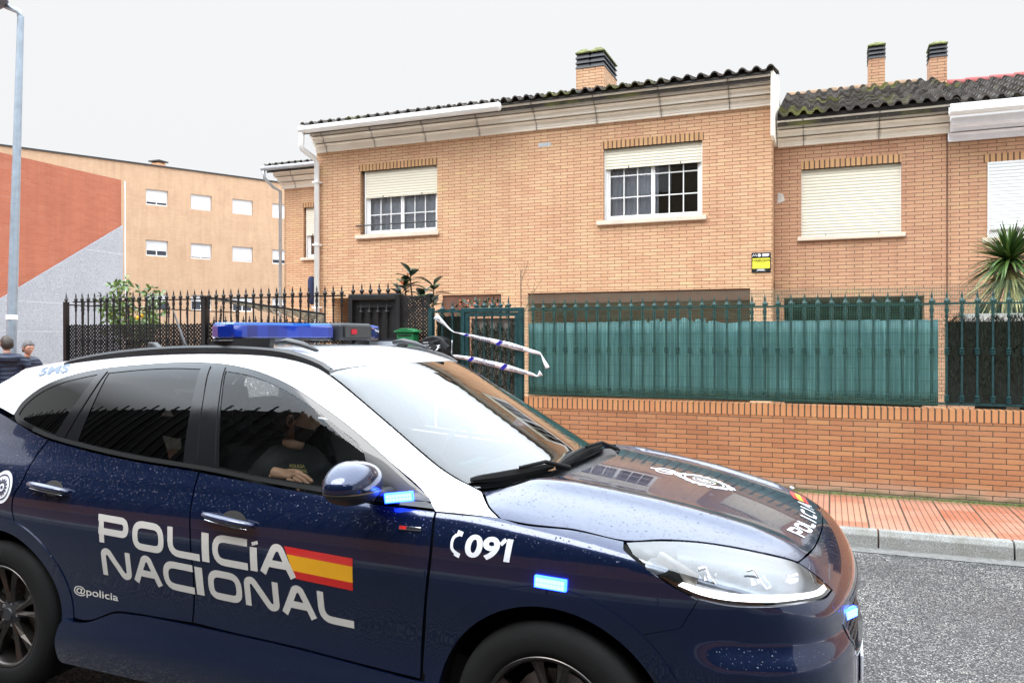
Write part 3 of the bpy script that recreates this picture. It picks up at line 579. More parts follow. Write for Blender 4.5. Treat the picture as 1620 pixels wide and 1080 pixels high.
for z, s0 in ((3.80, -1.22), (2.48, -3.4), (1.83, -4.6), (1.1, -6)):
    mb.add([hw(s0, .053, z - .006), hw(0, .053, z - .006), hw(0, .053, z + .006), hw(s0, .053, z + .006)], [(0, 1, 2, 3)])
mb.build('stone_joints', plain('stone_joint', (.58, .58, .60), .8), gb)
MB().tube([hw(.06, .06, 0), hw(.06, .06, 5.66)], .018, 8).build('corner_trim', M['white_paint'], hl)
mb = MB(); mb.add([hw(-1.3, .03, 5.50), hw(.04, .03, 5.52), hw(.04, .03, 5.66), hw(-1.3, .03, 5.62), hw(-1.3, 0, 5.50), hw(.04, 0, 5.52), hw(.04, 0, 5.66), hw(-1.3, 0, 5.62)], [(0, 1, 2, 3), (3, 2, 6, 7), (0, 4, 5, 1)])

# ---------------- garden wall ----------------
gw = thing('garden_wall', 'low orange brick garden wall with an upright brick coping beside the pavement', 'wall', (1.4, 8.5, .1))
MB().bx(-3.25, 14, 8.45, 8.62, .0, .875).build('wall', M['brick_wall'], gw); MB().bx(-3.25, 14, 8.446, 8.624, .877, .993).build('coping', M['soldier'], gw)
lw = thing('plinth_wall', 'low rendered plinth under the black railings on the left', 'wall', (-8, 8.5, .1)); MB().bx(-10.6, -5.62, 8.47, 8.62, .0, .95).build('wall', M['concrete'], lw)
# ---------------- railings ----------------
def spear_mb(mb, x, y, z0, z1, zr, s=1., full=True):
    """one baluster: bar, three rings, collar and fleur spear point; zr = rail height"""
    r = .0105 * s
    mb.lathe([(r, z0), (r, z1 - .17 * s)], (x, y, 0), 8)
    if full:
        for zc in (z0 + .06, (z0 + zr) / 2 + .03):
            for k in (-1, 0, 1): mb.lathe([(r, zc - .012 + k * .022), (.023 * s, zc - .006 + k * .022), (.023 * s, zc + .006 + k * .022), (r, zc + .012 + k * .022)], (x, y, 0), 8)
        mb.lathe([(r, zr - .14), (.019, zr - .125), (.012, zr - .10), (.021, zr - .06), (.013, zr - .02), (r, zr)], (x, y, 0), 8)
    t = z1 - .17 * s
    mb.lathe([(r, t), (.016 * s, t + .01), (.012 * s, t + .03), (.022 * s, t + .05), (.028 * s, t + .062), (.020 * s, t + .078), (.008 * s, t + .10), (.012 * s, t + .115), (.006 * s, t + .14), (.0005, t + .17 * s)], (x, y, 0), 8)
    for a in (0, 2 * math.pi / 3, 4 * math.pi / 3):
        dx, dy = math.cos(a) * .026 * s, math.sin(a) * .012 * s; mb.lathe([(.002, t + .05), (.009 * s, t + .062), (.002, t + .082)], (x + dx, y + dy, 0), 6)
def railing(root, x0, x1, n, y, z0, z1, zr, mat, full=True, zlow=None, s=1.):
    mb = MB(); spear_mb(mb, 0, 0, z0, z1, zr, s, full); first = mb.build('bar', mat, None, smooth=50)
    for k in range(n):
        o = first if k == 0 else first.copy()
        if k: COL.objects.link(o)
        o.parent = root; o.location = Vector((x0 + (x1 - x0) * k / (n - 1), y, 0)) - root.location
    MB().bx(x0 - .06, x1 + .06, y - .006, y + .006, zr - .009, zr + .009).build('rail', mat, root)
    if zlow: MB().bx(x0 - .06, x1 + .06, y - .006, y + .006, zlow - .01, zlow + .01).build('rail', mat, root)
gf = thing('iron_railing', 'dark green spear topped railing on the brick garden wall', 'railing', (-.8, 8.45, 1.0), 'spear railings')
railing(gf, -3.16, 1.67 + .126 * 2, 41, 8.45 + .06, 1.03, 2.12, 1.99, M['green_paint'], zlow=1.04)
def screen(name, x0, x1, y, z0, ztop, mat, wav=.012, n=220, thick=.012, freq=38):
    xs = np.linspace(x0, x1, n); top = np.array([ztop(x) for x in xs]); yo = y + wav * np.sin(xs * freq * .25) + wav * .6 * np.sin(xs * 17)
    vs = []; nz = 6
    for k in range(nz + 1):
        vs += [(x, q + .004 * math.sin(k * 1.7 + x * 9), z0 + (t - z0) * k / nz) for x, q, t in zip(xs, yo, top)]
    fs = [(k * n + i, k * n + i + 1, (k + 1) * n + i + 1, (k + 1) * n + i) for k in range(nz) for i in range(n - 1)]
    mb = MB().add(vs, fs); o = mb.build(name, mat, None, smooth=True); m = o.modifiers.new('thick', 'SOLIDIFY'); m.thickness = thick; return o
rr = random.Random(3)
steps_ = {}
def cane_top(x):
    k = int(math.floor(x / .035))
    if k not in steps_: steps_[k] = rr.choice([0, 0, 0, 0, -.012, .01, -.03])
    bulge = .035 * math.exp(-((x + 1.55) / .45) ** 2) - .03 * math.exp(-((x + 1.0) / .12) ** 2)
    return 1.842 + bulge + (steps_[k] if -1.9 < x < -.9 else steps_[k] * .15)
tag(screen('cane_screen', -3.23, .965, 8.545, 1.015, cane_top, M['cane'], n=700, thick=.006), 'long turquoise green cane screen tied behind the railing with a ragged top', 'screen')
# dark artificial hedge: panel of bristles
def hedge_panel(name, x0, x1, y, z0, z1, label, dens=9000, thick=.05, sparse_bottom=False, rag=.03, group='artificial hedge panels'):
    root = thing(name, label, 'hedge panel', ((x0 + x1) / 2, y, z0), group)
    rr = np.random.default_rng(int(abs(x0) * 100)); n = int(dens * (x1 - x0) * (z1 - z0)); mb = MB(); V = []; F_ = []
    X = rr.uniform(x0, x1, n); top = z1 - rag + rag * np.sin(X * 40) + rr.uniform(-rag, rag, n) * .6; Z = z0 + (top - z0) * rr.uniform(0, 1, n) ** (.8 if sparse_bottom else 1.)
    if sparse_bottom:
        keep = (Z > z0 + .25 + .12 * np.sin(X * 31) + .1 * np.sin(X * 13)) | (rr.uniform(0, 1, n) < .30); X = X[keep]; Z = Z[keep]; n = len(X)
    Yp = y + rr.uniform(-.5, .5, n) * thick; a = rr.uniform(-.9, .9, n); tilt = rr.uniform(-.9, .5, n); ln = rr.uniform(.03, .06, n); w_ = .0028
    for i in range(n):
        dx, dz, dy = math.sin(a[i]) * ln[i], math.cos(a[i]) * ln[i], tilt[i] * ln[i] * .6
        V += [(X[i] - w_, Yp[i], Z[i]), (X[i] + w_, Yp[i], Z[i]), (X[i] + dx + w_ * .6, Yp[i] - abs(dy), Z[i] + dz), (X[i] + dx - w_ * .6, Yp[i] - abs(dy), Z[i] + dz)]; F_.append((4 * i, 4 * i + 1, 4 * i + 2, 4 * i + 3))
    mb.add(V, F_); tag(mb.build('foliage', M['hedge'], root), kind='stuff'); return root
hd = M['hedge']
hp = hedge_panel('hedge_panel', 1.03, 2.4, 8.555, 1.02, 1.87, 'very dark artificial hedge panel behind the right end of the green railing', sparse_bottom=True)
MB().bx(1.03, 2.4, 8.585, 8.60, 1.02, 1.82).build('backing', plain('hedge_backing', (.006, .010, .007), .8, var=.8, scale=25), hp)
MB().bx(1.2, 3.4, 8.75, 8.95, 1.82, 1.90).build('planter', M['concrete']); tag(bpy.data.objects['planter'], 'grey concrete ledge just above the dark hedge panel', 'ledge')
# wire net over the railing
def net(name, label, x0, x1, y, z0, z1, dx, dz, mat, w=.0012, sag=0., arch=None):
    mb = MB(); n = int((x1 - x0) / dx)
    for i in range(n + 1):
        x = x0 + i * dx; zt = z1 + (arch(x) if arch else 0); yy = y + .008 * math.sin(x * 7)
        k = [(x + .004 * math.sin(j * 2.1 + i), yy + .004 * math.sin(j + x * 3), z0 + (zt - z0) * j / 6) for j in range(7)]
        mb.add([(p[0] - w / 2, p[1], p[2]) for p in k] + [(p[0] + w / 2, p[1], p[2]) for p in k], [(j, j + 7, j + 8, j + 1) for j in range(6)])
    m = int((z1 - z0 + .12) / dz)
    for j in range(m + 1):
        z = z0 + j * dz; k = []; xs = np.linspace(x0, x1, 60)
        seg = [(x, y + .008 * math.sin(x * 7) - .001, min(z + .006 * math.sin(x * 5 + j), 9)) for x in xs if z <= z1 + (arch(x) if arch else 0) + .001]
        if len(seg) < 2: continue
        mb.add([(p[0], p[1], p[2] - w / 2) for p in seg] + [(p[0], p[1], p[2] + w / 2) for p in seg], [(q, q + 1, q + 1 + len(seg), q + len(seg)) for q in range(len(seg) - 1) if seg[q + 1][0] - seg[q][0] < .2])
    return tag(mb.build(name, mat), label, 'net')
netm = plain('net_wire', (.05, .13, .09), .5)
net('wire_net', 'fine green wire net stretched over the green railing above the cane screen', -3.24, 1.02, 8.575 - .16, 1.03, 2.155, .021, .019, netm, w=.0024)
net('wire_net', 'fine green wire net arching over the railing in front of the yucca', 1.025, 2.4, 8.575 - .16, 1.87, 2.155, .021, .019, netm, w=.0024, arch=lambda x: .065 * math.exp(-((x - 1.75) / .35) ** 2))
# --- green gate and hedge bay ---
gate = thing('garden_gate', 'dark green metal gate with spear bars and a ragged dark hedge lining', 'gate', (-3.62, 8.47, .13))
def frame_mb(x0, x1, y0, y1, z0, z1, w): return MB().bx(x0, x0 + w, y0, y1, z0, z1).bx(x1 - w, x1, y0, y1, z0, z1).bx(x0 + w, x1 - w, y0, y1, z1 - w, z1).bx(x0 + w, x1 - w, y0, y1, z0, z0 + w)
frame_mb(-4.04, -3.26, 8.42, 8.50, .13, 2.02, .05).build('gate_frame', M['green_paint'], gate, bevel=.004)
frame_mb(-3.985, -3.315, 8.43, 8.47, .20, 1.965, .045).build('gate_leaf', M['green_paint'], gate, bevel=.004)
railing(gate, -3.85, -3.44, 5, 8.45, .25, 2.15, 2.005, M['green_paint'])
MB().bx(-3.94, -3.36, 8.515, 8.525, .25, 1.90).build('gate_backing', plain('gate_back_panel', (.42, .36, .30), .8, var=.15), gate)
tag(hedge_panel('hedge_panel', -3.93, -3.37, 8.495, .45, 1.84, 'ragged dark artificial hedge fixed inside the green gate', sparse_bottom=True, dens=7500, rag=.05))
bay = thing('iron_railing', 'narrow dark green railing bay between the letter box and the green gate', 'railing', (-4.25, 8.47, .13), 'spear railings')
railing(bay, -4.30, -4.165, 2, 8.46, .2, 2.12, 2.0, M['green_paint']); MB().bx(-4.47, -4.42, 8.42, 8.50, .13, 2.03).build('post', M['green_paint'], bay)
MB().bx(-4.42, -4.05, 8.44, 8.475, 1.97, 1.995).build('rail', M['green_paint'], bay)
hp = hedge_panel('hedge_panel', -4.41, -4.05, 8.52, .3, 1.95, 'dark artificial hedge panel filling the narrow bay left of the green gate', dens=6500)
MB().bx(-4.41, -4.05, 8.54, 8.555, .3, 1.93).build('backing', bpy.data.materials['hedge_backing'], hp)
# --- black gate, lattice and railings ---
bg_ = thing('black_gate', 'solid black ribbed metal gate in the black railing', 'gate', (-5.2, 8.47, .13))
frame_mb(-5.60, -4.86, 8.42, 8.50, .13, 2.205, .06).build('gate_frame', M['black_paint'], bg_, bevel=.004)
mb = MB()
for k in range(5): mb.bx(-5.535 + k * .122, -5.535 + k * .122 + .118, 8.475, 8.487, .2, 2.14)
mb.build('gate_panel', M['black_paint'], bg_)
railing(bg_, -5.43, -5.06, 4, 8.45, .25, 2.10, 2.06, M['black_paint']); railing(bg_, -5.55, -4.92, 6, 8.46, 2.20, 2.36, 2.21, M['black_paint'], full=False)
def lattice(name, label, x0, x1, y, z0, z1, pitch, w, mat):
    mb = MB(); Hh = z1 - z0
    for sgn, yy in ((1, y), (-1, y + .006)):
        x = x0 - Hh
        while x < x1 + Hh:
            a, b = (x, z0), (x + Hh, z1)
            if sgn < 0: a, b = (x, z1), (x + Hh, z0)
            t0 = max(0, (x0 - a[0]) / Hh); t1 = min(1, (x1 - a[0]) / Hh)
            if t1 > t0:
                p, q = [(a[0] + t * Hh, a[1] + t * (b[1] - a[1])) for t in (t0, t1)]; s = w * .707; sz = s * sgn
                mb.add([(p[0] - s / 2, yy, p[1] + sz / 2), (p[0] + s / 2, yy, p[1] - sz / 2), (q[0] + s / 2, yy, q[1] - sz / 2), (q[0] - s / 2, yy, q[1] + sz / 2)], [(0, 1, 2, 3)])
            x += pitch
    o = mb.build(name, mat); m = o.modifiers.new('thick', 'SOLIDIFY'); m.thickness = .004; return tag(o, label, 'lattice', 'black lattice screens')
lattice('lattice_screen', 'narrow black lattice panel between the black gate and the green post', -4.85, -4.47, 8.46, .2, 2.18, .045, .022, M['black_paint'])
lattice('lattice_screen', 'long black perforated lattice screen tied to the left railing', -10.56, -5.63, 8.50, .96, 1.87, .056, .024, M['black_paint'])
bf = thing('iron_railing', 'long black spear topped railing at the left side of the yard', 'railing', (-8, 8.45, .95), 'spear railings')
railing(bf, -10.37, -5.72, 38, 8.46, .98, 2.345, 2.205, M['black_paint']); MB().bx(-10.60, -10.54, 8.43, 8.49, .2, 2.21).build('post', M['black_paint'], bf); MB().lathe([(.01, 2.21), (.03, 2.24), (.012, 2.28), (.0005, 2.36)], (-10.57, 8.46, 0), 8).build('finial', M['black_paint'], bf)
MB().bx(-7.96, -7.90, 8.43, 8.49, .2, 2.21).build('post', M['black_paint'], bf)
bs = thing('iron_railing', 'black railing running back from the left corner post', 'railing', (-10.57, 11, .5), 'spear railings')
mb = MB(); spear_mb(mb, 0, 0, .9, 2.30, 2.17, .95); first = mb.build('bar', M['black_paint'], None, smooth=50)
for k in range(9):
    o = first if k == 0 else first.copy()
    if k: COL.objects.link(o)
    o.parent = bs; o.location = Vector((-10.57, 8.75 + .42 * k, 0)) - bs.location
MB().bx(-10.576, -10.564, 8.5, 12.2, 2.16, 2.178).build('rail', M['black_paint'], bs)
br = thing('iron_railing', 'smaller black railing across the back of the yard, right of the lemon tree', 'railing', (-10, 12.2, .5), 'spear railings')
railing(br, -11.35, -8.75, 19, 12.2, .5, 2.12, 1.97, M['black_paint'], full=False)
# folded awning: leaning beam with ragged netting
aw_ = thing('folded_awning', 'black folded awning frame with ragged cream netting sloping behind the left railing', 'awning', (-8.2, 9.6, 2))
A_, B_ = np.array([-8.95, 9.55, 2.30]), np.array([-6.95, 9.85, 2.02])
MB().box((A_ + B_) / 2, (np.linalg.norm(B_ - A_) / 2, .02, .022), [(B_ - A_) / np.linalg.norm(B_ - A_), (0, 1, 0), np.cross((B_ - A_) / np.linalg.norm(B_ - A_), (0, 1, 0))]).build('beam', M['black_paint'], aw_)
mb = MB(); rr = random.Random(9)
for k in range(150):
    t = rr.random() ** .7; p = A_ + (B_ - A_) * t; drop = .02 + .20 * t * rr.random(); q = A_ + (B_ - A_) * min(1, t + .10 + .1 * rr.random())
    mb.tube([p - [0, .03, .02], (p + q) / 2 - [0, .03, drop * .6], q - [0, .03, drop]], .0055, 4)
mb.build('netting', plain('cream_netting', (.16, .13, .09), .9, var=.8, scale=12), aw_); MB().bx(-8.98, -8.92, 9.52, 9.58, .12, 2.32).build('post', M['black_paint'], aw_)
# --- letter boxes ---
lb = thing('letter_box', 'green metal letter box with a gabled lid on the black lattice', 'letter box', (-4.7, 8.33, 1.55), 'letter boxes'); gm = plain('letter_box_green', (.012, .14, .045), .4, var=.15)
MB().bx(-4.815, -4.59, 8.27, 8.41, 1.50, 1.735).build('box', gm, lb, bevel=.006)
MB().prism([(-4.845, 1.735), (-4.56, 1.735), (-4.56, 1.75), (-4.66, 1.785), (-4.745, 1.785), (-4.845, 1.75)], 8.25, 8.43).build('lid', gm, lb, bevel=.004); MB().bx(-4.79, -4.615, 8.266, 8.27, 1.69, 1.705).build('slot', M['black_paint'], lb)
MB().lathe([(.02, 8.262), (.035, 8.265), (.035, 8.27)], (-4.70, 0, 1.63), 16, 'y').build('emblem', plain('letter_box_emblem', (.10, .20, .08), .4), lb)
lb = thing('letter_box', 'black rounded letter box with a paper sticking out, beside the green railing bay', 'letter box', (-4.3, 8.3, 1.55), 'letter boxes')
MB().prism([(-4.45, 1.40), (-4.16, 1.40), (-4.15, 1.64), (-4.20, 1.675), (-4.30, 1.695), (-4.40, 1.675), (-4.46, 1.64)], 8.22, 8.40).build('box', M['black_paint'], lb, bevel=.01); mb = MB(); [mb.bx(-4.42, -4.20, 8.205, 8.215, 1.55 + .03 * k, 1.562 + .03 * k) for k in range(3)]; mb.build('slot', M['zinc'], lb)
MB().add([(-4.29, 8.19, 1.52), (-4.22, 8.18, 1.53), (-4.20, 8.19, 1.585), (-4.27, 8.20, 1.575)], [(0, 1, 2, 3)]).build('paper', M['tape_white'], lb)
# --- police tapes ---
def tape(label, pts, w, seg=None, knots=()):
    root = thing('barrier_tape', label, 'tape', tuple(pts[0]), 'police barrier tapes')
    P = np.array(pts, float); dl = np.r_[0, np.cumsum(np.linalg.norm(np.diff(P, axis=0), axis=1))]; n = 90; t = np.linspace(0, dl[-1], n)
    C = np.stack([np.interp(t, dl, P[:, i]) for i in range(3)], 1); W = np.interp(t, dl, w); T = np.gradient(C, axis=0); T /= np.linalg.norm(T, axis=1)[:, None]
    up = np.cross(T, [0, -1, 0]); up /= np.linalg.norm(up, axis=1)[:, None]; up *= np.sign(up[:, 2:3] + 1e-9)
    mb = MB(); a = C + up * W[:, None] / 2; b = C - up * W[:, None] / 2; b[:, 1] -= .006 * np.sin(t * 30)
    def strip(i0, i1, off, f0=0., f1=1.):
        aa, bb = a[i0:i1 + 1] + [0, off, 0], b[i0:i1 + 1] + [0, off, 0]; lo = bb + (aa - bb) * f0; hi = bb + (aa - bb) * f1; k = len(lo)
        return MB().add(lo.tolist() + hi.tolist(), [(i, i + 1, i + 1 + k, i + k) for i in range(k - 1)])
    o = strip(0, n - 1, 0).build('ribbon', M['tape_white'], root, smooth=True); m = o.modifiers.new('thick', 'SOLIDIFY'); m.thickness = .0006
    return root, C, up, W, t, strip, a, b
def tape_marks(T_, root, bands, texts):
    _, C, up, W, t, strip, a, b = T_
    f = lambda s: np.array([np.interp(s, t, C[:, i]) for i in range(3)])
    for s in bands:
        w_ = np.interp(s, t, W); u = np.array([np.interp(s, t, up[:, i]) for i in range(3)]); d = f(s + .02) - f(s); d /= np.linalg.norm(d); c = f(s) - [0, .010, 0]
        MB().add([c - d * .045 - u * w_ / 2, c + d * .005 - u * w_ / 2, c + d * .045 + u * w_ / 2, c - d * .005 + u * w_ / 2], [(0, 1, 2, 3)]).build('blue_band', M['tape_blue'], root)
    for s, tx, sz, vo in texts:
        c = f(s); d = f(s + .02) - f(s); an = math.atan2(d[2], d[0]); u = np.array([np.interp(s, t, up[:, i]) for i in range(3)])
        text_obj('tape_lettering', tx, sz, M['tape_ink'], root, c - [0, .012, 0] + u * vo, rot=(R(90), -an, 0), bold=.0008)
y = 8.38
T1 = tape('upper white and blue NO PASAR police tape tied across the green gate', [(-4.35, y, 1.93), (-4.15, y, 1.765), (-4.10, y, 1.735), (-3.80, y - .01, 1.675), (-3.40, y, 1.585), (-3.03, y, 1.492), (-3.015, y, 1.48), (-2.93, y - .02, 1.33)], [.080, .012, .010, .042, .068, .036, .012, .055])
tape_marks(T1, T1[0], [.48, .91], [(.70, 'NO PASAR', .042, -.014), (.70, 'LINEA POLICIAL', .022, .022), (.56, 'CNP', .028, -.002), (1.13, 'NO PASAR', .034, 0), (1.0, 'CNP', .026, 0), (.06, 'CNP', .02, 0)])
T2 = tape('lower white and blue NO PASAR police tape across the green gate', [(-4.13, y, 1.64), (-4.14, y, 1.47), (-4.10, y, 1.455), (-3.85, y - .01, 1.42), (-3.45, y, 1.335), (-3.12, y, 1.255), (-3.06, y, 1.235), (-3.01, y - .01, 1.275)], [.012, .010, .034, .056, .068, .036, .012, .07])
tape_marks(T2, T2[0], [.44, .86], [(.65, 'NO PASAR', .042, -.014), (.65, 'LINEA POLICIAL', .022, .022), (.51, 'CNP', .028, -.002), (1.07, 'NO PASAR', .034, 0), (.95, 'CNP', .026, 0), (.30, 'NO PASAR', .022, 0)])
# lamp post
lp = thing('street_lamp', 'tall tapered galvanised street lamp leaning slightly at the left edge', 'street lamp', (-11.55, 8.3, 0)); gz = plain('galvanised', (.34, .40, .46), .45, metal=.5, var=.12, scale=8)
MB().tube([(-11.56, 8.28, 0), (-11.53, 8.30, 1.7), (-11.40, 8.36, 6.55)], [.088, .074, .046], 16).build('pole', gz, lp, smooth=60)
MB().bx(-11.75, -11.35, 8.1, 8.5, 0, .03).build('base_plate', gz, lp)
MB().lathe([(.08, 1.95), (.081, 1.955), (.081, 2.02), (.08, 2.025)], (-11.525, 8.302, 0), 16).build('sticker_band', M['white_paint'], lp)
MB().tube([(-11.40, 8.36, 6.5), (-11.42, 8.34, 6.62), (-11.60, 8.25, 6.70)], .04, 10).build('arm', gz, lp, smooth=True)
mb = MB(); c = np.array([-11.80, 8.15, 6.74]); V = []; F_ = []
nu, nv = 16, 8
mb.lathe([(.01, -.09), (.14, -.07), (.19, 0), (.16, .06), (.01, .09)], (0, 0, 0), 20); mb.v = [(c[0] + v[0] * 1.9, c[1] + v[1] * .9, c[2] + v[2]) for v in mb.v]; mb.build('lamp_head', plain('lamp_grey', (.10, .10, .12), .5), lp, smooth=60)
# ---------------- near side of the street (behind the camera) ----------------
nf = thing('corrugated_fence', 'unseen dark corrugated fence on the near side, made extra tall for the car window reflections', 'fence', (-3, -1.7, .1))
xs = np.arange(-16, 9, .06); vs = []
for z in (.9, 2.6, 5.0): vs += [(x, -1.15 + .028 * math.sin(x * 2 * math.pi / .24), z + (.05 * abs(math.sin(x * 9)) if z > 4 else 0)) for x in xs]  # unseen fence, height raised so the side windows mirror a dark band
n = len(xs); MB().add(vs, [(k * n + i, k * n + i + 1, (k + 1) * n + i + 1, (k + 1) * n + i) for k in range(2) for i in range(n - 1)]).build('fence_sheet', plain('corrugated_dark', (.022, .022, .018), .6, var=.5), nf, smooth=True)
MB().bx(-16, 9, -1.3, -1.12, .1, .9).build('fence_base', M['brick_wall'], nf)
mb = MB()
for k in range(84): x = -16 + .30 * k; mb.bx(x, x + .03, -1.12, -1.08, .9, 5.06 + .16 * ((k * 7) % 3) / 2)
mb.build('fence_posts', M['black_paint'], nf)
nb = thing('tall_house', 'beige rendered house across the street, mirrored in the car windows', 'house', (-6, -8, 0))
mb = MB(); bm_ = plain('beige_render', (.22, .175, .12), .9, var=.1)
mb.bx(-8.2, 7, -14, -7.2, 0, 11.0); mb.build('wall', bm_, nb); mb = MB(); [mb.bx(x, x + 1.3, -7.22, -7.15, z, z + 1.4) for x in (-7.0, -4.2, -.8, 2.4, 5.) for z in (1.2, 4.3, 7.4)]; mb.build('window', M['shutter_white'], nb); MB().bx(-8.5, 7.3, -14.2, -6.9, 11.0, 11.25).build('roof_slab', M['tiles'], nb)

# ---------------- plants ----------------
def leaf_card(V, F_, p, d, n, L_, W_, bend=.2, segs=3, fold=.15, shape=(0., .8, 1., .6, 0.)):
    d = np.array(d, float); d /= np.linalg.norm(d); s = np.cross(d, n); s /= np.linalg.norm(s) + 1e-9; nn = np.cross(s, d); o = len(V); p = np.array(p, float); m = len(shape) - 1
    for i, w_ in enumerate(shape):
        t = i / m; c = p + d * L_ * t - np.array([0, 0, 1]) * bend * L_ * t * t; hw_ = max(w_, .03) * W_ / 2
        V += [tuple(c - s * hw_ + nn * fold * hw_), tuple(c), tuple(c + s * hw_ + nn * fold * hw_)]
    for i in range(m):
        a = o + 3 * i; F_ += [(a, a + 1, a + 4, a + 3), (a + 1, a + 2, a + 5, a + 4)]
def rdir(r, up=0.): v = np.array([r.gauss(0, 1), r.gauss(0, 1), r.gauss(0, 1) + up]); return v / np.linalg.norm(v)
def lemon_tree():
    r = random.Random(5); root = thing('lemon_tree', 'young lemon tree with yellow fruit rising behind the left railing', 'tree', (-13.1, 12, .1))
    t = MB(); base = np.array([-13.1, 12, .1]); tips = []
    t.tube([base, base + [.03, 0, 1.0], base + [.02, 0, 1.5]], [.04, .03, .025], 7)
    for k in range(9):
        a = k * 2.4; e = base + [math.cos(a) * (.35 + .35 * r.random()), math.sin(a) * .4, 1.7 + 1.0 * r.random()]; s = base + [0, 0, 1.1 + .05 * k]; m = (s + e) / 2 + [0, 0, -.05]
        t.tube([s, m, e], [.018, .012, .006], 6); tips += [e, m, (m + e) / 2]
    t.build('trunk', M['bark'], root, smooth=True); V = []; F_ = []
    for c in tips:
        for k in range(40 if c[2] > 1.9 else 20):
            p = c + rdir(r) * r.random() ** .5 * np.array([.26, .26, .22]); d = rdir(r, .2); leaf_card(V, F_, p, d, rdir(r, 1), .12 + .05 * r.random(), .060, .3)
    MB().add(V, F_).build('crown', M['leaf'], root)
    for (x, z) in ((-13.42, 2.17), (-12.58, 2.13), (-12.95, 2.25), (-12.72, 2.08), (-13.2, 2.6)):
        MB().lathe([(.004, -.045), (.028, -.03), (.036, 0), (.028, .03), (.004, .045)], (x, 11.75, z), 10).build('lemon', M['lemon'], root, smooth=True)
lemon_tree()
def rubber_plant():
    r = random.Random(11); root = thing('rubber_plant', 'rubber plant with large glossy leaves above the black lattice', 'plant', (-4.9, 8.9, .12)); st = MB(); V = []; F_ = []; RV = []; RF = []
    for (x, z, h_) in ((-4.95, 2.5, 0), (-5.05, 2.36, 1), (-4.62, 2.34, 2), (-4.80, 2.22, 3), (-4.68, 2.12, 4), (-5.12, 2.27, 5)):
        b = np.array([-4.85, 8.95, .15]); e = np.array([x, 8.85 + .05 * h_ % .1, z]); st.tube([b, (b + e) / 2 + [.04, 0, .1], e - [0, 0, .12], e], [.014, .012, .010, .006], 6)
        for k in range(8):
            a = k * 2.4 + h_; el = -.1 + .14 * k; d = (math.cos(a) * math.cos(el), math.sin(a) * math.cos(el), math.sin(el)); leaf_card(V, F_, e - [0, 0, .15 - .02 * k], d, (0, 0, 1), .22 + .07 * r.random(), .115, .25, fold=.25, shape=(.05, .6, .95, 1., .85, .45, .02))
    leaf_card(RV, RF, (-5.06, 8.83, 2.34), (0.05, -.1, 1), (0, -1, 0), .13, .05); leaf_card(RV, RF, (-4.98, 8.85, 2.45), (-.2, 0, 1), (0, -1, 0), .07, .03)
    st.build('stem', M['bark'], root); MB().add(V, F_).build('foliage', M['rubber_leaf'], root, smooth=True); MB().add(RV, RF).build('new_leaf', M['red_leaf'], root, smooth=True)
rubber_plant()
def twig():
    r = random.Random(2); root = thing('bare_shrub', 'thin bare twigs rising against the brick wall above the green gate', 'shrub', (-3.6, 9.2, .12)); st = MB()
    def br_(p, d, L_, r0, n):
        q = p + d * L_; st.tube([p, (p + q) / 2 + rdir(r) * .01, q], [r0, r0 * .8, r0 * .6], 5)
        if n:
            for k in range(3): t = .4 + .6 * r.random(); br_(p + d * L_ * t, (lambda v: v / np.linalg.norm(v))(d + rdir(r) * .6), L_ * .55, r0 * .6, n - 1)
    br_(np.array([-3.58, 9.2, .2]), np.array([0, 0, 1.]), 2.15, .010, 0); br_(np.array([-3.58, 9.2, 2.0]), np.array([.0, 0, 1.]), .45, .006, 2); br_(np.array([-3.58, 9.2, 1.9]), np.array([.45, 0, .9]), .4, .005, 1)
    st.build('twigs', M['bark'], root); V = []; F_ = []
    for k in range(28): leaf_card(V, F_, np.array([-3.58 + r.uniform(-.12, .22), 9.2, 2.1 + .4 * r.random()]), rdir(r), rdir(r, 1), .025, .014)
    MB().add(V, F_).build('leaves', M['red_leaf'], root)
    root = thing('potted_flowers', 'small patch of faded flowers and leaves just above the green railing bay', 'plant', (-4.0, 9.0, 1.5)); V = []; F_ = []; V2 = []; F2_ = []
    for k in range(160): p = np.array([-4.0 + r.uniform(-.35, .3), 9.0 + r.uniform(-.1, .1), 1.95 + .2 * r.random()]); leaf_card(V, F_, p, rdir(r, .5), rdir(r, 1), .07, .03)
    for k in range(26): p = np.array([-4.0 + r.uniform(-.3, .3), 8.9, 2.03 + .13 * r.random()]); leaf_card(V2, F2_, p, rdir(r, .5), (0, -1, 0), .035, .03)
    MB().add(V, F_).build('leaves', M['rubber_leaf'], root); MB().add(V2, F2_).build('flowers', M['red_leaf'], root); MB().bx(-4.35, -3.7, 8.9, 9.1, .12, 1.95).build('pot', M['brick_pink'], root)
twig()
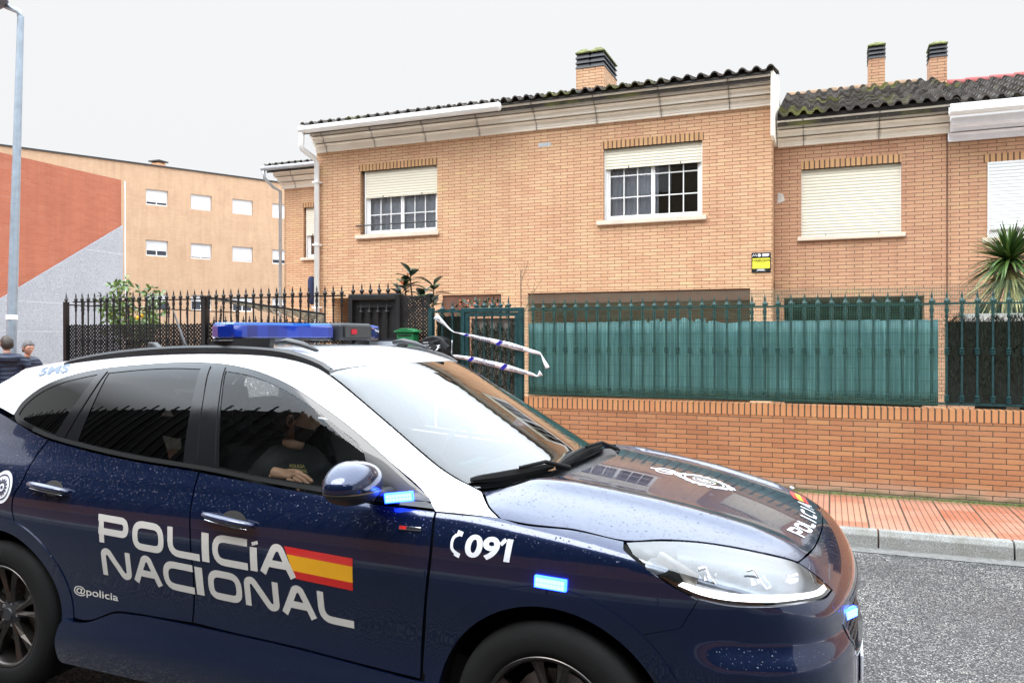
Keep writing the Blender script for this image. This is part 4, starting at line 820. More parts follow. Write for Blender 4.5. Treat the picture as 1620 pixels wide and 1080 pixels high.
def yucca():
    r = random.Random(4); root = thing('yucca', 'big spiky yucca with drooping lower leaves at the right edge', 'plant', (1.80, 9.9, .12)); c = np.array([1.80, 9.9, 2.47])
    MB().tube([(1.85, 9.95, .12), (1.83, 9.93, 1.4), c], [.07, .055, .05], 8).build('trunk', M['bark'], root, smooth=True); V = []; F_ = []; W_ = []; G_ = []
    for k in range(260):
        a = r.uniform(0, 2 * math.pi); el = math.asin(r.uniform(-.35, 1)); d = (math.cos(a) * math.cos(el), math.sin(a) * math.cos(el), math.sin(el)); leaf_card(V, F_, c + np.array(d) * .03 + [0, 0, .05 * r.random()], d, (0, 0, 1.01), r.uniform(.36, .52), .030, .12 + .25 * (el < .2), fold=.35, shape=(.6, 1., .95, .8, .5, .02))
    for k in range(120):
        a = r.uniform(0, 2 * math.pi); el = r.uniform(-1.25, -.35); d = (math.cos(a) * math.cos(el), math.sin(a) * math.cos(el), math.sin(el)); leaf_card(W_, G_, c - [0, 0, .04 + .1 * r.random()], d, (0, 0, 1.01), r.uniform(.45, .66), .028, .18, fold=.35, shape=(.6, 1., .95, .8, .5, .02))
    MB().add(V, F_).build('foliage', M['yucca_leaf'], root); MB().add(W_, G_).build('drooping_foliage', M['yucca_dry'], root)
yucca()
def palm(x, y, h_, name='palm_tree', label=''):
    r = random.Random(int(abs(x) * 10)); root = thing(name, label, 'tree', (x, y, 0)); MB().tube([(x, y, 0), (x + .1, y, h_ * .5), (x, y, h_)], [.2, .15, .14], 10).build('trunk', M['bark'], root); V = []; F_ = []
    for k in range(22):
        a = k * 2.4; el = .9 - .06 * k; p = np.array([x, y, h_]); d = np.array([math.cos(a) * math.cos(el), math.sin(a) * math.cos(el), math.sin(el)]); L_ = 1.7
        for i in range(16):
            t = (i + 1) / 16; q = p + d * L_ * t - np.array([0, 0, .9]) * t * t
            for s in (-1, 1): sd = np.cross(d, (0, 0, 1)) * s + d * .5 + np.array([0, 0, -.3]); leaf_card(V, F_, q, sd, (0, 0, 1), .42 * (1.1 - t * .6), .03, .2, shape=(.5, 1, .02))
    MB().add(V, F_).build('crown', M['yucca_leaf'], root)
palm(-9.6, -3.4, 4.6, label='palm behind the corrugated fence, mirrored in the rear car window'); palm(-12.2, -3.6, 4.2, label='shorter palm further left behind the corrugated fence')
# moss and weeds where wall meets pavement
r = random.Random(8); V = []; F_ = []
for k in range(2600):
    x = r.uniform(-1.6, 2.6); x = x if r.random() < .5 else r.choice([-.6, .15, 1.2, 1.5, -1.1]) + r.gauss(0, .22); leaf_card(V, F_, (x, 8.445 - abs(r.gauss(0, .022)), .13), rdir(r, 1.5) * [1, .6, 1], (0, -1, .3), r.uniform(.008, .028), .006, .3, shape=(1, .7, .02))
tag(MB().add(V, F_).build('weeds', M['leaf']), 'thin line of moss and weeds at the foot of the brick wall', 'weeds', kind='stuff')

# ---------------- people ----------------
def skin_mesh(name, pts, edges, radii, mat, parent, root=0, sub=2):
    """one continuous skinned body grown over connected joints"""
    me = bpy.data.meshes.new(name); P = np.array(pts, float) - np.array(wloc(parent)); me.from_pydata(P.tolist(), edges, []); o = bpy.data.objects.new(name, me); COL.objects.link(o)
    sk = o.modifiers.new('skin', 'SKIN'); lay = me.skin_vertices[0].data
    for i, r_ in enumerate(radii): lay[i].radius = (r_, r_) if isinstance(r_, (int, float)) else r_
    lay[root].use_root = True
    sb = o.modifiers.new('sub', 'SUBSURF'); sb.levels = sub; sb.render_levels = sub
    ev = o.evaluated_get(bpy.context.evaluated_depsgraph_get()); m2 = bpy.data.meshes.new_from_object(ev); bpy.data.objects.remove(o); bpy.data.meshes.remove(me)
    m2.polygons.foreach_set('use_smooth', [True] * len(m2.polygons)); m2.materials.clear(); m2.materials.append(mat); o = bpy.data.objects.new(name, m2); COL.objects.link(o); o.parent = parent; return o
def head_parts(c, fwd, s=1., tilt=0.):
    """head vertices: ovoid with brow, nose, lips, chin; c = centre, fwd = facing direction (xy)"""
    f = np.array([fwd[0], fwd[1], 0.]); f /= np.linalg.norm(f); f = f * math.cos(tilt) + np.array([0, 0, 1]) * math.sin(tilt); l_ = np.cross((0, 0, 1), f); l_ /= np.linalg.norm(l_); u = np.cross(f, l_)
    nu, nv = 40, 32; V = []
    for j in range(nv + 1):
        ph = -math.pi / 2 + math.pi * j / nv; cz = math.sin(ph); cr = math.cos(ph)
        for i in range(nu):
            th = 2 * math.pi * i / nu; x = math.cos(th) * cr; y = math.sin(th) * cr; z = cz
            rx, ry, rz = .098, .076, .118
            if z < 0: ry *= 1 + .28 * z; rx *= 1 + .10 * z
            X, Y_, Z = x * rx, y * ry, z * rz
            if x > 0:
                fr = max(0, x) ** 2
                X += .006 * math.exp(-((z - .18) / .10) ** 2) * fr                                   # brow
                X -= .010 * math.exp(-((z - .02) / .10) ** 2) * math.exp(-((abs(y) - .36) / .16) ** 2)    # eye sockets
                X += .024 * math.exp(-(y / .12) ** 2) * math.exp(-((z + .22) / .16) ** 2)                # nose
                X += .008 * math.exp(-(y / .25) ** 2) * (math.exp(-((z + .50) / .05) ** 2) + math.exp(-((z + .60) / .05) ** 2))
                X += .012 * math.exp(-(y / .3) ** 2) * math.exp(-((z + .84) / .12) ** 2)               # chin
            if z < -.3 and x < 0: X *= 1 + .35 * (z + .3)
            V.append(np.array(c) + s * (f * X + l_ * Y_ + u * Z))
    Fc = [(j * nu + i, j * nu + (i + 1) % nu, (j + 1) * nu + (i + 1) % nu, (j + 1) * nu + i) for j in range(nv) for i in range(nu)]
    return V, Fc, (f, l_, u)
SKIN = plain('skin_tone', (.62, .37, .25), .55, var=.10, scale=20); SKIN2 = plain('skin_tone_pink', (.52, .27, .19), .55, var=.10, scale=20)
EYE = plain('eye_dark', (.03, .02, .015), .2)
def add_head(root, c, fwd, skin, hair, hairlen='short', s=1., tilt=0., beard=None):
    V, Fc, (f, l_, u) = head_parts(c, fwd, s, tilt); mb = MB().add(V, Fc)
    for sd in (-1, 1):                                                                                # ears
        ec = np.array(c) + s * (f * -.004 + l_ * sd * .076 - u * .008); ev = []
        for k in range(10):
            t = 2 * math.pi * k / 10; p = ec + s * (f * .017 * math.cos(t) + u * .031 * math.sin(t)); ev += [p, p + s * (l_ * sd * .012 - f * .008)]
        mb.add(ev + [ec + s * (l_ * sd * .004)], [(2 * k, 2 * ((k + 1) % 10), 2 * ((k + 1) % 10) + 1, 2 * k + 1) for k in range(10)] + [(2 * k + 1, 2 * ((k + 1) % 10) + 1, 20) for k in range(10)])
    h = mb.build('head', skin, root, smooth=True)
    e = MB()
    for sd in (-1, 1): e.add([np.array(c) + s * (f * (.086 + .004 * math.cos(t) * 0) + l_ * (sd * .029 + .011 * math.cos(t)) + u * (.004 + .005 * math.sin(t))) for t in np.linspace(0, 2 * np.pi, 10, endpoint=False)], [tuple(range(10))])
    e.build('eyes', EYE, h)
    # hair cap
    nu, nv = 48, 24; V = []; r = random.Random(3)
    for j in range(nv + 1):
        for i in range(nu):
            th = 2 * math.pi * i / nu; x0_ = math.cos(th); low = float(np.interp(x0_, (-1, -.35, -.05, .25, .55, 1), (-.62, -.58, -.15, .10, .44, .50))); ph = math.asin(max(-1, min(1, low))) + (math.pi / 2 - math.asin(low)) * j / nv
            cz, cr = math.sin(ph), math.cos(ph); x, y, z = math.cos(th) * cr, math.sin(th) * cr, cz; g = (1.13 if j else 1.03) + .04 * math.sin(i * 5.1 + j * 2.2) + .03 * math.sin(i * 2.3 + j) * r.random()
            V.append(np.array(c) + s * g * (f * x * .098 + l_ * y * .077 + u * z * .117))
    MB().add(V, [(j * nu + i, j * nu + (i + 1) % nu, (j + 1) * nu + (i + 1) % nu, (j + 1) * nu + i) for j in range(nv) for i in range(nu)]).build('hair', hair, h, smooth=True)
    if beard:
        V = []; nu, nv = 30, 10
        for j in range(nv + 1):
            for i in range(nu + 1):
                th = -1.5 + 3.0 * i / nu; top = -.44 + .22 * (abs(th) / 1.5) ** 2; ph = math.asin(-.97) + (math.asin(top) - math.asin(-.97)) * j / nv; cz, cr = math.sin(ph), math.cos(ph); x, y, z = math.cos(th) * cr, math.sin(th) * cr, cz
                X = x * .098 * (1 + .10 * z) + .012 * math.exp(-(y / .3) ** 2) * math.exp(-((z + .84) / .12) ** 2) * (x > 0); V.append(np.array(c) + s * 1.05 * (f * X + l_ * y * .076 * (1 + .28 * z) + u * z * .118))
        MB().add(V, [(j * (nu + 1) + i, j * (nu + 1) + i + 1, (j + 1) * (nu + 1) + i + 1, (j + 1) * (nu + 1) + i) for j in range(nv) for i in range(nu)]).build('beard', beard, h, smooth=True)
    return h
def puffer():
    t = NT('puffer_navy'); v = t.obj(); s = t.n('SeparateXYZ'); t.l(v, s.inputs[0]); z = t.math('ADD', s.outputs[2], t.math('MULTIPLY', t.noise(v, 4, 2), .03))
    b = t.math('ABSOLUTE', t.math('SINE', t.math('MULTIPLY', z, 52))); n = t.noise(v, 22, 4)
    return t.set(color=t.mix(n, (.006, .011, .028), (.012, .022, .055)), rough=.6, normal=t.bump(t.math('ADD', t.math('POWER', b, .5), t.math('MULTIPLY', n, .35)), .7, .015)) and t.m
PUFF = puffer(); JEAN = plain('jeans', (.03, .04, .07), .9, var=.3, bump=.3)
def hand(parent, w_, fwd, side, down, skin, s=1., curl=.25, name='hand'):
    """palm and five separate fingers; w_ wrist, fwd finger direction, side towards the thumb"""
    f, sd, dn = [np.array(a, float) / np.linalg.norm(a) for a in (fwd, side, down)]; P = []; E_ = []; Rr = []
    P.append(w_ - f * .03 * s); Rr.append(.027 * s); P.append(w_ + f * .0 * s); Rr.append(.026 * s); P.append(w_ + f * .045 * s); Rr.append((.038 * s, .016 * s)); P.append(w_ + f * .08 * s); Rr.append((.036 * s, .014 * s)); E_ += [(0, 1), (1, 2), (2, 3)]
    o = skin_mesh(name, P, E_, Rr, skin, parent, 1)
    for k, (off, L_) in enumerate(((.030, .070), (.010, .080), (-.010, .074), (-.030, .058))):
        a = w_ + f * .075 * s + sd * off * s; c = curl + .06 * k; b = a + (f * math.cos(c) + dn * math.sin(c)) * L_ * .45 * s; d = b + (f * math.cos(c * 2) + dn * math.sin(c * 2)) * L_ * .32 * s; e = d + (f * math.cos(c * 2.8) + dn * math.sin(c * 2.8)) * L_ * .25 * s
        skin_mesh('finger', [a - f * .02 * s, a, b, d, e], [(0, 1), (1, 2), (2, 3), (3, 4)], [.0095 * s, .0095 * s, .0088 * s, .008 * s, .0068 * s], skin, o, 0)
    a = w_ + f * .015 * s + sd * .026 * s; b = a + (f * .7 + sd * .7) * .035 * s + dn * .006; d = b + (f * .9 + sd * .35) * .032 * s + dn * .008
    skin_mesh('thumb', [a - sd * .012, a, b, d], [(0, 1), (1, 2), (2, 3)], [.013 * s, .012 * s, .010 * s, .008 * s], skin, o, 0); return o
def pedestrian(x, y, h_, fwd, label, hair, skin, sex=0, lean=0.):
    root = thing('person', label, 'person', (x, y, 0), 'people standing behind the car'); k = h_ / 1.75; f = np.array([fwd[0], fwd[1], 0.]); f /= np.linalg.norm(f); l_ = np.cross((0, 0, 1), f); b = np.array([x, y, 0.]); Z = np.array([0, 0, 1.])
    q = lambda a, c_, z: b + (f * a + l_ * c_ + Z * z) * k
    top = lean
    P = [q(0, 0, .98), q(.01, 0, 1.12), q(.02 + top * .4, 0, 1.30), q(.02 + top * .7, 0, 1.43), q(.03 + top, 0, 1.50)]; Rr = [(.165 * k, .125 * k), (.16 * k, .13 * k), (.185 * k, .135 * k), (.15 * k, .11 * k), .07 * k]; E_ = [(0, 1), (1, 2), (2, 3), (3, 4)]
    for sd in (-1, 1):
        n = len(P); P += [q(.01 + top * .6, sd * .17, 1.41), q(-.02 + top * .5, sd * .245, 1.30), q(-.03, sd * .27, 1.08), q(.07, sd * .25, .88)]; Rr += [.085 * k, .078 * k, .064 * k, .05 * k]; E_ += [(3, n), (n, n + 1), (n + 1, n + 2), (n + 2, n + 3)]
    skin_mesh('jacket', P, E_, Rr, PUFF, root)
    P = [q(0, 0, 1.0)]; Rr = [(.15 * k, .11 * k)]; E_ = []
    for sd in (-1, 1): n = len(P); P += [q(0, sd * .095, .88), q(.02, sd * .10, .50), q(-.01, sd * .10, .10)]; Rr += [.098 * k, .066 * k, .052 * k]; E_ += [(0, n), (n, n + 1), (n + 1, n + 2)]
    skin_mesh('trousers', P, E_, Rr, JEAN, root)
    s = MB(); [s.box(q(.04, sd * .10, .045), (.14 * k, .05 * k, .045 * k), [f, l_, Z]) for sd in (-1, 1)]; s.build('shoes', M['black_paint'], root, bevel=.02)
    for sd in (-1, 1): hand(root, q(.085, sd * .25, .86), (f * .3 - Z), f, f * .5 - Z * .2, skin, k)
    hc = q(.05 + top * 1.25, 0, 1.633); add_head(root, hc, fwd, skin, hair, s=k * .98, tilt=-.15)
    skin_mesh('neck', [q(.02 + top * .9, 0, 1.46), q(.035 + top * 1.1, 0, 1.56)], [(0, 1)], [.06 * k, .055 * k], skin, root)
    V = []; n = 28   # hood lying behind the neck
    H_ = MB()
    for j, (rr_, zz) in enumerate(((.085, 1.37), (.135, 1.39), (.150, 1.43), (.130, 1.475), (.095, 1.48), (.085, 1.42))):
        V += [q(top - .02 + rr_ * 1.0 * math.cos(t) - .02, rr_ * 1.0 * math.sin(t), zz - .03 * math.cos(t) * (1 if math.cos(t) > 0 else -.3) * (j > 0)) for t in np.linspace(0, 2 * np.pi, n, endpoint=False)]
    H_.add(V, [(j * n + i, j * n + (i + 1) % n, (j + 1) * n + (i + 1) % n, (j + 1) * n + i) for j in range(5) for i in range(n)]).build('hood', PUFF, root, smooth=True)
HAIR_D = plain('dark_hair', (.035, .022, .015), .5, var=.5, scale=60, bump=.6); HAIR_G = plain('grey_hair', (.12, .115, .11), .5, var=.25, scale=60, bump=.6)
pedestrian(-10.80, 7.72, 1.70, (-.85, .3), 'dark haired person in a navy quilted jacket at the left edge, nearer the camera', HAIR_D, SKIN2, lean=.0)
pedestrian(-11.36, 8.38, 1.63, (.9, -.1), 'grey haired person in a navy hooded jacket beside the dark haired one', HAIR_G, SKIN2, lean=.05)
def _sp(xs, ys):
    xs=np.array(xs,float); ys=np.array(ys,float); n=len(xs); h=np.diff(xs)
    A=np.zeros((n,n)); b=np.zeros(n); A[0,0]=A[-1,-1]=1
    for i in range(1,n-1):
        A[i,i-1]=h[i-1];A[i,i]=2*(h[i-1]+h[i]);A[i,i+1]=h[i]
        b[i]=3*((ys[i+1]-ys[i])/h[i]-(ys[i]-ys[i-1])/h[i-1])
    c=np.linalg.solve(A,b)
    a=ys[:-1]; d=(c[1:]-c[:-1])/(3*h); bb=(ys[1:]-ys[:-1])/h-h*(2*c[:-1]+c[1:])/3
    def f(x):
        x=np.asarray(x,float); xc=np.clip(x,xs[0],xs[-1]); i=np.clip(np.searchsorted(xs,xc)-1,0,n-2); t=xc-xs[i]
        y=a[i]+bb[i]*t+c[i]*t*t+d[i]*t**3
        s0=bb[0]; tn=h[-1]; s1=bb[-1]+2*c[-2]*tn+3*d[-1]*tn*tn
        return y+np.where(x<xs[0],(x-xs[0])*s0,0)+np.where(x>xs[-1],(x-xs[-1])*s1,0)
    return f
def smax(a,b,k):
    h=np.clip(.5+.5*(a-b)/k,0,1); return b+(a-b)*h+k*h*(1-h)
def smin(a,b,k): return -smax(-a,-b,k)
# plan half width of the lower body
PW=_sp([-3.75,-3.45,-3.1,-2.7,-2.,-1.,-.3,.1,.4,.6,.8,1.0],[.78,.845,.895,.922,.93,.93,.927,.915,.895,.86,.80,.70])
# tumble of lower body with height (inward offset)
PZ=_sp([.15,.25,.33,.42,.55,.72,.86,.94,1.0,1.06,1.12,1.3],[.07,.035,.022,.03,.03,.008,.0,.008,.026,.054,.090,.20])
# greenhouse half width at z=1.1
GW=_sp([-3.6,-3.2,-2.76,-2.2,-1.6,-1.,-.6,-.35,0],[.70,.765,.825,.862,.872,.862,.838,.80,.74])
BELT=_sp([-3.6,-2.9,-2.2,-1.57,-.45,0,.4],[1.20,1.18,1.145,1.111,1.04,1.01,.97])
# bonnet centre height and nose
BN=_sp([-.6,-.2,.1,.4,.65,.8,.92,1.0],[1.19,1.135,1.095,1.04,.975,.925,.86,.78])
NZ=_sp([.15,.25,.4,.55,.7,.82,.92],[.10,.03,.0,.0,.008,.03,.085])
ROOF=_sp([-3.6,-3.2,-2.8,-2.3,-1.8,-1.4,-1.1,-.8],[1.45,1.512,1.567,1.613,1.632,1.626,1.605,1.57])
def lower(x,w,z):
    side=w-PW(x)+PZ(z)
    deck=np.where(x>-.35,BN(np.maximum(x,-.35)),BN(-.35)+0*x)
    crown=.055*(np.clip(w,0,1)/.8)**2+.03*np.clip((w-.55)/.3,0,1)**2
    # power dome crease
    dome=.021*np.exp(-((w-.53+.10*x)/.062)**2)
    bon=z-(deck-crown+dome*np.clip((x+.35)/.3,0,1)*np.clip((.86-x)/.25,0,1))
    dk=z-BELT(x)-.012
    t=np.clip((x+.62)/.5,0,1); t=t*t*(3-2*t)
    top=dk*(1-t)+bon*t
    nose=x-(.975-.20*w**2-.25*np.clip(w-.45,0,1)**2-NZ(z))
    tail=-x-(3.66-.10*w**2)+.10*np.clip((z-1.0)/.3,0,1)
    nose=x-(.975-.20*w**2-.25*np.clip(w-.45,0,1)**2-NZ(z))
    ss=lambda v:np.clip(v,0,1)**2*(3-2*np.clip(v,0,1))
    bl=.044*ss((.715-z)/.10)*ss((x-.42)/.18)*ss((z-.26)/.14)*ss((w-.35)/.2)
    side=side-bl; nose=nose-bl*.6
    f=smax(side,top,.05)
    f=smax(f,nose,.13)
    f=smax(f,tail,.10)
    f=smax(f,.16-z,.03)
    return f
def cabin(x,w,z):
    s=np.maximum(z-1.1,-.06); g=w-GW(x)+s*.30+.33*s*np.abs(s)
    xb=-.345+.205*(1-(w/.715)**2)
    ws=((z-1.08)-(xb-x)*.55)*.876
    roof=z-(ROOF(x)-.10*w**2)
    bl=((z-1.30)*.5+(-x-3.42+.10*w**2))*.85
    t=smax(ws,roof,.10)
    t=smax(t,bl,.06)
    return smax(smax(g,t,.11),.88-z,.02)
def F(x,y,z):
    w=np.sqrt(np.asarray(y)**2+1e-6)
    return smin(lower(x,w,z),cabin(x,w,z),.02)
def march(o,d,t0=0,t1=6,n=600):
    """first surface hit along rays o+t d (vectorised)"""
    o=np.atleast_2d(o).astype(float); d=np.atleast_2d(d).astype(float)
    ts=np.linspace(t0,t1,n)
    N=len(o); lo=np.full(N,np.nan); hi=np.full(N,np.nan)
    prev=F(*(o+d*ts[0]).T)
    for k in range(1,n):
        c=F(*(o+d*ts[k]).T); m=(c<=0)&(prev>0)&np.isnan(lo)
        lo[m]=ts[k-1];hi[m]=ts[k];prev=c
        if not np.isnan(lo).any(): break
    for _ in range(26):
        mid=(lo+hi)/2; v=F(*(o+d*mid[:,None]).T); s=v>0
        lo=np.where(s,mid,lo); hi=np.where(s,hi,mid)
    return o+d*((lo+hi)/2)[:,None]
def normal(P,e=1e-3):
    x,y,z=P.T
    g=np.stack([F(x+e,y,z)-F(x-e,y,z),F(x,y+e,z)-F(x,y-e,z),F(x,y,z+e)-F(x,y,z-e)],1)
    return g/np.linalg.norm(g,axis=1)[:,None]

# ---------------- police car ----------------
def paint(name, col, drops=True, rough=.25, wetness=1., metal=0.):
    t = NT(name); v = t.obj(); g = t.n('NewGeometry'); Nz = t.n('SeparateXYZ'); t.l(g.outputs['Normal'], Nz.inputs[0])
    t.set(color=col, rough=rough, coat=1., crough=.015, spec=.5, metal=metal); t.b.inputs['Coat IOR'].default_value = 1.52
    if drops:
        hs = []
        for sc_, dens in ((120, .40), (70, .66)):
            vo = t.n('TexVoronoi'); vo.inputs['Scale'].default_value = sc_; vo.inputs['Randomness'].default_value = 1.; t.l(v, vo.inputs['Vector'])
            sp = t.n('SeparateXYZ'); t.l(vo.outputs['Color'], sp.inputs[0]); on = t.math('GREATER_THAN', sp.outputs[0], dens)
            rad = t.math('ADD', t.math('MULTIPLY', sp.outputs[1], .17), .10); q = t.math('SUBTRACT', 1, t.math('DIVIDE', vo.outputs['Distance'], rad), clamp=True)
            hs.append(t.math('MULTIPLY', t.math('POWER', q, .6), on))
        h = t.math('MAXIMUM', *hs); up = t.n('MapRange'); t.l(Nz.outputs[2], up.inputs[0]); up.inputs[1].default_value = .16; up.inputs[2].default_value = .45
        h = t.math('MULTIPLY', h, up.outputs[0])
        nb_ = t.bump(h, .6, .005 * wetness); t.set(cnormal=nb_, normal=nb_)
    return t.m
M['navy'] = paint('police_navy', (.0045, .0135, .052), metal=.55, rough=.22); M['car_white'] = paint('police_white', (.70, .71, .73), drops=False, rough=.35)
M['gloss_black'] = plain('gloss_black', (.008, .008, .009), .12, var=.1, coat=.1); M['rubber'] = plain('rubber', (.007, .007, .007), .8, var=.25, bump=.1, spec=.25)
M['satin_black'] = plain('satin_black', (.020, .021, .023), .4, var=.2); M['chrome'] = plain('chrome', (.60, .62, .66), .12, metal=1, var=.05); M['dark_chrome'] = plain('dark_chrome', (.10, .12, .18), .08, metal=.9, var=.05)
M['side_glass'] = glass('side_glass', (.90, .92, .90), 0, 1.0); M['rear_glass'] = glass('rear_glass', (.025, .027, .026), 0, 1.15); M['screen_glass'] = glass('screen_glass', (.60, .66, .66), 0, 2.3)
M['lens'] = glass('lens_glass', (.85, .87, .9), 0, 2.6); M['alloy'] = plain('alloy', (.085, .075, .068), .28, metal=.85, var=.1); M['alloy_face'] = plain('alloy_face', (.09, .08, .075), .3, metal=.9, var=.08)
M['seat_cloth'] = plain('seat_cloth', (.018, .018, .02), .9, var=.3); M['reflector'] = plain('reflector', (.75, .75, .78), .18, metal=.9, var=.05)
M['lettering'] = plain('vinyl_lettering', (.62, .60, .56), .35, var=.05, coat=.5); M['lettering_w'] = plain('vinyl_white', (.76, .77, .80), .3, var=.04, coat=.5); M['lettering_b'] = plain('vinyl_blue_grey', (.10, .14, .22), .4, var=.1)
M['flag_red'] = plain('flag_red', (.55, .018, .015), .35, var=.05, coat=.5); M['flag_yellow'] = plain('flag_yellow', (.75, .36, .01), .35, var=.05, coat=.5)
def emis(name, col, st): t = NT(name); t.set(color=(.02, .02, .02), emit=col, es=st); return t.m
M['led_halo'] = emis('led_halo', (.008, .035, 1.), 14.); M['led_core'] = emis('led_core', (.10, .28, 1.), 4.5); M['drl'] = emis('daytime_lamp', (1., 1., 1.), 3.)
def blue_lens():
    t = NT('blue_lens'); v = t.obj(); g = t.n('SeparateXYZ'); t.l(v, g.inputs[0])
    cell = t.math('FLOOR', t.math('MULTIPLY', g.outputs[1], 22)); wn = t.n('TexWhiteNoise', noise_dimensions='1D'); t.l(cell, wn.inputs['W'])
    c = t.mix(wn.outputs['Value'], (.003, .010, .15), (.010, .045, .40)); t.set(color=c, rough=.12, coat=1.)
    t.b.inputs['Transmission Weight'].default_value = .25; return t.m
M['blue_lens'] = blue_lens()
CY = R(-1.24)
car = thing('police_car', 'dark navy and white police SUV with blue roof light bar filling the foreground', 'car', (-.856, 3.40, 0)); car.rotation_euler = (0, 0, CY)
def cwl(o): return o            # children are modelled in car coordinates
class CB(MB):
    def build(s, name, mat, parent=None, **k):
        p = parent; o = MB.build(s, name, mat, None, **k); o.parent = p; return o
def cskin(*a, **k):
    o = skin_mesh(a[0], a[1], a[2], a[3], a[4], None, *a[6:], **k); o.parent = a[5]; return o
def trace(O_, D_):
    """sphere-trace rays onto the body"""
    t = np.zeros(len(O_)); best = None
    for i in range(90):
        P = O_ + D_ * t[:, None]; f = F(P[:, 0], P[:, 1], P[:, 2]); t = t + f * .6
    return O_ + D_ * t[:, None]
def resample(loop, sp):
    L_ = np.array(loop, float); n = len(L_); seg = np.roll(L_, -1, 0) - L_; ln = np.linalg.norm(seg, axis=1); T = seg / (ln[:, None] + 1e-9)
    corner = [(T[i - 1] @ T[i]) < math.cos(R(33)) for i in range(n)]; out_ = []
    for i in range(n):
        p1, p2 = L_[i], L_[(i + 1) % n]; p0 = L_[i - 1] if not corner[i] else p1 - (p2 - p1); p3 = L_[(i + 2) % n] if not corner[(i + 1) % n] else p2 + (p2 - p1)
        m = max(1, int(math.ceil(ln[i] / sp)))
        # centripetal-ish tangents scaled to the segment
        m1 = (p2 - p0); m1 = m1 / (np.linalg.norm(m1) + 1e-9) * ln[i]; m2 = (p3 - p1); m2 = m2 / (np.linalg.norm(m2) + 1e-9) * ln[i]
        for k in range(m):
            t = k / m; out_.append((2 * t ** 3 - 3 * t * t + 1) * p1 + (t ** 3 - 2 * t * t + t) * m1 + (-2 * t ** 3 + 3 * t * t) * p2 + (t ** 3 - t * t) * m2)
    return np.array(out_)
def inpoly(P, poly):
    x, y = P[:, 0], P[:, 1]; a = poly; b = np.roll(poly, -1, 0); c = np.zeros(len(P), bool)
    for (x0, y0), (x1, y1) in zip(a, b):
        if y0 == y1: continue
        c ^= ((y0 > y) != (y1 > y)) & (x < (x1 - x0) * (y - y0) / (y1 - y0) + x0)
    return c
def edge_dist(P, poly):
    d = np.full(len(P), 1e9); a = poly; b = np.roll(poly, -1, 0)
    for p, q in zip(a, b):
        v = q - p; t = np.clip(((P - p) @ v) / (v @ v + 1e-12), 0, 1); d = np.minimum(d, np.linalg.norm(P - (p + t[:, None] * v), axis=1))
    return d
def inset(poly, g):
    if g == 0: return poly
    A = .5 * np.sum(poly[:, 0] * np.roll(poly[:, 1], -1) - np.roll(poly[:, 0], -1) * poly[:, 1]); s = 1 if A > 0 else -1
    e = np.roll(poly, -1, 0) - poly; e /= np.linalg.norm(e, axis=1)[:, None] + 1e-12; n = np.stack([-e[:, 1], e[:, 0]], 1) * s; m = n + np.roll(n, 1, 0); L2 = np.sum(m * m, 1)[:, None]; return poly + m * (2 * g / np.maximum(L2, .8))
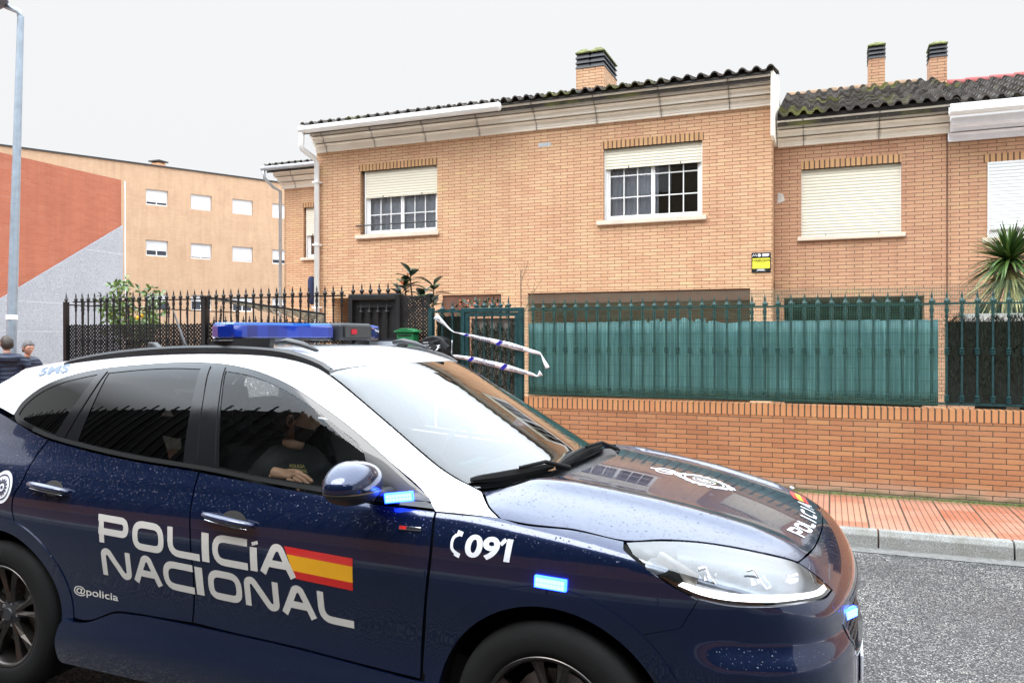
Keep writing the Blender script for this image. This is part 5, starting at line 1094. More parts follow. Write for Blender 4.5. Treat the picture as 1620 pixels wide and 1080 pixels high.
def panel(name, loop, D, mat, parent, off=0., sp=.03, holes=(), gap=.002, flange=.012, mirror=True, smooth=True, offf=None, bothmirror=False):
    """trim a panel out of the body surface. loop/holes: 3-D outlines in car coordinates; D: viewing direction the outline is traced along"""
    D = np.array(D, float); D /= np.linalg.norm(D); e1 = np.cross((0, 0, 1.), D) if abs(D[2]) < .95 else np.array([1., 0, 0]); e1 -= D * (e1 @ D); e1 /= np.linalg.norm(e1); e2 = np.cross(D, e1)
    pj = lambda P: np.stack([P @ e1, P @ e2], 1)
    outer = inset(pj(resample(loop, sp)), gap); hs = [inset(pj(resample(h, sp)), -gap) for h in holes]
    lo, hi = outer.min(0), outer.max(0); gx = np.arange(lo[0], hi[0], sp); gy = np.arange(lo[1], hi[1], sp * .87); G = np.array([(x + (sp / 2 if j % 2 else 0), y) for j, y in enumerate(gy) for x in gx])
    keep = inpoly(G, outer) & (edge_dist(G, outer) > sp * .45)
    for h in hs: keep &= ~inpoly(G, h) & (edge_dist(G, h) > sp * .45)
    G = G[keep]; rings = [outer] + hs; V2 = np.vstack(rings + [G]) if len(G) else np.vstack(rings); E_ = []; o = 0
    for r_ in rings: n = len(r_); E_ += [(o + i, o + (i + 1) % n) for i in range(n)]; o += n
    vo, eo, fo, *_ = delaunay_2d_cdt([Vector(p) for p in V2], E_, [], 0, 1e-6); vo = np.array([tuple(v) for v in vo]); fo = [tuple(f) for f in fo]
    cen = np.array([vo[list(f)].mean(0) for f in fo]); ok = inpoly(cen, outer)
    for h in hs: ok &= ~inpoly(cen, h)
    fo = [f for f, k in zip(fo, ok) if k]; used = sorted({i for f in fo for i in f}); mp = {v: i for i, v in enumerate(used)}; fo = [tuple(mp[i] for i in f) for f in fo]; vo = vo[used]
    O_ = vo[:, :1] * e1 + vo[:, 1:] * e2 + D * 4.0; P = trace(O_, np.tile(-D, (len(O_), 1))); Nn = normal(P); bad = np.abs(F(P[:, 0], P[:, 1], P[:, 2])) > .004; fo = [f for f in fo if not any(bad[i] for i in f) and max(np.linalg.norm(P[f[0]] - P[f[1]]), np.linalg.norm(P[f[0]] - P[f[2]])) < sp * 7]
    ofs = np.full(len(P), off) if offf is None else offf(P); P3 = P + Nn * ofs[:, None]
    # boundary edges for the folded edge
    from collections import Counter
    ec = Counter(); dirn = {}
    for f in fo:
        for a, b in zip(f, f[1:] + f[:1]): ec[frozenset((a, b))] += 1; dirn[frozenset((a, b))] = (a, b)
    be = [dirn[k] for k, c in ec.items() if c == 1]; V = P3.tolist(); Fc = list(fo); NL = Nn.tolist(); nf = len(Fc)
    T3 = np.array([f[:3] for f in fo]); flip = np.sum(np.cross(P3[T3[:, 1]] - P3[T3[:, 0]], P3[T3[:, 2]] - P3[T3[:, 0]]) * Nn[T3[:, 0]]) < 0
    if flip: Fc = [f[::-1] for f in Fc]; be = [(b, a) for a, b in be]
    if flange:
        bi = sorted({i for e in be for i in e}); top = {}; low = {}
        for i in bi: top[i] = len(V); V.append(P3[i].tolist()); low[i] = len(V); V.append((P3[i] - Nn[i] * flange).tolist())
        for a, b in be: Fc.append((top[a], low[a], low[b], top[b]))
    def mk(V, Fc, Nm):
        me = bpy.data.meshes.new(name); me.from_pydata(V, [], Fc); me.materials.append(mat); me.polygons.foreach_set('use_smooth', [i < nf for i in range(len(Fc))])
        if smooth:
            nl = []
            for pi, p in enumerate(me.polygons):
                for vi in p.vertices: nl.append(Nm[vi] if pi < nf else (0, 0, 0))
            me.normals_split_custom_set(nl)
        ob = bpy.data.objects.new(name, me); COL.objects.link(ob); ob.parent = parent; return ob
    a = mk(V, Fc, NL); b = None
    if mirror: b = mk([(x, -y, z) for x, y, z in V], [f[::-1] for f in Fc], [(x, -y, z) for x, y, z in NL])
    return (a, b) if mirror else a
S_ = lambda pts, w=.9: [(x, -w, z) for x, z in pts]      # side outline in (x, z)
SD = (0, -1, 0)
# outlines -------------------------------------------------------
dlo = [(-.434, 1.040), (-.52, 1.086), (-.672, 1.183), (-.84, 1.283), (-.96, 1.346), (-1.079, 1.402), (-1.20, 1.453), (-1.35, 1.499), (-1.512, 1.530), (-1.685, 1.545), (-1.90, 1.545), (-2.089, 1.535), (-2.388, 1.508), (-2.62, 1.462), (-2.76, 1.408), (-2.86, 1.335), (-2.885, 1.28), (-2.845, 1.248), (-2.70, 1.216), (-2.525, 1.185), (-2.2, 1.150), (-1.922, 1.127), (-1.554, 1.108), (-1.269, 1.085), (-.957, 1.063), (-.68, 1.047)]
# windows
g_front = [(-1.588, 1.512), (-1.463, 1.128), (-1.269, 1.110), (-.957, 1.088), (-.705, 1.068), (-.80, 1.225), (-.93, 1.301), (-1.06, 1.368), (-1.20, 1.427), (-1.35, 1.474), (-1.47, 1.499)]
g_rear = [(-1.738, 1.519), (-1.90, 1.520), (-2.089, 1.511), (-2.305, 1.492), (-2.330, 1.186), (-2.2, 1.172), (-1.922, 1.150), (-1.658, 1.133)]
g_quart = [(-2.378, 1.484), (-2.50, 1.462), (-2.61, 1.438), (-2.74, 1.388), (-2.825, 1.325), (-2.845, 1.283), (-2.81, 1.262), (-2.66, 1.232), (-2.503, 1.208)]
sail = [(-.79, 1.220), (-.70, 1.066), (-.475, 1.055), (-.56, 1.098), (-.70, 1.185)]
trim = panel('window_trim', S_(dlo), SD, M['gloss_black'], car, off=-.001, holes=[S_(g_front), S_(g_rear), S_(g_quart)], gap=.001)
panel('window_seal', S_([(-.70, 1.0475), (-.957, 1.064), (-1.269, 1.086), (-1.554, 1.109), (-1.922, 1.128), (-2.2, 1.151), (-2.525, 1.186), (-2.68, 1.212), (-2.68, 1.229), (-2.525, 1.203), (-2.2, 1.168), (-1.922, 1.145), (-1.554, 1.126), (-1.269, 1.103), (-.957, 1.081), (-.69, 1.064)]), SD, M['rubber'], car, off=.004, gap=0)
for nm, g_, mt in (('front_window', g_front, 'side_glass'), ('rear_window', g_rear, 'rear_glass'), ('quarter_window', g_quart, 'rear_glass')): panel(nm, S_(g_), SD, M[mt], car, off=-.004, gap=-.004, flange=0)
for a, b in (((-1.612, 1.535), (-1.484, 1.118)), ((-1.655, 1.54), (-1.545, 1.12))): pass
panel('pillar_trim', S_([(-1.600, 1.528), (-1.674, 1.532), (-1.560, 1.120), (-1.478, 1.113)]), SD, M['gloss_black'], car, off=.003, gap=0); panel('pillar_trim', S_([(-1.688, 1.532), (-1.727, 1.530), (-1.646, 1.122), (-1.576, 1.120)]), SD, M['gloss_black'], car, off=.003, gap=0)
panel('window_divider', S_([(-2.317, 1.498), (-2.366, 1.490), (-2.492, 1.202), (-2.425, 1.192)]), SD, M['gloss_black'], car, off=.003, gap=0)
panel('mirror_sail', S_(sail), SD, M['satin_black'], car, off=.004, gap=0)
# doors, wings ----------------------------------------------------
def arc(cx, a0, a1, r_, n=14): return [(cx + r_ * math.cos(R(a)), .35 + r_ * math.sin(R(a))) for a in np.linspace(a0, a1, n)]
DOOR = [(-.957, 1.055), (-1.269, 1.078), (-1.554, 1.100)]
panel('front_door', S_([(-.438, 1.034), (-.68, 1.040)] + DOOR + [(-1.560, 1.02), (-1.556, .95), (-1.548, .87), (-1.545, .79), (-1.543, .70), (-1.550, .60), (-1.568, .48), (-1.36, .470), (-1.04, .460), (-.83, .448), (-.49, .430), (-.487, .52), (-.478, .60), (-.462, .70), (-.449, .79), (-.438, .87), (-.434, .94)]), SD, M['navy'], car)
panel('rear_door', S_([(-1.562, 1.101), (-1.922, 1.120), (-2.2, 1.142), (-2.535, 1.178), (-2.575, 1.12), (-2.593, 1.05), (-2.600, .99), (-2.635, .93), (-2.640, .86), (-2.625, .814)] + arc(-2.73, 77, 12, .452, 10) + [(-2.286, .41), (-2.23, .402), (-2.15, .412), (-2.08, .440), (-2.01, .466), (-1.90, .474), (-1.75, .476), (-1.572, .479), (-1.554, .60), (-1.547, .70), (-1.549, .79), (-1.552, .87), (-1.560, .95), (-1.564, 1.02)]), SD, M['navy'], car)
rocker = [(-.50, .426), (-.83, .444), (-1.04, .456), (-1.36, .466), (-1.75, .472), (-1.90, .470), (-2.01, .462), (-2.08, .436), (-2.15, .408), (-2.23, .398), (-2.30, .405), (-2.34, .30), (-2.34, .20), (-.40, .20), (-.42, .32), (-.455, .43)]
panel('rocker_cover', S_(rocker), SD, M['navy'], car, offf=lambda P: .004 + .030 * np.clip((.44 - P[:, 2]) / .06, 0, 1) * np.clip((P[:, 2] - .16) / .06, 0, 1))
# wing: pushed out slightly at the arch
wing = [(-.434, 1.032), (-.32, 1.031), (-.196, 1.029), (-.12, 1.017), (-.071, 1.012), (.073, 1.004), (.245, .981), (.255, .968), (.282, .950), (.348, .910), (.414, .870), (.495, .836)] + [(.44, .74)] + arc(0, 52, 178, .428, 20) + [(-.455, .43), (-.484, .45), (-.480, .52), (-.471, .60), (-.459, .70), (-.446, .79), (-.435, .87), (-.431, .94)]
def snap(x, y): return tuple(trace(np.array([[x, y, 4.]]), np.array([[0, 0, -1.]]))[0])
wl = [(x, -.88, z) for x, z in wing]; wl[2:7] = [snap(-.196, -.868), snap(-.120, -.874), snap(-.071, -.872), snap(.073, -.846), snap(.244, -.834)]
panel('front_wing', wl, (.12, -1, .10), M['navy'], car, sp=.022)
def flare(name, cx, a0, a1, ri, ro, par):
    n = 26; A = [(cx + ro * math.cos(R(a)), -.9, .35 + ro * math.sin(R(a))) for a in np.linspace(a0, a1, n)] + [(cx + ri * math.cos(R(a)), -.9, .35 + ri * math.sin(R(a))) for a in np.linspace(a1, a0, n)]
    panel(name, A, (0.1 if cx == 0 else 0, -1, 0), M['navy'], par, sp=.02, gap=0, flange=.03, offf=lambda P: .004 + .012 * np.clip((ro - np.hypot(P[:, 0] - cx, P[:, 2] - .35)) / (ro - ri) * 1.6, 0, 1) ** .6)
flare('arch_trim', 0, -22, 186, .415, .478, car); flare('arch_trim', -2.73, -14, 194, .415, .470, car)
quarter = [(-2.541, 1.180), (-2.70, 1.208), (-2.85, 1.242), (-3.05, 1.285), (-3.30, 1.30), (-3.55, 1.22), (-3.58, .9), (-3.56, .5), (-3.45, .30)] + arc(-2.73, -4, 77, .43, 14)[::1]
quarter = [(-2.541, 1.180), (-2.70, 1.208), (-2.85, 1.244), (-3.05, 1.285), (-3.25, 1.30), (-3.40, 1.20), (-3.42, .9), (-3.40, .5), (-3.33, .28), (-3.14, .28)] + [(-2.73 + .43 * math.cos(R(a)), .35 + .43 * math.sin(R(a))) for a in np.linspace(188, 78, 18)] + [(-2.630, .814), (-2.646, .86), (-2.641, .93), (-2.606, .99), (-2.599, 1.05), (-2.581, 1.12)]
panel('rear_wing', S_(quarter), SD, M['navy'], car)
# white upper body ---------------------------------------------------
D45 = (0, -.62, .78)
up = [(x, -.75, z) for x, z in dlo[:17]] + [(-2.90, -.73, 1.262), (-3.05, -.72, 1.29), (-3.25, -.70, 1.30)]
wpt = lambda x, w, z: (x, -w, z)
_d = np.array(dlo[1:17]); _P = trace(np.stack([_d[:, 0], np.full(16, -3.), _d[:, 1]], 1), np.tile([0, 1., 0], (16, 1)))
cant = [wpt(-.438, .884, 1.038)] + [tuple(p) for p in _P] + [wpt(-2.89, .735, 1.262), wpt(-3.05, .70, 1.292), wpt(-3.25, .665, 1.31), wpt(-3.20, .62, 1.36), wpt(-3.10, .60, 1.42), wpt(-3.07, .585, 1.47), wpt(-2.9, .60, 1.51), wpt(-2.6, .60, 1.545), wpt(-2.2, .598, 1.57), wpt(-1.8, .596, 1.583), wpt(-1.5, .598, 1.575), wpt(-1.3, .602, 1.55), wpt(-1.17, .607, 1.523), wpt(-1.099, .623, 1.503), wpt(-.968, .647, 1.434), wpt(-.74, .687, 1.30), wpt(-.527, .722, 1.172), wpt(-.44, .722, 1.125), wpt(-.361, .708, 1.090), wpt(-.334, .715, 1.082), wpt(-.25, .833, 1.053), wpt(-.196, .872, 1.032), wpt(-.32, .880, 1.036)]
panel('side_frame', cant, D45, M['car_white'], car, sp=.028, gap=.001)
roof = [(-1.102, -.600, 1.505), (-1.06, -.435, 1.53), (-1.005, -.20, 1.545), (-.995, 0, 1.55), (-1.005, .20, 1.545), (-1.06, .435, 1.53), (-1.102, .600, 1.505), (-1.3, .600, 1.55), (-1.8, .594, 1.58), (-2.6, .598, 1.54), (-2.9, .598, 1.51), (-3.08, .583, 1.47), (-3.15, .40, 1.49), (-3.17, 0, 1.50), (-3.15, -.40, 1.49), (-3.08, -.583, 1.47), (-2.9, -.598, 1.51), (-2.6, -.598, 1.54), (-1.8, -.594, 1.58), (-1.3, -.600, 1.55)]
panel('roof', roof, (0, 0, 1), M['car_white'], car, sp=.05, mirror=False, gap=.001)
ws = [(-1.095, -.618, 1.50), (-1.055, -.435, 1.53), (-1.0, -.20, 1.54), (-.99, 0, 1.545), (-1.0, .20, 1.54), (-1.055, .435, 1.53), (-1.095, .618, 1.50), (-.968, .643, 1.434), (-.74, .683, 1.30), (-.527, .718, 1.172), (-.44, .718, 1.125), (-.361, .704, 1.090), (-.25, .55, 1.10), (-.17, .30, 1.11), (-.15, 0, 1.11), (-.17, -.30, 1.11), (-.25, -.55, 1.10), (-.361, -.704, 1.090), (-.44, -.718, 1.125), (-.527, -.718, 1.172), (-.74, -.683, 1.30), (-.968, -.643, 1.434)]
WD = (.45, 0, .9)
panel('windscreen', ws, WD, M['screen_glass'], car, sp=.04, mirror=False, gap=.0015, flange=0)
wi = [(-1.03, -.52, 1.47), (-1.0, -.30, 1.49), (-.985, 0, 1.50), (-1.0, .30, 1.49), (-1.03, .52, 1.47), (-.96, .575, 1.42), (-.74, .615, 1.30), (-.53, .64, 1.18), (-.42, .62, 1.12), (-.33, .5, 1.12), (-.25, .28, 1.12), (-.23, 0, 1.12), (-.25, -.28, 1.12), (-.33, -.5, 1.12), (-.42, -.62, 1.12), (-.53, -.64, 1.18), (-.74, -.615, 1.30), (-.96, -.575, 1.42)]
panel('windscreen_border', ws, WD, M['gloss_black'], car, off=-.006, sp=.04, holes=[wi], mirror=False, gap=.0015, flange=0)
# bonnet, cowl, nose -----------------------------------------------------
hr = [(-.325, -.712), (-.25, -.825), (-.185, -.872), (-.071, -.868), (.073, -.842), (.246, -.830), (.357, -.762), (.468, -.702), (.569, -.656), (.679, -.608), (.770, -.553), (.785, -.50), (.813, -.325), (.827, -.12), (.829, 0)]
hb = [(-.06, 0), (-.075, -.25), (-.13, -.45), (-.22, -.60)]
hood = [(x, y, 1) for x, y in hr] + [(x, -y, 1) for x, y in hr[::-1][1:]] + [(x, -y, 1) for x, y in hb[::-1]] + [(x, y, 1) for x, y in hb[1:]]
panel('bonnet', hood, (0, 0, 1), M['navy'], car, sp=.035, mirror=False, gap=.0022)
cowl = [(-.345, -.70), (-.24, -.60), (-.14, -.45), (-.085, -.25), (-.065, 0), (-.085, .25), (-.14, .45), (-.24, .60), (-.345, .70), (-.42, .60), (-.32, .45), (-.24, .25), (-.22, 0), (-.24, -.25), (-.32, -.45), (-.42, -.60)]
panel('wiper_cowl', [(x, y, 1) for x, y in cowl], (0, 0, 1), M['satin_black'], car, off=-.022, sp=.04, mirror=False, gap=0, flange=0)
hl = [(.250, -.835, .983), (.357, -.768, .983), (.468, -.706, .974), (.569, -.661, .957), (.679, -.615, .931), (.774, -.555, .897), (.830, -.541, .859), (.876, -.521, .812), (.853, -.613, .810), (.794, -.732, .824), (.698, -.827, .828), (.596, -.862, .828), (.499, -.881, .841), (.414, -.892, .875), (.348, -.894, .916), (.282, -.878, .957)]
hl[:7] = [snap(p[0], p[1]) for p in hl[:7]]
ND = (.62, -.62, .35)
lensp = panel('headlight', hl, ND, M['lens'], car, off=-.002, sp=.025, gap=.002, flange=0)
for k, L0 in enumerate(lensp):
    sg_ = -1 if k == 0 else 1
    fl = lambda pts: [(x, y * -sg_, z) for x, y, z in pts]
    def hpanel(name, loop, off, mat, sp=.03, offf=None, gap=.001):
        o = panel(name, loop, ND, mat, None, off=off, sp=sp, gap=gap, flange=0, mirror=True, offf=offf); keep, drop = (o[0], o[1]) if k == 0 else (o[1], o[0]); bpy.data.objects.remove(drop); keep.parent = L0; return keep
    hpanel('lamp_housing', hl, -.036, plain('lamp_housing', (.20, .21, .23), .3, metal=.7, var=.2) if k == 0 else bpy.data.materials['lamp_housing'], gap=-.014)
    hpanel('lamp_bezel', hl[:1] + hl[8:] , -.012, M['gloss_black'], offf=None) if False else None
    drl = [(.425, -.885, .872), (.50, -.876, .848), (.596, -.857, .836), (.698, -.820, .836), (.794, -.727, .833), (.850, -.612, .820), (.868, -.545, .822), (.862, -.545, .840), (.835, -.625, .838), (.785, -.722, .851), (.690, -.810, .858), (.59, -.848, .858), (.50, -.868, .868), (.44, -.880, .884)]
    hpanel('daytime_strip', drl, -.006, M['drl'], .02)
    rim_ = [(.498, -.881, .8415), (.596, -.862, .8285), (.698, -.827, .8285), (.794, -.732, .8245), (.853, -.613, .8105), (.874, -.525, .813), (.868, -.545, .822), (.850, -.612, .820), (.794, -.727, .833), (.698, -.820, .836), (.596, -.857, .836), (.50, -.876, .848), (.425, -.885, .872), (.414, -.891, .876)]
    hpanel('lamp_rim', rim_, -.004, M['gloss_black'], .02)
    mb = CB()
    fr_ = [np.array([.72, .69 * sg_, .0]), np.array([-.69 * sg_, .72, 0]), np.array([0, 0, 1.])]
    for (x, y, z) in ((.505, .805, .893), (.645, .745, .888)):
        mb = CB(); c = np.array([x, (y + .012) * sg_, z]); A_x, A_y, A_z = fr_
        q = [c + A_y * u + A_z * v + A_x * (.012 if v > 0 else .030) for u, v in ((-.036, .030), (-.010, .034), (.006, .0), (.030, -.030), (.046, -.026), (.030, .010))]
        for p0, p1 in zip(q, q[1:]): mb.tube([p0, p1], .0055, 6)
        mb.box(c + A_y * .002 - A_z * .006, (.012, .016, .014), fr_); mb.build('projector', M['reflector'], L0, bevel=.003)
    if 0: mb.build('projector', M['reflector'], L0, bevel=.004)
    mb = CB(); mb.box((.755, .640 * sg_, .868), (.012, .028, .016), [(.8, .6 * sg_, -.2), (-.6 * sg_, .8, 0), (.16, 0, 1)]); mb.build('indicator', M['reflector'], L0, bevel=.01)
    mb = CB(); mb.box((.415, .838 * sg_, .902), (.075, .012, .036), [(.9, .3 * sg_, -.35), (-.3 * sg_, .9, 0), (.35, 0, .9)]); mb.build('side_lamp', plain('side_lamp', (.30, .28, .25), .25) if k == 0 else bpy.data.materials['side_lamp'], L0, bevel=.008)
# bumper: right and left halves joined in the middle, with the grille opening
gr = [(.958, -.02, .735), (.948, -.25, .738), (.930, -.42, .735), (.910, -.53, .705), (.915, -.52, .655), (.938, -.42, .575), (.955, -.30, .535), (.97, -.02, .530)]
bump = [snap(x, y) for x, y in ((.8315, 0), (.829, -.12), (.815, -.325), (.787, -.50), (.7735, -.552), (.833, -.541))] + [(.880, -.521, .810), (.857, -.615, .806), (.797, -.735, .820), (.700, -.830, .824), (.597, -.865, .824), (.499, -.884, .838), (.442, -.885, .742)] + [(x, -.86, z) for x, z in arc(0, 52, -8, .428, 10)] + [(.43, -.85, .24), (.60, -.82, .22), (.78, -.68, .22), (.88, -.45, .22), (.90, 0, .22)]
gfull = gr + [(x, -y, z) for x, y, z in gr[::-1]]
cen = lambda zs: [tuple(p) for p in trace(np.array([[3., 0, z] for z in zs]), np.array([[-1., 0, 0]] * len(zs)))]
half = bump[:-1] + cen([.22, .26, .30, .36, .42, .48, .526]) + [ (.955, -.30, .535), (.938, -.42, .575), (.915, -.52, .655), (.910, -.53, .705), (.930, -.42, .735), (.948, -.25, .738)] + cen([.738, .77, .80, .83, .86, .885])
panel('front_bumper', half, (.70, -.68, .22), M['navy'], car, sp=.022, mirror=True, gap=.0)
gfull = [(.955, -.30, .531), (.938, -.425, .572), (.915, -.525, .655), (.910, -.535, .705), (.930, -.423, .739), (.948, -.25, .742), (.960, 0, .742)]; gfull = gfull + [(x, -y, z) for x, y, z in gfull[::-1][1:]] + [(.968, 0, .526)]
XD = (1, 0, 0)
grl = panel('grille', gfull, XD, M['gloss_black'], car, off=-.055, sp=.04, mirror=False, gap=0, flange=0)
gi = [(x, y * .955, .632 + (z - .632) * .86) for x, y, z in gfull]
panel('grille_frame', gfull, XD, M['dark_chrome'], grl, off=.002, sp=.03, holes=[gi], mirror=False, gap=0, flange=.05)
mb = CB()
for z in np.arange(.555, .73, .034):
    ys = np.linspace(-.49, .49, 30); pts = trace(np.stack([np.full(30, 3.), ys, np.full(30, z)], 1), np.tile([-1., 0, 0], (30, 1))); mb.tube([(p[0] - .022, p[1], p[2]) for p in pts if abs(p[1]) < .50 - max(0, (.66 - z)) * 1.1], .0075, 6)
for y in np.arange(-.48, .49, .06):
    pts = trace(np.stack([np.full(8, 3.), np.full(8, y), np.linspace(.55 + max(0, abs(y) - .3) * .5, .725, 8)], 1), np.tile([-1., 0, 0], (8, 1))); mb.tube([(p[0] - .024, p[1], p[2]) for p in pts], .006, 6)
mb.build('grille_bars', M['satin_black'], grl)
def led(name, P, ax, L_, H_, n, parent, core=True):
    """row of small LED emitters on a slim bar that glows blue as their halo"""
    ax = np.array(ax, float); r_ = CB().box(P - ax[1] * .003, (L_ / 2 + .006, .008, H_ / 2 + .006), ax).build(name, M['led_halo'], parent, bevel=.003)  # the bar itself emits blue, standing in for the glow around the emitters
    mb = CB()
    for k in range(n):
        for j in (-.28, .28): c = P + ax[0] * (L_ * ((k + .5) / n - .5)) + ax[2] * (H_ * j) + ax[1] * .0065; mb.box(c, (L_ / n * .42, .003, H_ * .23), ax)
    mb.build('emitters', M['led_core'], r_); return r_
def surf(x, z, y=None, D=SD):
    p = trace(np.array([[x, -4., z]]), np.array([[0, 1., 0]]))[0] if y is None else trace(np.array([[x, y, 4.]]), np.array([[0, 0, -1.]]))[0]
    return p, normal(p[None])[0]
def frame_at(p, n, along): a = np.array(along, float); a -= n * (a @ n); a /= np.linalg.norm(a); return [a, n, np.cross(a, n)]
p, n = surf(.018, .843); led('wing_led', p + n * .008, frame_at(p, n, (1, 0, -.05)), .10, .028, 8, car)
p, n = surf(-.60, 1.072); led('mirror_led', np.array([-.575, -.905, 1.078]), frame_at(p, np.array([.35, -.93, 0]) / np.linalg.norm([.35, .93]), (1, .3, .1)), .095, .024, 8, car)
pg = trace(np.array([[3., -.44, .715]]), np.array([[-1., 0, 0]]))[0]; led('grille_led', pg + [.004, -.004, 0], [np.array([-.45, -.89, 0]), np.array([.89, -.45, 0]), np.array([0, 0, 1.])], .07, .024, 6, car)
MB.bx; CB().bx(.966, .976, -.26, .26, .40, .51).build('number_plate', M['white_paint'], car, bevel=.003)
# bumper lower grille and underside
CB().bx(-3.4, .86, -.80, .80, .17, .24).build('underbody', M['rubber'], car)
# dark inner shell seen through gaps
panel('inner_shell', S_([(.50, .80), (.40, .98), (-.10, 1.0), (-.40, 1.0), (-1.5, 1.06), (-2.5, 1.13), (-3.2, 1.2), (-3.3, .5), (-3.2, .3), (-3.18, .35)] + [(-2.73 + .45 * math.cos(R(a)), .35 + .45 * math.sin(R(a))) for a in np.linspace(180, 4, 14)] + [(-2.25, .25), (-.48, .25)] + [(.45 * math.cos(R(a)), .35 + .45 * math.sin(R(a))) for a in np.linspace(180, 10, 14)]), SD, M['rubber'], car, off=-.016, sp=.08, gap=0, flange=0)
# wheel wells
for cx in (0, -2.73):
    for s in (-1, 1):
        mb = CB(); A = np.linspace(R(-30), R(210), 28); n = len(A); V = []
        for y in (.895, .55): V += [(cx + .425 * math.cos(a), s * y, .35 + .425 * math.sin(a)) for a in A]
        mb.add(V, [(i, i + 1, i + 1 + n, i + n) for i in range(n - 1)]); V = [(cx + .44 * math.cos(a), s * .55, .35 + .44 * math.sin(a)) for a in A]; mb.add(V + [(cx, s * .55, .2)], [(i, i + 1, n) for i in range(n - 1)])
        mb.build('wheel_well', M['rubber'], car)
# wheels ------------------------------------------------------------
def wheel(cx, s, steer=0.):
    w0 = bpy.data.objects.new('wheel', None); COL.objects.link(w0); w0.parent = car; w0.location = (cx, s * .80, .352); w0.rotation_euler = (0, 0, steer); w0.empty_display_size = .1
    yo = s
    prof = [(.232, -.10), (.238, -.112), (.262, -.118), (.300, -.120), (.332, -.110), (.347, -.095), (.352, -.080), (.353, .0), (.352, .080), (.347, .095), (.332, .110), (.300, .120), (.262, .118), (.238, .112), (.232, .10)]
    V = []; n = 72; m = len(prof)
    for r_, y in prof: V += [(r_ * math.cos(2 * math.pi * k / n), y * yo, r_ * math.sin(2 * math.pi * k / n)) for k in range(n)]
    mb = CB().add(V, [(j * n + k, j * n + (k + 1) % n, ((j + 1) % m) * n + (k + 1) % n, ((j + 1) % m) * n + k) for j in range(m) for k in range(n)])
    mb.build('tyre', M['rubber'], w0, smooth=50)
    prof = [(.236, .104), (.240, .110), (.236, .114), (.226, .110), (.218, .098), (.212, .06), (.205, -.04), (.215, -.10)]; V = []; m = len(prof)
    for r_, y in prof: V += [(r_ * math.cos(2 * math.pi * k / n), y * yo, r_ * math.sin(2 * math.pi * k / n)) for k in range(n)]
    mb = CB().add(V, [(j * n + k, j * n + (k + 1) % n, (j + 1) * n + (k + 1) % n, (j + 1) * n + k) for j in range(m - 1) for k in range(n)]); rim = mb.build('rim', M['alloy_face'], w0, smooth=40)
    mb = CB(); mf = CB()
    for k in range(10):
        a = 2 * math.pi * (k // 2) / 5 + (.155 if k % 2 else -.155) + .3; a2 = a + (.075 if k % 2 else -.075); c, sn = math.cos(a), math.sin(a); c2, s2 = math.cos(a2), math.sin(a2)
        def q(r_, t, y, cc, ss): return (r_ * cc - t * ss, y * yo, r_ * ss + t * cc)
        A = []
        for r_, w_, y0, y1, (cc, ss) in ((.050, .020, .080, .020, (c, sn)), (.13, .013, .088, .03, ((c + c2) / 2, (sn + s2) / 2)), (.222, .024, .098, .06, (c2, s2))):
            A += [q(r_, -w_, y0 - .012, cc, ss), q(r_, 0, y0, cc, ss), q(r_, w_, y0 - .012, cc, ss), q(r_, w_ * .8, y1, cc, ss), q(r_, -w_ * .8, y1, cc, ss)]
        mb.add(A, [(5 * i + j, 5 * i + (j + 1) % 5, 5 * (i + 1) + (j + 1) % 5, 5 * (i + 1) + j) for i in range(2) for j in range(5)])
    mb.build('spokes', M['alloy'], rim)
    CB().lathe([(.005, .088 * yo), (.028, .088 * yo), (.031, .082 * yo), (.065, .070 * yo), (.072, .05 * yo), (.06, 0)][::1], (0, 0, 0), 24, 'y').build('hub_cap', M['satin_black'], rim, smooth=40)
    mb = CB(); [mb.lathe([(.009, .060 * yo), (.009, .078 * yo), (.005, .080 * yo)], (.052 * math.cos(t), 0, .052 * math.sin(t)), 6, 'y') for t in np.linspace(0, 2 * np.pi, 5, endpoint=False)]; mb.build('wheel_nuts', M['chrome'], rim)
    CB().lathe([(.165, -.01 * yo), (.165, .015 * yo), (.05, .02 * yo)], (0, 0, 0), 30, 'y').build('brake_disc', M['zinc'], w0)
for cx in (0, -2.73):
    for s in (-1, 1): wheel(cx, s)
# door handles --------------------------------------------------------
def handle(x0, x1, z0, z1):
    ps = []
    for t in np.linspace(0, 1, 12): x = x0 + (x1 - x0) * t; z = z0 + (z1 - z0) * t; p, n = surf(x, z); ps.append(p + n * (.012 + .026 * math.sin(math.pi * min(1, t * 1.0)) ** .5))
    rs = [.010 + .009 * math.sin(math.pi * t) ** .4 for t in np.linspace(0, 1, 12)]
    h = CB().tube(ps, rs, 12, flat=.7).build('door_handle', M['navy_dry'], car, smooth=True); p, n = surf((x0 + x1) / 2 + .02, (z0 + z1) / 2); ax = frame_at(p, n, (1, 0, -.05))
    mb = CB(); V = [p + n * .0015 + ax[0] * .062 * math.cos(t) + ax[2] * .036 * math.sin(t) - ax[2] * 0 for t in np.linspace(0, 2 * np.pi, 28, endpoint=False)]; mb.add(V, [tuple(range(28))]).build('handle_cup', M['dark'], car)
    CB().tube([a + [0, -.001, -.020] for a in ps[1:-1]], .0025, 5).build('handle_chrome', M['chrome'], h)
M['navy_dry'] = paint('police_navy_handle', (.012, .02, .06), rough=.15)
handle(-2.535, -2.265, .986, .970); handle(-1.478, -1.212, .944, .922)
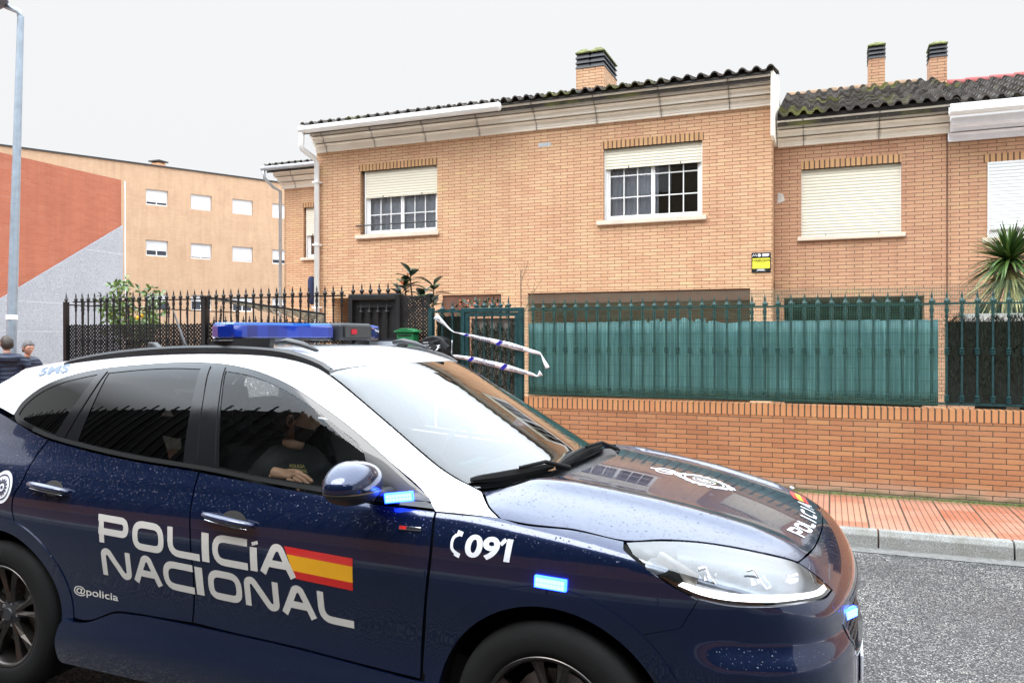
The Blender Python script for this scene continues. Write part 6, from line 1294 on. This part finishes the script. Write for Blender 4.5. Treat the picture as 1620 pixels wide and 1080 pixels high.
# mirrors ---------------------------------------------------------------
def mirror(s):
    c = np.array([-.70 - (.16 if s > 0 else 0), s * 1.03, 1.140 - (.02 if s > 0 else 0)]); nu, nv = 40, 28; V = []; Vb = []
    ax = np.array([[.93, -.10 * s, .0], [.10, .99 * s, .08], [0, -.08 * s, .99]])
    def P(th, ph, g=1.):
        x = math.copysign(abs(math.cos(th) * math.cos(ph)) ** .80, math.cos(th)); y = math.copysign(abs(math.sin(th) * math.cos(ph)) ** .80, math.sin(th)); z = math.copysign(abs(math.sin(ph)) ** .9, ph)
        sx_ = .105 if x > 0 else .075; sy = .150 if y * s > 0 else .135; zz = z * (.080 if z > 0 else .078) * (1 - .28 * max(0, y) ** 2) - .012 * max(0, y) ** 2
        return c + g * (ax[0] * x * sx_ + ax[1] * y * sy) + ax[2] * zz * g
    def part(name, p0, p1, mat, g=1.):
        V = [P(2 * math.pi * i / nu, p0 + (p1 - p0) * j / nv, g) for j in range(nv + 1) for i in range(nu)]
        return CB().add(V, [(j * nu + i, j * nu + (i + 1) % nu, (j + 1) * nu + (i + 1) % nu, (j + 1) * nu + i) for j in range(nv) for i in range(nu)] + [tuple(range(nu))[::-1]]).build(name, mat, m0, smooth=50)
    m0 = bpy.data.objects.new('door_mirror', None); COL.objects.link(m0); m0.parent = car; m0.empty_display_size = .1
    part('mirror_cap', -.22, math.pi / 2, M['navy']); part('mirror_housing', -math.pi / 2, -.30, M['satin_black'], .985)
    V = [P(2 * math.pi * i / nu, ph, 1.012) for ph in (-.31, -.24) for i in range(nu)]; CB().add(V, [(i, (i + 1) % nu, nu + (i + 1) % nu, nu + i) for i in range(nu)]).build('mirror_indicator', plain('mirror_lens', (.20, .15, .11), .15) if s < 0 else bpy.data.materials['mirror_lens'], m0, smooth=True)
    CB().tube([(-.64, s * .86, 1.085), (-.66, s * .93, 1.092), (-.69, s * .97, 1.11)], [.032, .028, .035], 12, flat=.6).build('mirror_arm', M['satin_black'], m0, smooth=True)
mirror(-1); mirror(1)
# roof rails, light bar, aerials -------------------------------------------
for s in (-1, 1):
    pts = []; xs = np.linspace(-2.72, -1.10, 34)
    for x in xs:
        q = trace(np.array([[x, s * .60, 4.]]), np.array([[0, 0, -1.]]))[0]; t = (x + 2.72) / 1.62; pts.append(q + [0, -s * .012, .004 + .030 * math.sin(math.pi * min(1, max(0, t))) ** .45])
    mb = CB(); n = len(pts); V = []
    for p in pts: V += [p + [0, s * .015, -.028], p + [0, s * .017, -.004], p + [0, s * .010, .006], p + [0, -s * .012, .006], p + [0, -s * .018, -.006], p + [0, -s * .018, -.028]]
    mb.add(V, [(6 * i + k, 6 * i + (k + 1) % 6, 6 * (i + 1) + (k + 1) % 6, 6 * (i + 1) + k) for i in range(n - 1) for k in range(6)] + [(0, 1, 2, 3, 4, 5)]); mb.build('roof_rail', M['satin_black'], car, smooth=35)
def bar_outline(x, y): return None
lbar = bpy.data.objects.new('light_bar', None); COL.objects.link(lbar); lbar.parent = car
def prism_path(mb, cs, z0, z1, inset_=0.):
    """vertical prism on plan points, with a slightly drawn-in top"""
    cs = np.array(cs, float); c = cs.mean(0); n = len(cs); top = c + (cs - c) * (1 - inset_); V = [(*p, z0) for p in cs] + [(*p, z1 - .012) for p in cs] + [(*(c + (p - c) * .94), z1) for p in top]
    mb.add(V, [(i, (i + 1) % n, n + (i + 1) % n, n + i) for i in range(n)] + [(n + i, n + (i + 1) % n, 2 * n + (i + 1) % n, 2 * n + i) for i in range(n)] + [tuple(range(n))[::-1], tuple(range(2 * n, 3 * n))])
zb, zt = 1.657, 1.724
for s in (-1, 1):
    th = np.linspace(-math.pi / 2, math.pi / 2, 9); wing1 = [(-1.50, s * .10), (-1.42, s * .13), (-1.47, s * .30), (-1.56, s * .45)] ; e0 = np.array([-1.64, s * .585]); wing_ = [(-1.60, s * .12), (-1.405, s * .15), (-1.44, s * .27)] + [(-1.50, s * .33), (-1.60, s * .56), (-1.63, s * .60), (-1.69, s * .625), (-1.75, s * .60), (-1.765, s * .55), (-1.70, s * .28)]
    if s > 0: wing_ = wing_[::-1]
    mb = CB(); prism_path(mb, wing_, zb, zt); mb.build('blue_lens', M['blue_lens'], lbar, bevel=.006, smooth=30)
    w2 = [(x, y) for x, y in wing_]; c = np.array(w2).mean(0); mb = CB(); prism_path(mb, [tuple(c + (np.array(p) - c) * .985) for p in w2], zb - .012, zb); mb.build('lens_base', M['satin_black'], lbar)
    mb = CB(); prism_path(mb, [tuple(c + (np.array(p) - c) * .98) for p in w2], zt - .004, zt + .004); mb.build('lens_top', plain('lens_top_blue', (.02, .12, .50), .2) if s < 0 else bpy.data.materials['lens_top_blue'], lbar)
mb = CB(); prism_path(mb, [(-1.62, -.14), (-1.375, -.135), (-1.37, .135), (-1.62, .14)], zb - .01, zt + .008); mb.build('camera_housing', plain('grey_housing', (.018, .02, .024), .5), lbar, bevel=.006)
CB().bx(-1.372, -1.362, -.11, .11, zb + .002, zt - .004).build('camera_window', M['dark'], lbar, bevel=.003); CB().bx(-1.363, -1.358, -.065, -.02, zb + .02, zt - .022).build('red_lens', plain('red_lens', (.35, .02, .03), .2), lbar)
for s in (-1, 1):
    mb = CB(); mb.prism([(-1.80, 1.605), (-1.43, 1.595), (-1.42, 1.655), (-1.74, 1.655)], s * .565, s * .595); mb.build('bar_bracket', M['satin_black'], lbar); CB().bx(-1.66, -1.48, s * .55, s * .564, 1.615, 1.64).build('bracket_spacer', M['zinc'], lbar)
    CB().tube([(-1.46, s * .50, 1.632), (-1.40, s * .50, 1.642), (-1.32, s * .50, 1.628), (-1.24, s * .50, 1.600)], [.022, .026, .022, .012], 10, flat=.6).build('bar_foot', M['satin_black'], lbar, smooth=True)
mb = CB(); mb.prism([(-2.80, 1.545), (-2.66, 1.565), (-2.70, 1.60), (-2.755, 1.635), (-2.79, 1.635)], -.022, .022); mb.build('shark_fin', M['satin_black'], car, bevel=.008)
CB().tube([(-2.50, 0, 1.58), (-2.53, 0, 1.63), (-2.615, 0, 1.82)], [.016, .009, .003], 8).build('aerial', M['satin_black'], car, smooth=True)
CB().tube([(-1.15, .42, 1.60), (-1.18, .42, 1.625), (-1.14, .46, 1.64), (-1.08, .44, 1.60)], .018, 8).build('camera_cable', M['rubber'], lbar)
# spoiler
mb = CB(); ys = np.linspace(-.60, .60, 25); V = []
for y in ys: a = 1 - (abs(y) / .62) ** 4 * .4; V += [(-2.98, y, 1.500 - .06 * (y / .6) ** 2 + .02), (-3.12, y, 1.492 - .06 * (y / .6) ** 2 + .012), (-3.20 * a - 3.08 * (1 - a), y, 1.470 - .06 * (y / .6) ** 2), (-3.13, y, 1.445 - .06 * (y / .6) ** 2), (-3.0, y, 1.45 - .06 * (y / .6) ** 2)]
mb.add(V, [(5 * i + k, 5 * i + (k + 1) % 5, 5 * (i + 1) + (k + 1) % 5, 5 * (i + 1) + k) for i in range(24) for k in range(5)] + [tuple(range(5)), tuple(range(120, 125))[::-1]]); mb.build('spoiler', M['car_white'], car, smooth=50)
# tailgate and tail lamps
tg = [(-3.15, -.62, 1.40), (-3.15, .62, 1.40), (-3.30, .72, 1.25), (-3.5, .70, .6), (-3.5, -.70, .6), (-3.30, -.72, 1.25)]
panel('tailgate', [(-3.4, y, z) for y, z in ((-.60, 1.42), (.60, 1.42), (.72, 1.20), (.76, .95), (.72, .5), (-.72, .5), (-.76, .95), (-.72, 1.20))], (-1, 0, 0), M['navy'], car, sp=.06, mirror=False, off=-.004, flange=0)
panel('rear_screen', [(-3.4, y, z) for y, z in ((-.52, 1.40), (.52, 1.40), (.60, 1.20), (-.60, 1.20))], (-1, 0, 0), M['gloss_black'], car, sp=.06, mirror=False, off=.003)
panel('tail_lamp', [(-3.36, -.86, 1.13), (-3.56, -.70, 1.12), (-3.58, -.70, .98), (-3.45, -.84, .95), (-3.30, -.89, 1.0)], (-.6, -.8, .1), plain('tail_red', (.25, .01, .01), .15, coat=.8), car, off=.004)
panel('rear_bumper', [(-3.41, -.9, .93), (-3.58, -.6, .60), (-3.6, 0, .60), (-3.6, 0, .25), (-3.4, -.8, .25), (-3.36, -.9, .5)], (-.7, -.7, 0), M['navy'], car, off=.002)
# wipers ----------------------------------------------------------------
def wiper(piv, elbow, a, b, lift=.03):
    def up_(p, h): q = trace(np.array([[p[0], p[1], 4.]]), np.array([[0, 0, -1.]]))[0]; return q + [0, 0, h]
    w0 = CB().tube([up_(piv, .005), up_(((piv[0] + elbow[0]) / 2, (piv[1] + elbow[1]) / 2), .045), up_(elbow, .040)], [.011, .008, .007], 8).build('wiper_arm', M['rubber'], car, smooth=True)
    ts = np.linspace(0, 1, 14); pts = [up_((a[0] + (b[0] - a[0]) * t, a[1] + (b[1] - a[1]) * t), .014) for t in ts]; CB().tube(pts, [.006 + .008 * math.sin(math.pi * t) ** .5 for t in ts], 6, flat=1.5).build('wiper_blade', M['rubber'], w0)
wiper((-.13, -.30), (-.26, -.52), (-.385, -.700), (-.185, -.34)); wiper((-.12, .36), (-.16, .02), (-.165, -.36), (-.20, .42))
# interior ------------------------------------------------------------------
CB().bx(-3.2, -.35, -.80, .80, .25, .50).build('cabin_floor', M['seat_cloth'], car)
for s in (-1, 1): CB().bx(-2.6, -.5, s * .80, s * .845, .5, 1.03).build('door_lining', M['seat_cloth'], car, bevel=.01)
mb = CB(); mb.prism([(-.30, .95), (-.36, 1.06), (-.62, 1.075), (-.80, 1.02), (-.84, .85), (-.70, .6), (-.30, .6)], -.74, .74); mb.build('dashboard', M['satin_black'], car, bevel=.03)
def seat(x, y):
    s0 = bpy.data.objects.new('seat', None); COL.objects.link(s0); s0.parent = car; s0.empty_display_size = .1
    CB().prism([(x - .05, .50), (x + .45, .55), (x + .48, .64), (x + .40, .68), (x, .62)], y - .25, y + .25).build('seat_cushion', M['seat_cloth'], s0, bevel=.04)
    CB().prism([(x - .02, .55), (x + .10, .60), (x - .02, .95), (x - .10, 1.16), (x - .20, 1.16), (x - .17, .8)], y - .235, y + .235).build('seat_back', M['seat_cloth'], s0, bevel=.04)
    CB().prism([(x - .12, 1.20), (x - .02, 1.22), (x - .05, 1.37), (x - .13, 1.38), (x - .17, 1.30)], y - .13, y + .13).build('headrest', M['seat_cloth'], s0, bevel=.03)
for y in (-.37, .37): seat(-1.58, y)
seat(-2.45, -.36); seat(-2.45, .36)
mb = CB(); t = np.linspace(0, 2 * np.pi, 30); mb.tube([(-1.02 + .06 * math.sin(a), .37 + .18 * math.cos(a), 1.02 + .17 * math.sin(a)) for a in t], .014, 8, cap=False); mb.build('steering_wheel', M['satin_black'], car, smooth=True)
CB().box((-.92, 0, 1.46), (.012, .12, .035)).build('rear_view_mirror', M['satin_black'], car, bevel=.01)
CB().box((-.62, -.30, 1.10), (.02, .20, .012)).build('teal_folder', plain('teal_cover', (.02, .10, .10), .5), car)
# head lining
panel('head_lining', [(x * .97 - .06, y * .93, z) for x, y, z in roof], (0, 0, 1), plain('lining', (.30, .29, .27), .9), car, off=-.035, sp=.1, mirror=False, flange=0)
# lettering -------------------------------------------------------------------
def stamp(name, strips, mat, parent, D=SD, off=.0016, lift=.00004):
    """strips: list of (left edge pts, right edge pts) in 3-D guide coordinates; pressed onto the body"""
    V = []; Fc = []; D = np.array(D, float); D /= np.linalg.norm(D); k0 = 0
    for a, b in strips:
        n = len(a); P = np.array(list(a) + list(b), float); P = trace(P + D * 3.2, np.tile(-D, (len(P), 1))); P = P + normal(P) * (off + lift * (k0 % 5)); k0 += 1; o = len(V); V += P.tolist(); Fc += [(o + i, o + i + 1, o + n + i + 1, o + n + i) for i in range(n - 1)]
    me = bpy.data.meshes.new(name); me.from_pydata(V, [], Fc); me.materials.append(mat); bm = bmesh.new(); bm.from_mesh(me); bmesh.ops.recalc_face_normals(bm, faces=bm.faces); bm.to_mesh(me); bm.free(); o = bpy.data.objects.new(name, me); COL.objects.link(o); o.parent = parent; return o
def stroke2(pts, w, closed=False, rad=None):
    """2-D polyline -> (left, right) offset edges, corners rounded by subdividing"""
    P = np.array(pts, float); Q = []
    n = len(P); rg = range(n) if closed else range(1, n - 1)
    if not closed: Q.append(P[0])
    for i in (range(n) if closed else range(1, n - 1)):
        a, b, c = P[i - 1], P[i], P[(i + 1) % n]; r_ = rad if rad else .001; u = (a - b) / np.linalg.norm(a - b); v = (c - b) / np.linalg.norm(c - b); r1 = min(r_, np.linalg.norm(a - b) / 2, np.linalg.norm(c - b) / 2); p0, p2 = b + u * r1, b + v * r1
        Q += [(1 - t) ** 2 * p0 + 2 * t * (1 - t) * b + t * t * p2 for t in np.linspace(0, 1, 6)]
    if closed: Q.append(Q[0])
    else: Q.append(P[-1])
    Q = np.array(Q); keep = [0] + [i for i in range(1, len(Q)) if np.linalg.norm(Q[i] - Q[i - 1]) > 1e-5]; Q = Q[keep]
    # densify
    D2 = [Q[0]]
    for a, b in zip(Q, Q[1:]):
        m = max(1, int(np.linalg.norm(b - a) / .03)); D2 += [a + (b - a) * k / m for k in range(1, m + 1)]
    Q = np.array(D2); e = np.diff(Q, axis=0); e /= np.linalg.norm(e, axis=1)[:, None]; nrm = np.stack([-e[:, 1], e[:, 0]], 1)
    if closed: nn = np.vstack([nrm, nrm[:1]]); pv = np.vstack([nrm[-1:], nrm]); m = nn + pv
    else: m = np.vstack([nrm[:1] * 2, nrm[1:] + nrm[:-1], nrm[-1:] * 2]); 
    L2 = np.sum(m * m, 1)[:, None]; m = m * 2 / np.maximum(L2, 1.6); return Q + m * w / 2, Q - m * w / 2
def glyph(ch):
    """squared stroke capitals in a 1 x 1 box; stroke weight .20"""
    h = .10
    G = {'P': [([(h, 0), (h, 1)], 0), ([(.0, .90), (.90, .90), (.90, .42), (.0, .42)], .28)], 'O': [([(.5, h), (1 - h, h), (1 - h, 1 - h), (h, 1 - h), (h, h)], 'c')], 'L': [([(h, 1), (h, h), (1, h)], .30)], 'I': [([(.5, 0), (.5, 1)], 0)],
         'C': [([(1, .9), (h, .9), (h, h), (1, h)], .30)], 'A': [([(.07, 0), (.42, .92), (.58, .92), (.93, 0)], .12), ([(.26, .36), (.74, .36)], 0)], 'N': [([(h, 0), (h, .86), (.26, .93), (.74, .07), (.90, .14), (.90, 1)], .12)]}
    G['Í'] = [([(.5, 0), (.5, .80)], 0), ([(.30, .90), (1.1, .98)], 0)]
    return G[ch]
def word(items, mat, name, weight=.029):
    """items: (char, x0, x1, ztop0, ztop1, zbot0, zbot1) - each letter in its own measured box on the door"""
    st = []
    for ch, x0, x1, zt0, zt1, zb0, zb1 in items:
        W_ = x1 - x0; H_ = ((zt0 - zb0) + (zt1 - zb1)) / 2
        for pts, rad in glyph(ch):
            q = [(a * W_, b * H_) for a, b in pts]
            wv = weight if ch not in 'IÍ' or rad else min(W_, .034)
            if ch in 'IÍ': wv = W_ * (.95) if len(pts) == 2 and pts[0][0] == pts[1][0] else .013
            a, b = stroke2(q, wv, closed=(rad == 'c'), rad=(.045 if rad == 'c' else (rad * .16 if rad else None)))
            def mp(P): return [(x0 + u, -.93, (zb0 + (zb1 - zb0) * u / W_) + v / H_ * ((zt0 - zb0) + ((zt1 - zb1) - (zt0 - zb0)) * u / W_)) for u, v in P]
            st.append((mp(a), mp(b)))
    stamp(name, st, mat, car)
tz = lambda x: .892 - (x + 2.071) * .037; bz = lambda x: .772 - (x + 2.071) * .0355; tz2 = lambda x: .746 - (x + 2.068) * .040; bz2 = lambda x: .627 - (x + 2.082) * .0385
def wd(chars, T, B): return [(c, a, b, T(a), T(b), B(a), B(b)) for c, a, b in chars]
for nm, m_ in (('door_lettering', 'lettering'),):
    word(wd([('P', -2.072, -1.890), ('O', -1.874, -1.690), ('L', -1.675, -1.500), ('I', -1.488, -1.448), ('C', -1.435, -1.252), ('Í', -1.240, -1.203), ('A', -1.190, -1.020)], tz, bz), M[m_], nm)
    word(wd([('N', -2.070, -1.890), ('A', -1.880, -1.722), ('C', -1.712, -1.544), ('I', -1.534, -1.492), ('O', -1.470, -1.290), ('N', -1.282, -1.108), ('A', -1.098, -.938), ('L', -.928, -.768)], tz2, bz2), M[m_], nm)
# the same text lies on the hidden side too (left flank) -- flag, number and crest on this side
def quad_strip(a, b, c, d, n=10):   # a,b top (left,right) c,d bottom
    a, b, c, d = [np.array(v, float) for v in (a, b, c, d)]; return ([tuple(a + (b - a) * t) for t in np.linspace(0, 1, n)], [tuple(c + (d - c) * t) for t in np.linspace(0, 1, n)])
ft = lambda t: ((-1.072 + .050 * t, -.93, .857 - .122 * t), (-.757 - .004 * t, -.93, .843 - .122 * t))
for t0, t1, m_ in ((0, .25, 'flag_red'), (.25, .75, 'flag_yellow'), (.75, 1., 'flag_red')): a, b = ft(t0); c, d = ft(t1); stamp('flag_band', [quad_strip(a, b, c, d)], M[m_], car)
def text2d(txt, size, bold=0., spacing=1.):
    cu = bpy.data.curves.new('t', 'FONT'); cu.body = txt; cu.size = size; cu.offset = bold; cu.space_character = spacing; cu.resolution_u = 6; o = bpy.data.objects.new('t', cu); COL.objects.link(o)
    me = bpy.data.meshes.new_from_object(o.evaluated_get(bpy.context.evaluated_depsgraph_get())); bm = bmesh.new(); bm.from_mesh(me); bmesh.ops.triangulate(bm, faces=bm.faces)
    for _ in range(4): bmesh.ops.subdivide_edges(bm, edges=[e for e in bm.edges if e.calc_length() > .12], cuts=1); bmesh.ops.triangulate(bm, faces=bm.faces)
    bm.to_mesh(me); bm.free(); V = np.array([tuple(v.co) for v in me.vertices]); Fc = [tuple(p.vertices) for p in me.polygons]; bpy.data.objects.remove(o); bpy.data.curves.remove(cu); return V, Fc
def press_text(name, txt, org, ux, uy, mat, D, bold=0., off=.0016, shear=0., parent=None):
    """org = lower left corner, ux / uy = vectors spanning the text's full width and cap height"""
    V, Fc = text2d(txt, 1., bold); lo, hi = V.min(0), V.max(0); u = (V[:, 0] - lo[0]) / (hi[0] - lo[0]); v = (V[:, 1] - lo[1]) / (hi[1] - lo[1]); P = np.array(org) + (u + shear * v)[:, None] * np.array(ux) + v[:, None] * np.array(uy)
    D = np.array(D, float); D /= np.linalg.norm(D); P = trace(P + D * 3.2, np.tile(-D, (len(P), 1))); P = P + normal(P) * off; me = bpy.data.meshes.new(name); me.from_pydata(P.tolist(), [], Fc); me.materials.append(mat); o = bpy.data.objects.new(name, me); COL.objects.link(o); o.parent = parent or car
    Nn = normal(P); nn = me.polygons[0].normal
    if np.dot(nn, Nn[Fc[0][0]]) < 0: me.flip_normals()
    return o
press_text('wing_number', '091', (-.304, -.92, .897), (.172, 0, -.004), (.004, 0, .078), M['lettering_w'], SD, bold=.035, shear=.04)
st1 = [stroke2([(-.166, .950), (-.148, .968)], .013)]; stamp('wing_number', [([(p[0], -.92, p[1]) for p in a], [(p[0], -.92, p[1]) for p in b]) for a, b in st1], M['lettering_w'], car)
st = [stroke2([(-.318, .972), (-.345, .962), (-.352, .938), (-.348, .915), (-.322, .902)], .011, rad=.02)]; stamp('phone_symbol', [([(p[0], -.92, p[1]) for p in a], [(p[0], -.92, p[1]) for p in b]) for a, b in st + [stroke2([(-.333, .976), (-.312, .970)], .016), stroke2([(-.338, .906), (-.318, .898)], .016)]], M['lettering_w'], car)
press_text('handle_lettering', '@policia', (-2.264, -.9, .508), (.273, 0, -.004), (0, 0, .046), M['lettering'], SD, bold=.012)
press_text('roof_number', '5MS', (-2.835, -.653, 1.462), (.225, -.008, .022), (-.045, .055, .040), M['lettering_b'], D45, bold=.03, off=.003)
press_text('badge', 'ST-L', (-.555, -.91, .966), (.07, 0, 0), (0, 0, .010), M['gloss_black'], SD, off=.004) if False else None
p, n = surf(-.522, .972); CB().box(p + n * .003, (.044, .003, .007), frame_at(p, n, (1, 0, .02))).build('wing_badge', M['chrome'], car, bevel=.002); CB().box(p + n * .0045 - [.028, 0, 0], (.014, .003, .006), frame_at(p, n, (1, 0, .02))).build('badge_red', M['flag_red'], car)
# bonnet lettering, read from the front; crest
hx = lambda y: .752 - .09 * (abs(y) / .5) ** 2
strips = []
def hood_word():
    LET = 'POLICIA'; ys = np.linspace(-.305, .30, 8); h_ = .062; out_ = []
    for c, y0, y1 in zip(LET, ys, ys[1:]):
        W_ = (y1 - y0) * .86
        if c == 'I': W_ = .030; 
        ym = (y0 + y1) / 2 - W_ / 2
        for pts, rad in glyph(c):
            q = [(a * W_, b * h_) for a, b in pts]; wv = .0145 if c != 'I' else .018; a, b = stroke2(q, wv, closed=(rad == 'c'), rad=(.02 if rad == 'c' else (rad * .08 if rad else None)))
            f = lambda P: [(hx(ym + u) + .055 - v * .95, ym + u, 1.) for u, v in P]; out_.append((f(a), f(b)))
    return out_
stamp('bonnet_lettering', hood_word(), M['lettering_w'], car, D=(0, 0, 1))
for k, m_ in enumerate(('flag_red', 'flag_yellow', 'flag_red')):
    a = .30; stamp('bonnet_flag', [quad_strip((hx(.33) + (-.010 + .022 * k), .31, 1), (hx(.42) + (-.010 + .022 * k), .42, 1), (hx(.33) + (.012 + .022 * k), .31, 1), (hx(.42) + (.012 + .022 * k), .42, 1))], M[m_], car, D=(0, 0, 1))
def ell(cx, cy, rx, ry, n=48, jag=0, ph=0.): return [(cx + rx * math.cos(t) * (1 + jag * math.cos(12 * t + ph)), cy + ry * math.sin(t) * (1 + jag * math.cos(12 * t + ph))) for t in np.linspace(0, 2 * np.pi, n, endpoint=False)]
st = []; cx, cy = .36, 0.03   # crest: rayed oval under a crown
for e, w_ in ((ell(cx, cy, .105, .085, 96, .08), .010), (ell(cx, cy, .082, .064), .007), (ell(cx, cy, .045, .036), .006)): st.append(stroke2(e, w_, closed=True, rad=.004))
for t in np.linspace(0, 2 * np.pi, 24, endpoint=False): r0, r1 = 1.0, 1.28 + .10 * math.cos(4 * t); st.append(stroke2([(cx + .095 * r0 * math.cos(t), cy + .077 * r0 * math.sin(t)), (cx + .095 * r1 * math.cos(t), cy + .077 * r1 * math.sin(t))], .014))
st += [stroke2([(cx - .135, cy - .05), (cx - .135, cy + .05)], .014), stroke2([(cx - .14, cy - .05), (cx - .19, cy - .055), (cx - .205, cy), (cx - .19, cy + .055), (cx - .14, cy + .05)], .010, rad=.02), stroke2([(cx - .14, cy - .018), (cx - .20, cy - .01)], .010), stroke2([(cx - .14, cy + .018), (cx - .20, cy + .01)], .010), stroke2([(cx - .20, cy), (cx - .23, cy)], .014), stroke2([(cx - .03, cy), (cx + .03, cy)], .018), stroke2([(cx, cy - .02), (cx, cy + .02)], .016)]
stamp('bonnet_crest', [([(x, y, 1.) for x, y in a], [(x, y, 1.) for x, y in b]) for a, b in st], M['lettering_w'], car, D=(0, 0, 1))
# round crest on the rear wing
c0 = (-2.735, .957); n = 40; a = [(c0[0] + .072 * math.cos(t), -.9, c0[1] + .074 * math.sin(t)) for t in np.linspace(0, 2 * np.pi, n + 1)]; b = [(c0[0] + .002 * math.cos(t), -.9, c0[1] + .002 * math.sin(t)) for t in np.linspace(0, 2 * np.pi, n + 1)]
stamp('crest_disc', [(a, b)], M['lettering_w'], car)
st = [stroke2([(c0[0] + r_ * math.cos(t), c0[1] + r_ * math.sin(t)) for t in np.linspace(0, 2 * np.pi, 36, endpoint=False)], w_, closed=True, rad=.003) for r_, w_ in ((.055, .006), (.022, .006), (.031, .003))] + [stroke2([(c0[0] + .024 * math.cos(t), c0[1] + .024 * math.sin(t)), (c0[0] + .040 * math.cos(t), c0[1] + .040 * math.sin(t))], .006) for t in np.linspace(0, 2 * np.pi, 14, endpoint=False)] + [stroke2([(c0[0] - .008, c0[1]), (c0[0] + .008, c0[1])], .012)]
stamp('crest_drawing', [([(x, -.9, z) for x, z in a], [(x, -.9, z) for x, z in b]) for a, b in st], plain('crest_ink', (.03, .03, .06), .4), car, off=.0025)
for tt in ((-.2755, .978), (-2.49, .955)): pass
# officer in the front passenger seat --------------------------------------------
def c2w(p): p = np.array(p, float); c, s = math.cos(CY), math.sin(CY); return np.array([-.856 + c * p[0] - s * p[1], 3.40 + s * p[0] + c * p[1], p[2]])
of = thing('person', 'bearded police officer in a black shirt in the front seat, arm on the window sill', 'person', tuple(c2w((-1.5, -.37, .62)))); UNI = plain('black_uniform', (.010, .011, .012), .8, var=.3, bump=.3)
P = [c2w(p) for p in ((-1.46, -.37, .72), (-1.47, -.37, .86), (-1.49, -.37, 1.01), (-1.50, -.37, 1.10), (-1.48, -.37, 1.15))]; Rr = [(.15, .12), (.155, .125), (.17, .13), (.13, .10), .062]; E_ = [(0, 1), (1, 2), (2, 3), (3, 4)]
n = len(P); P += [c2w(p) for p in ((-1.49, -.53, 1.06), (-1.46, -.66, 1.02), (-1.33, -.72, 1.00), (-1.235, -.765, 1.085))]; Rr += [.072, .060, .048, .040]; E_ += [(3, n), (n, n + 1), (n + 1, n + 2), (n + 2, n + 3)]
n = len(P); P += [c2w(p) for p in ((-1.48, -.21, 1.06), (-1.38, -.14, .88), (-1.16, -.18, .80))]; Rr += [.072, .055, .045]; E_ += [(3, n), (n, n + 1), (n + 1, n + 2)]
skin_mesh('shirt', P, E_, Rr, UNI, of)
P = [c2w(p) for p in ((-1.44, -.37, .70), (-1.40, -.47, .68), (-1.02, -.46, .72), (-.93, -.45, .40), (-1.40, -.27, .68), (-1.02, -.28, .72), (-.93, -.28, .40))]; skin_mesh('trousers', P, [(0, 1), (1, 2), (2, 3), (0, 4), (4, 5), (5, 6)], [.13, .09, .065, .05, .09, .065, .05], UNI, of)
skin_mesh('neck', [c2w((-1.485, -.37, 1.12)), c2w((-1.465, -.37, 1.21))], [(0, 1)], [.062, .058], SKIN, of)
add_head(of, c2w((-1.455, -.37, 1.285)), (.90, .42), SKIN, HAIR_D, s=.98, tilt=-.05, beard=HAIR_D)
hand(of, c2w((-1.225, -.775, 1.100)), np.array([.95, .12, -.12]), np.array([0, .9, .3]), np.array([.0, -.2, -1]), SKIN, 1.0, .22)
mb = CB(); skin_mesh('forearm', [c2w((-1.275, -.75, 1.06)), c2w((-1.225, -.775, 1.098))], [(0, 1)], [.034, .028], SKIN, of)
yg = plain('badge_yellow', (.22, .19, .07), .5); tq = text_obj('shirt_lettering', 'POLICIA\nNACIONAL', .020, yg, of, c2w((-1.36, -.49, 1.07)), rot=(R(80), 0, R(12)), bold=.0008)
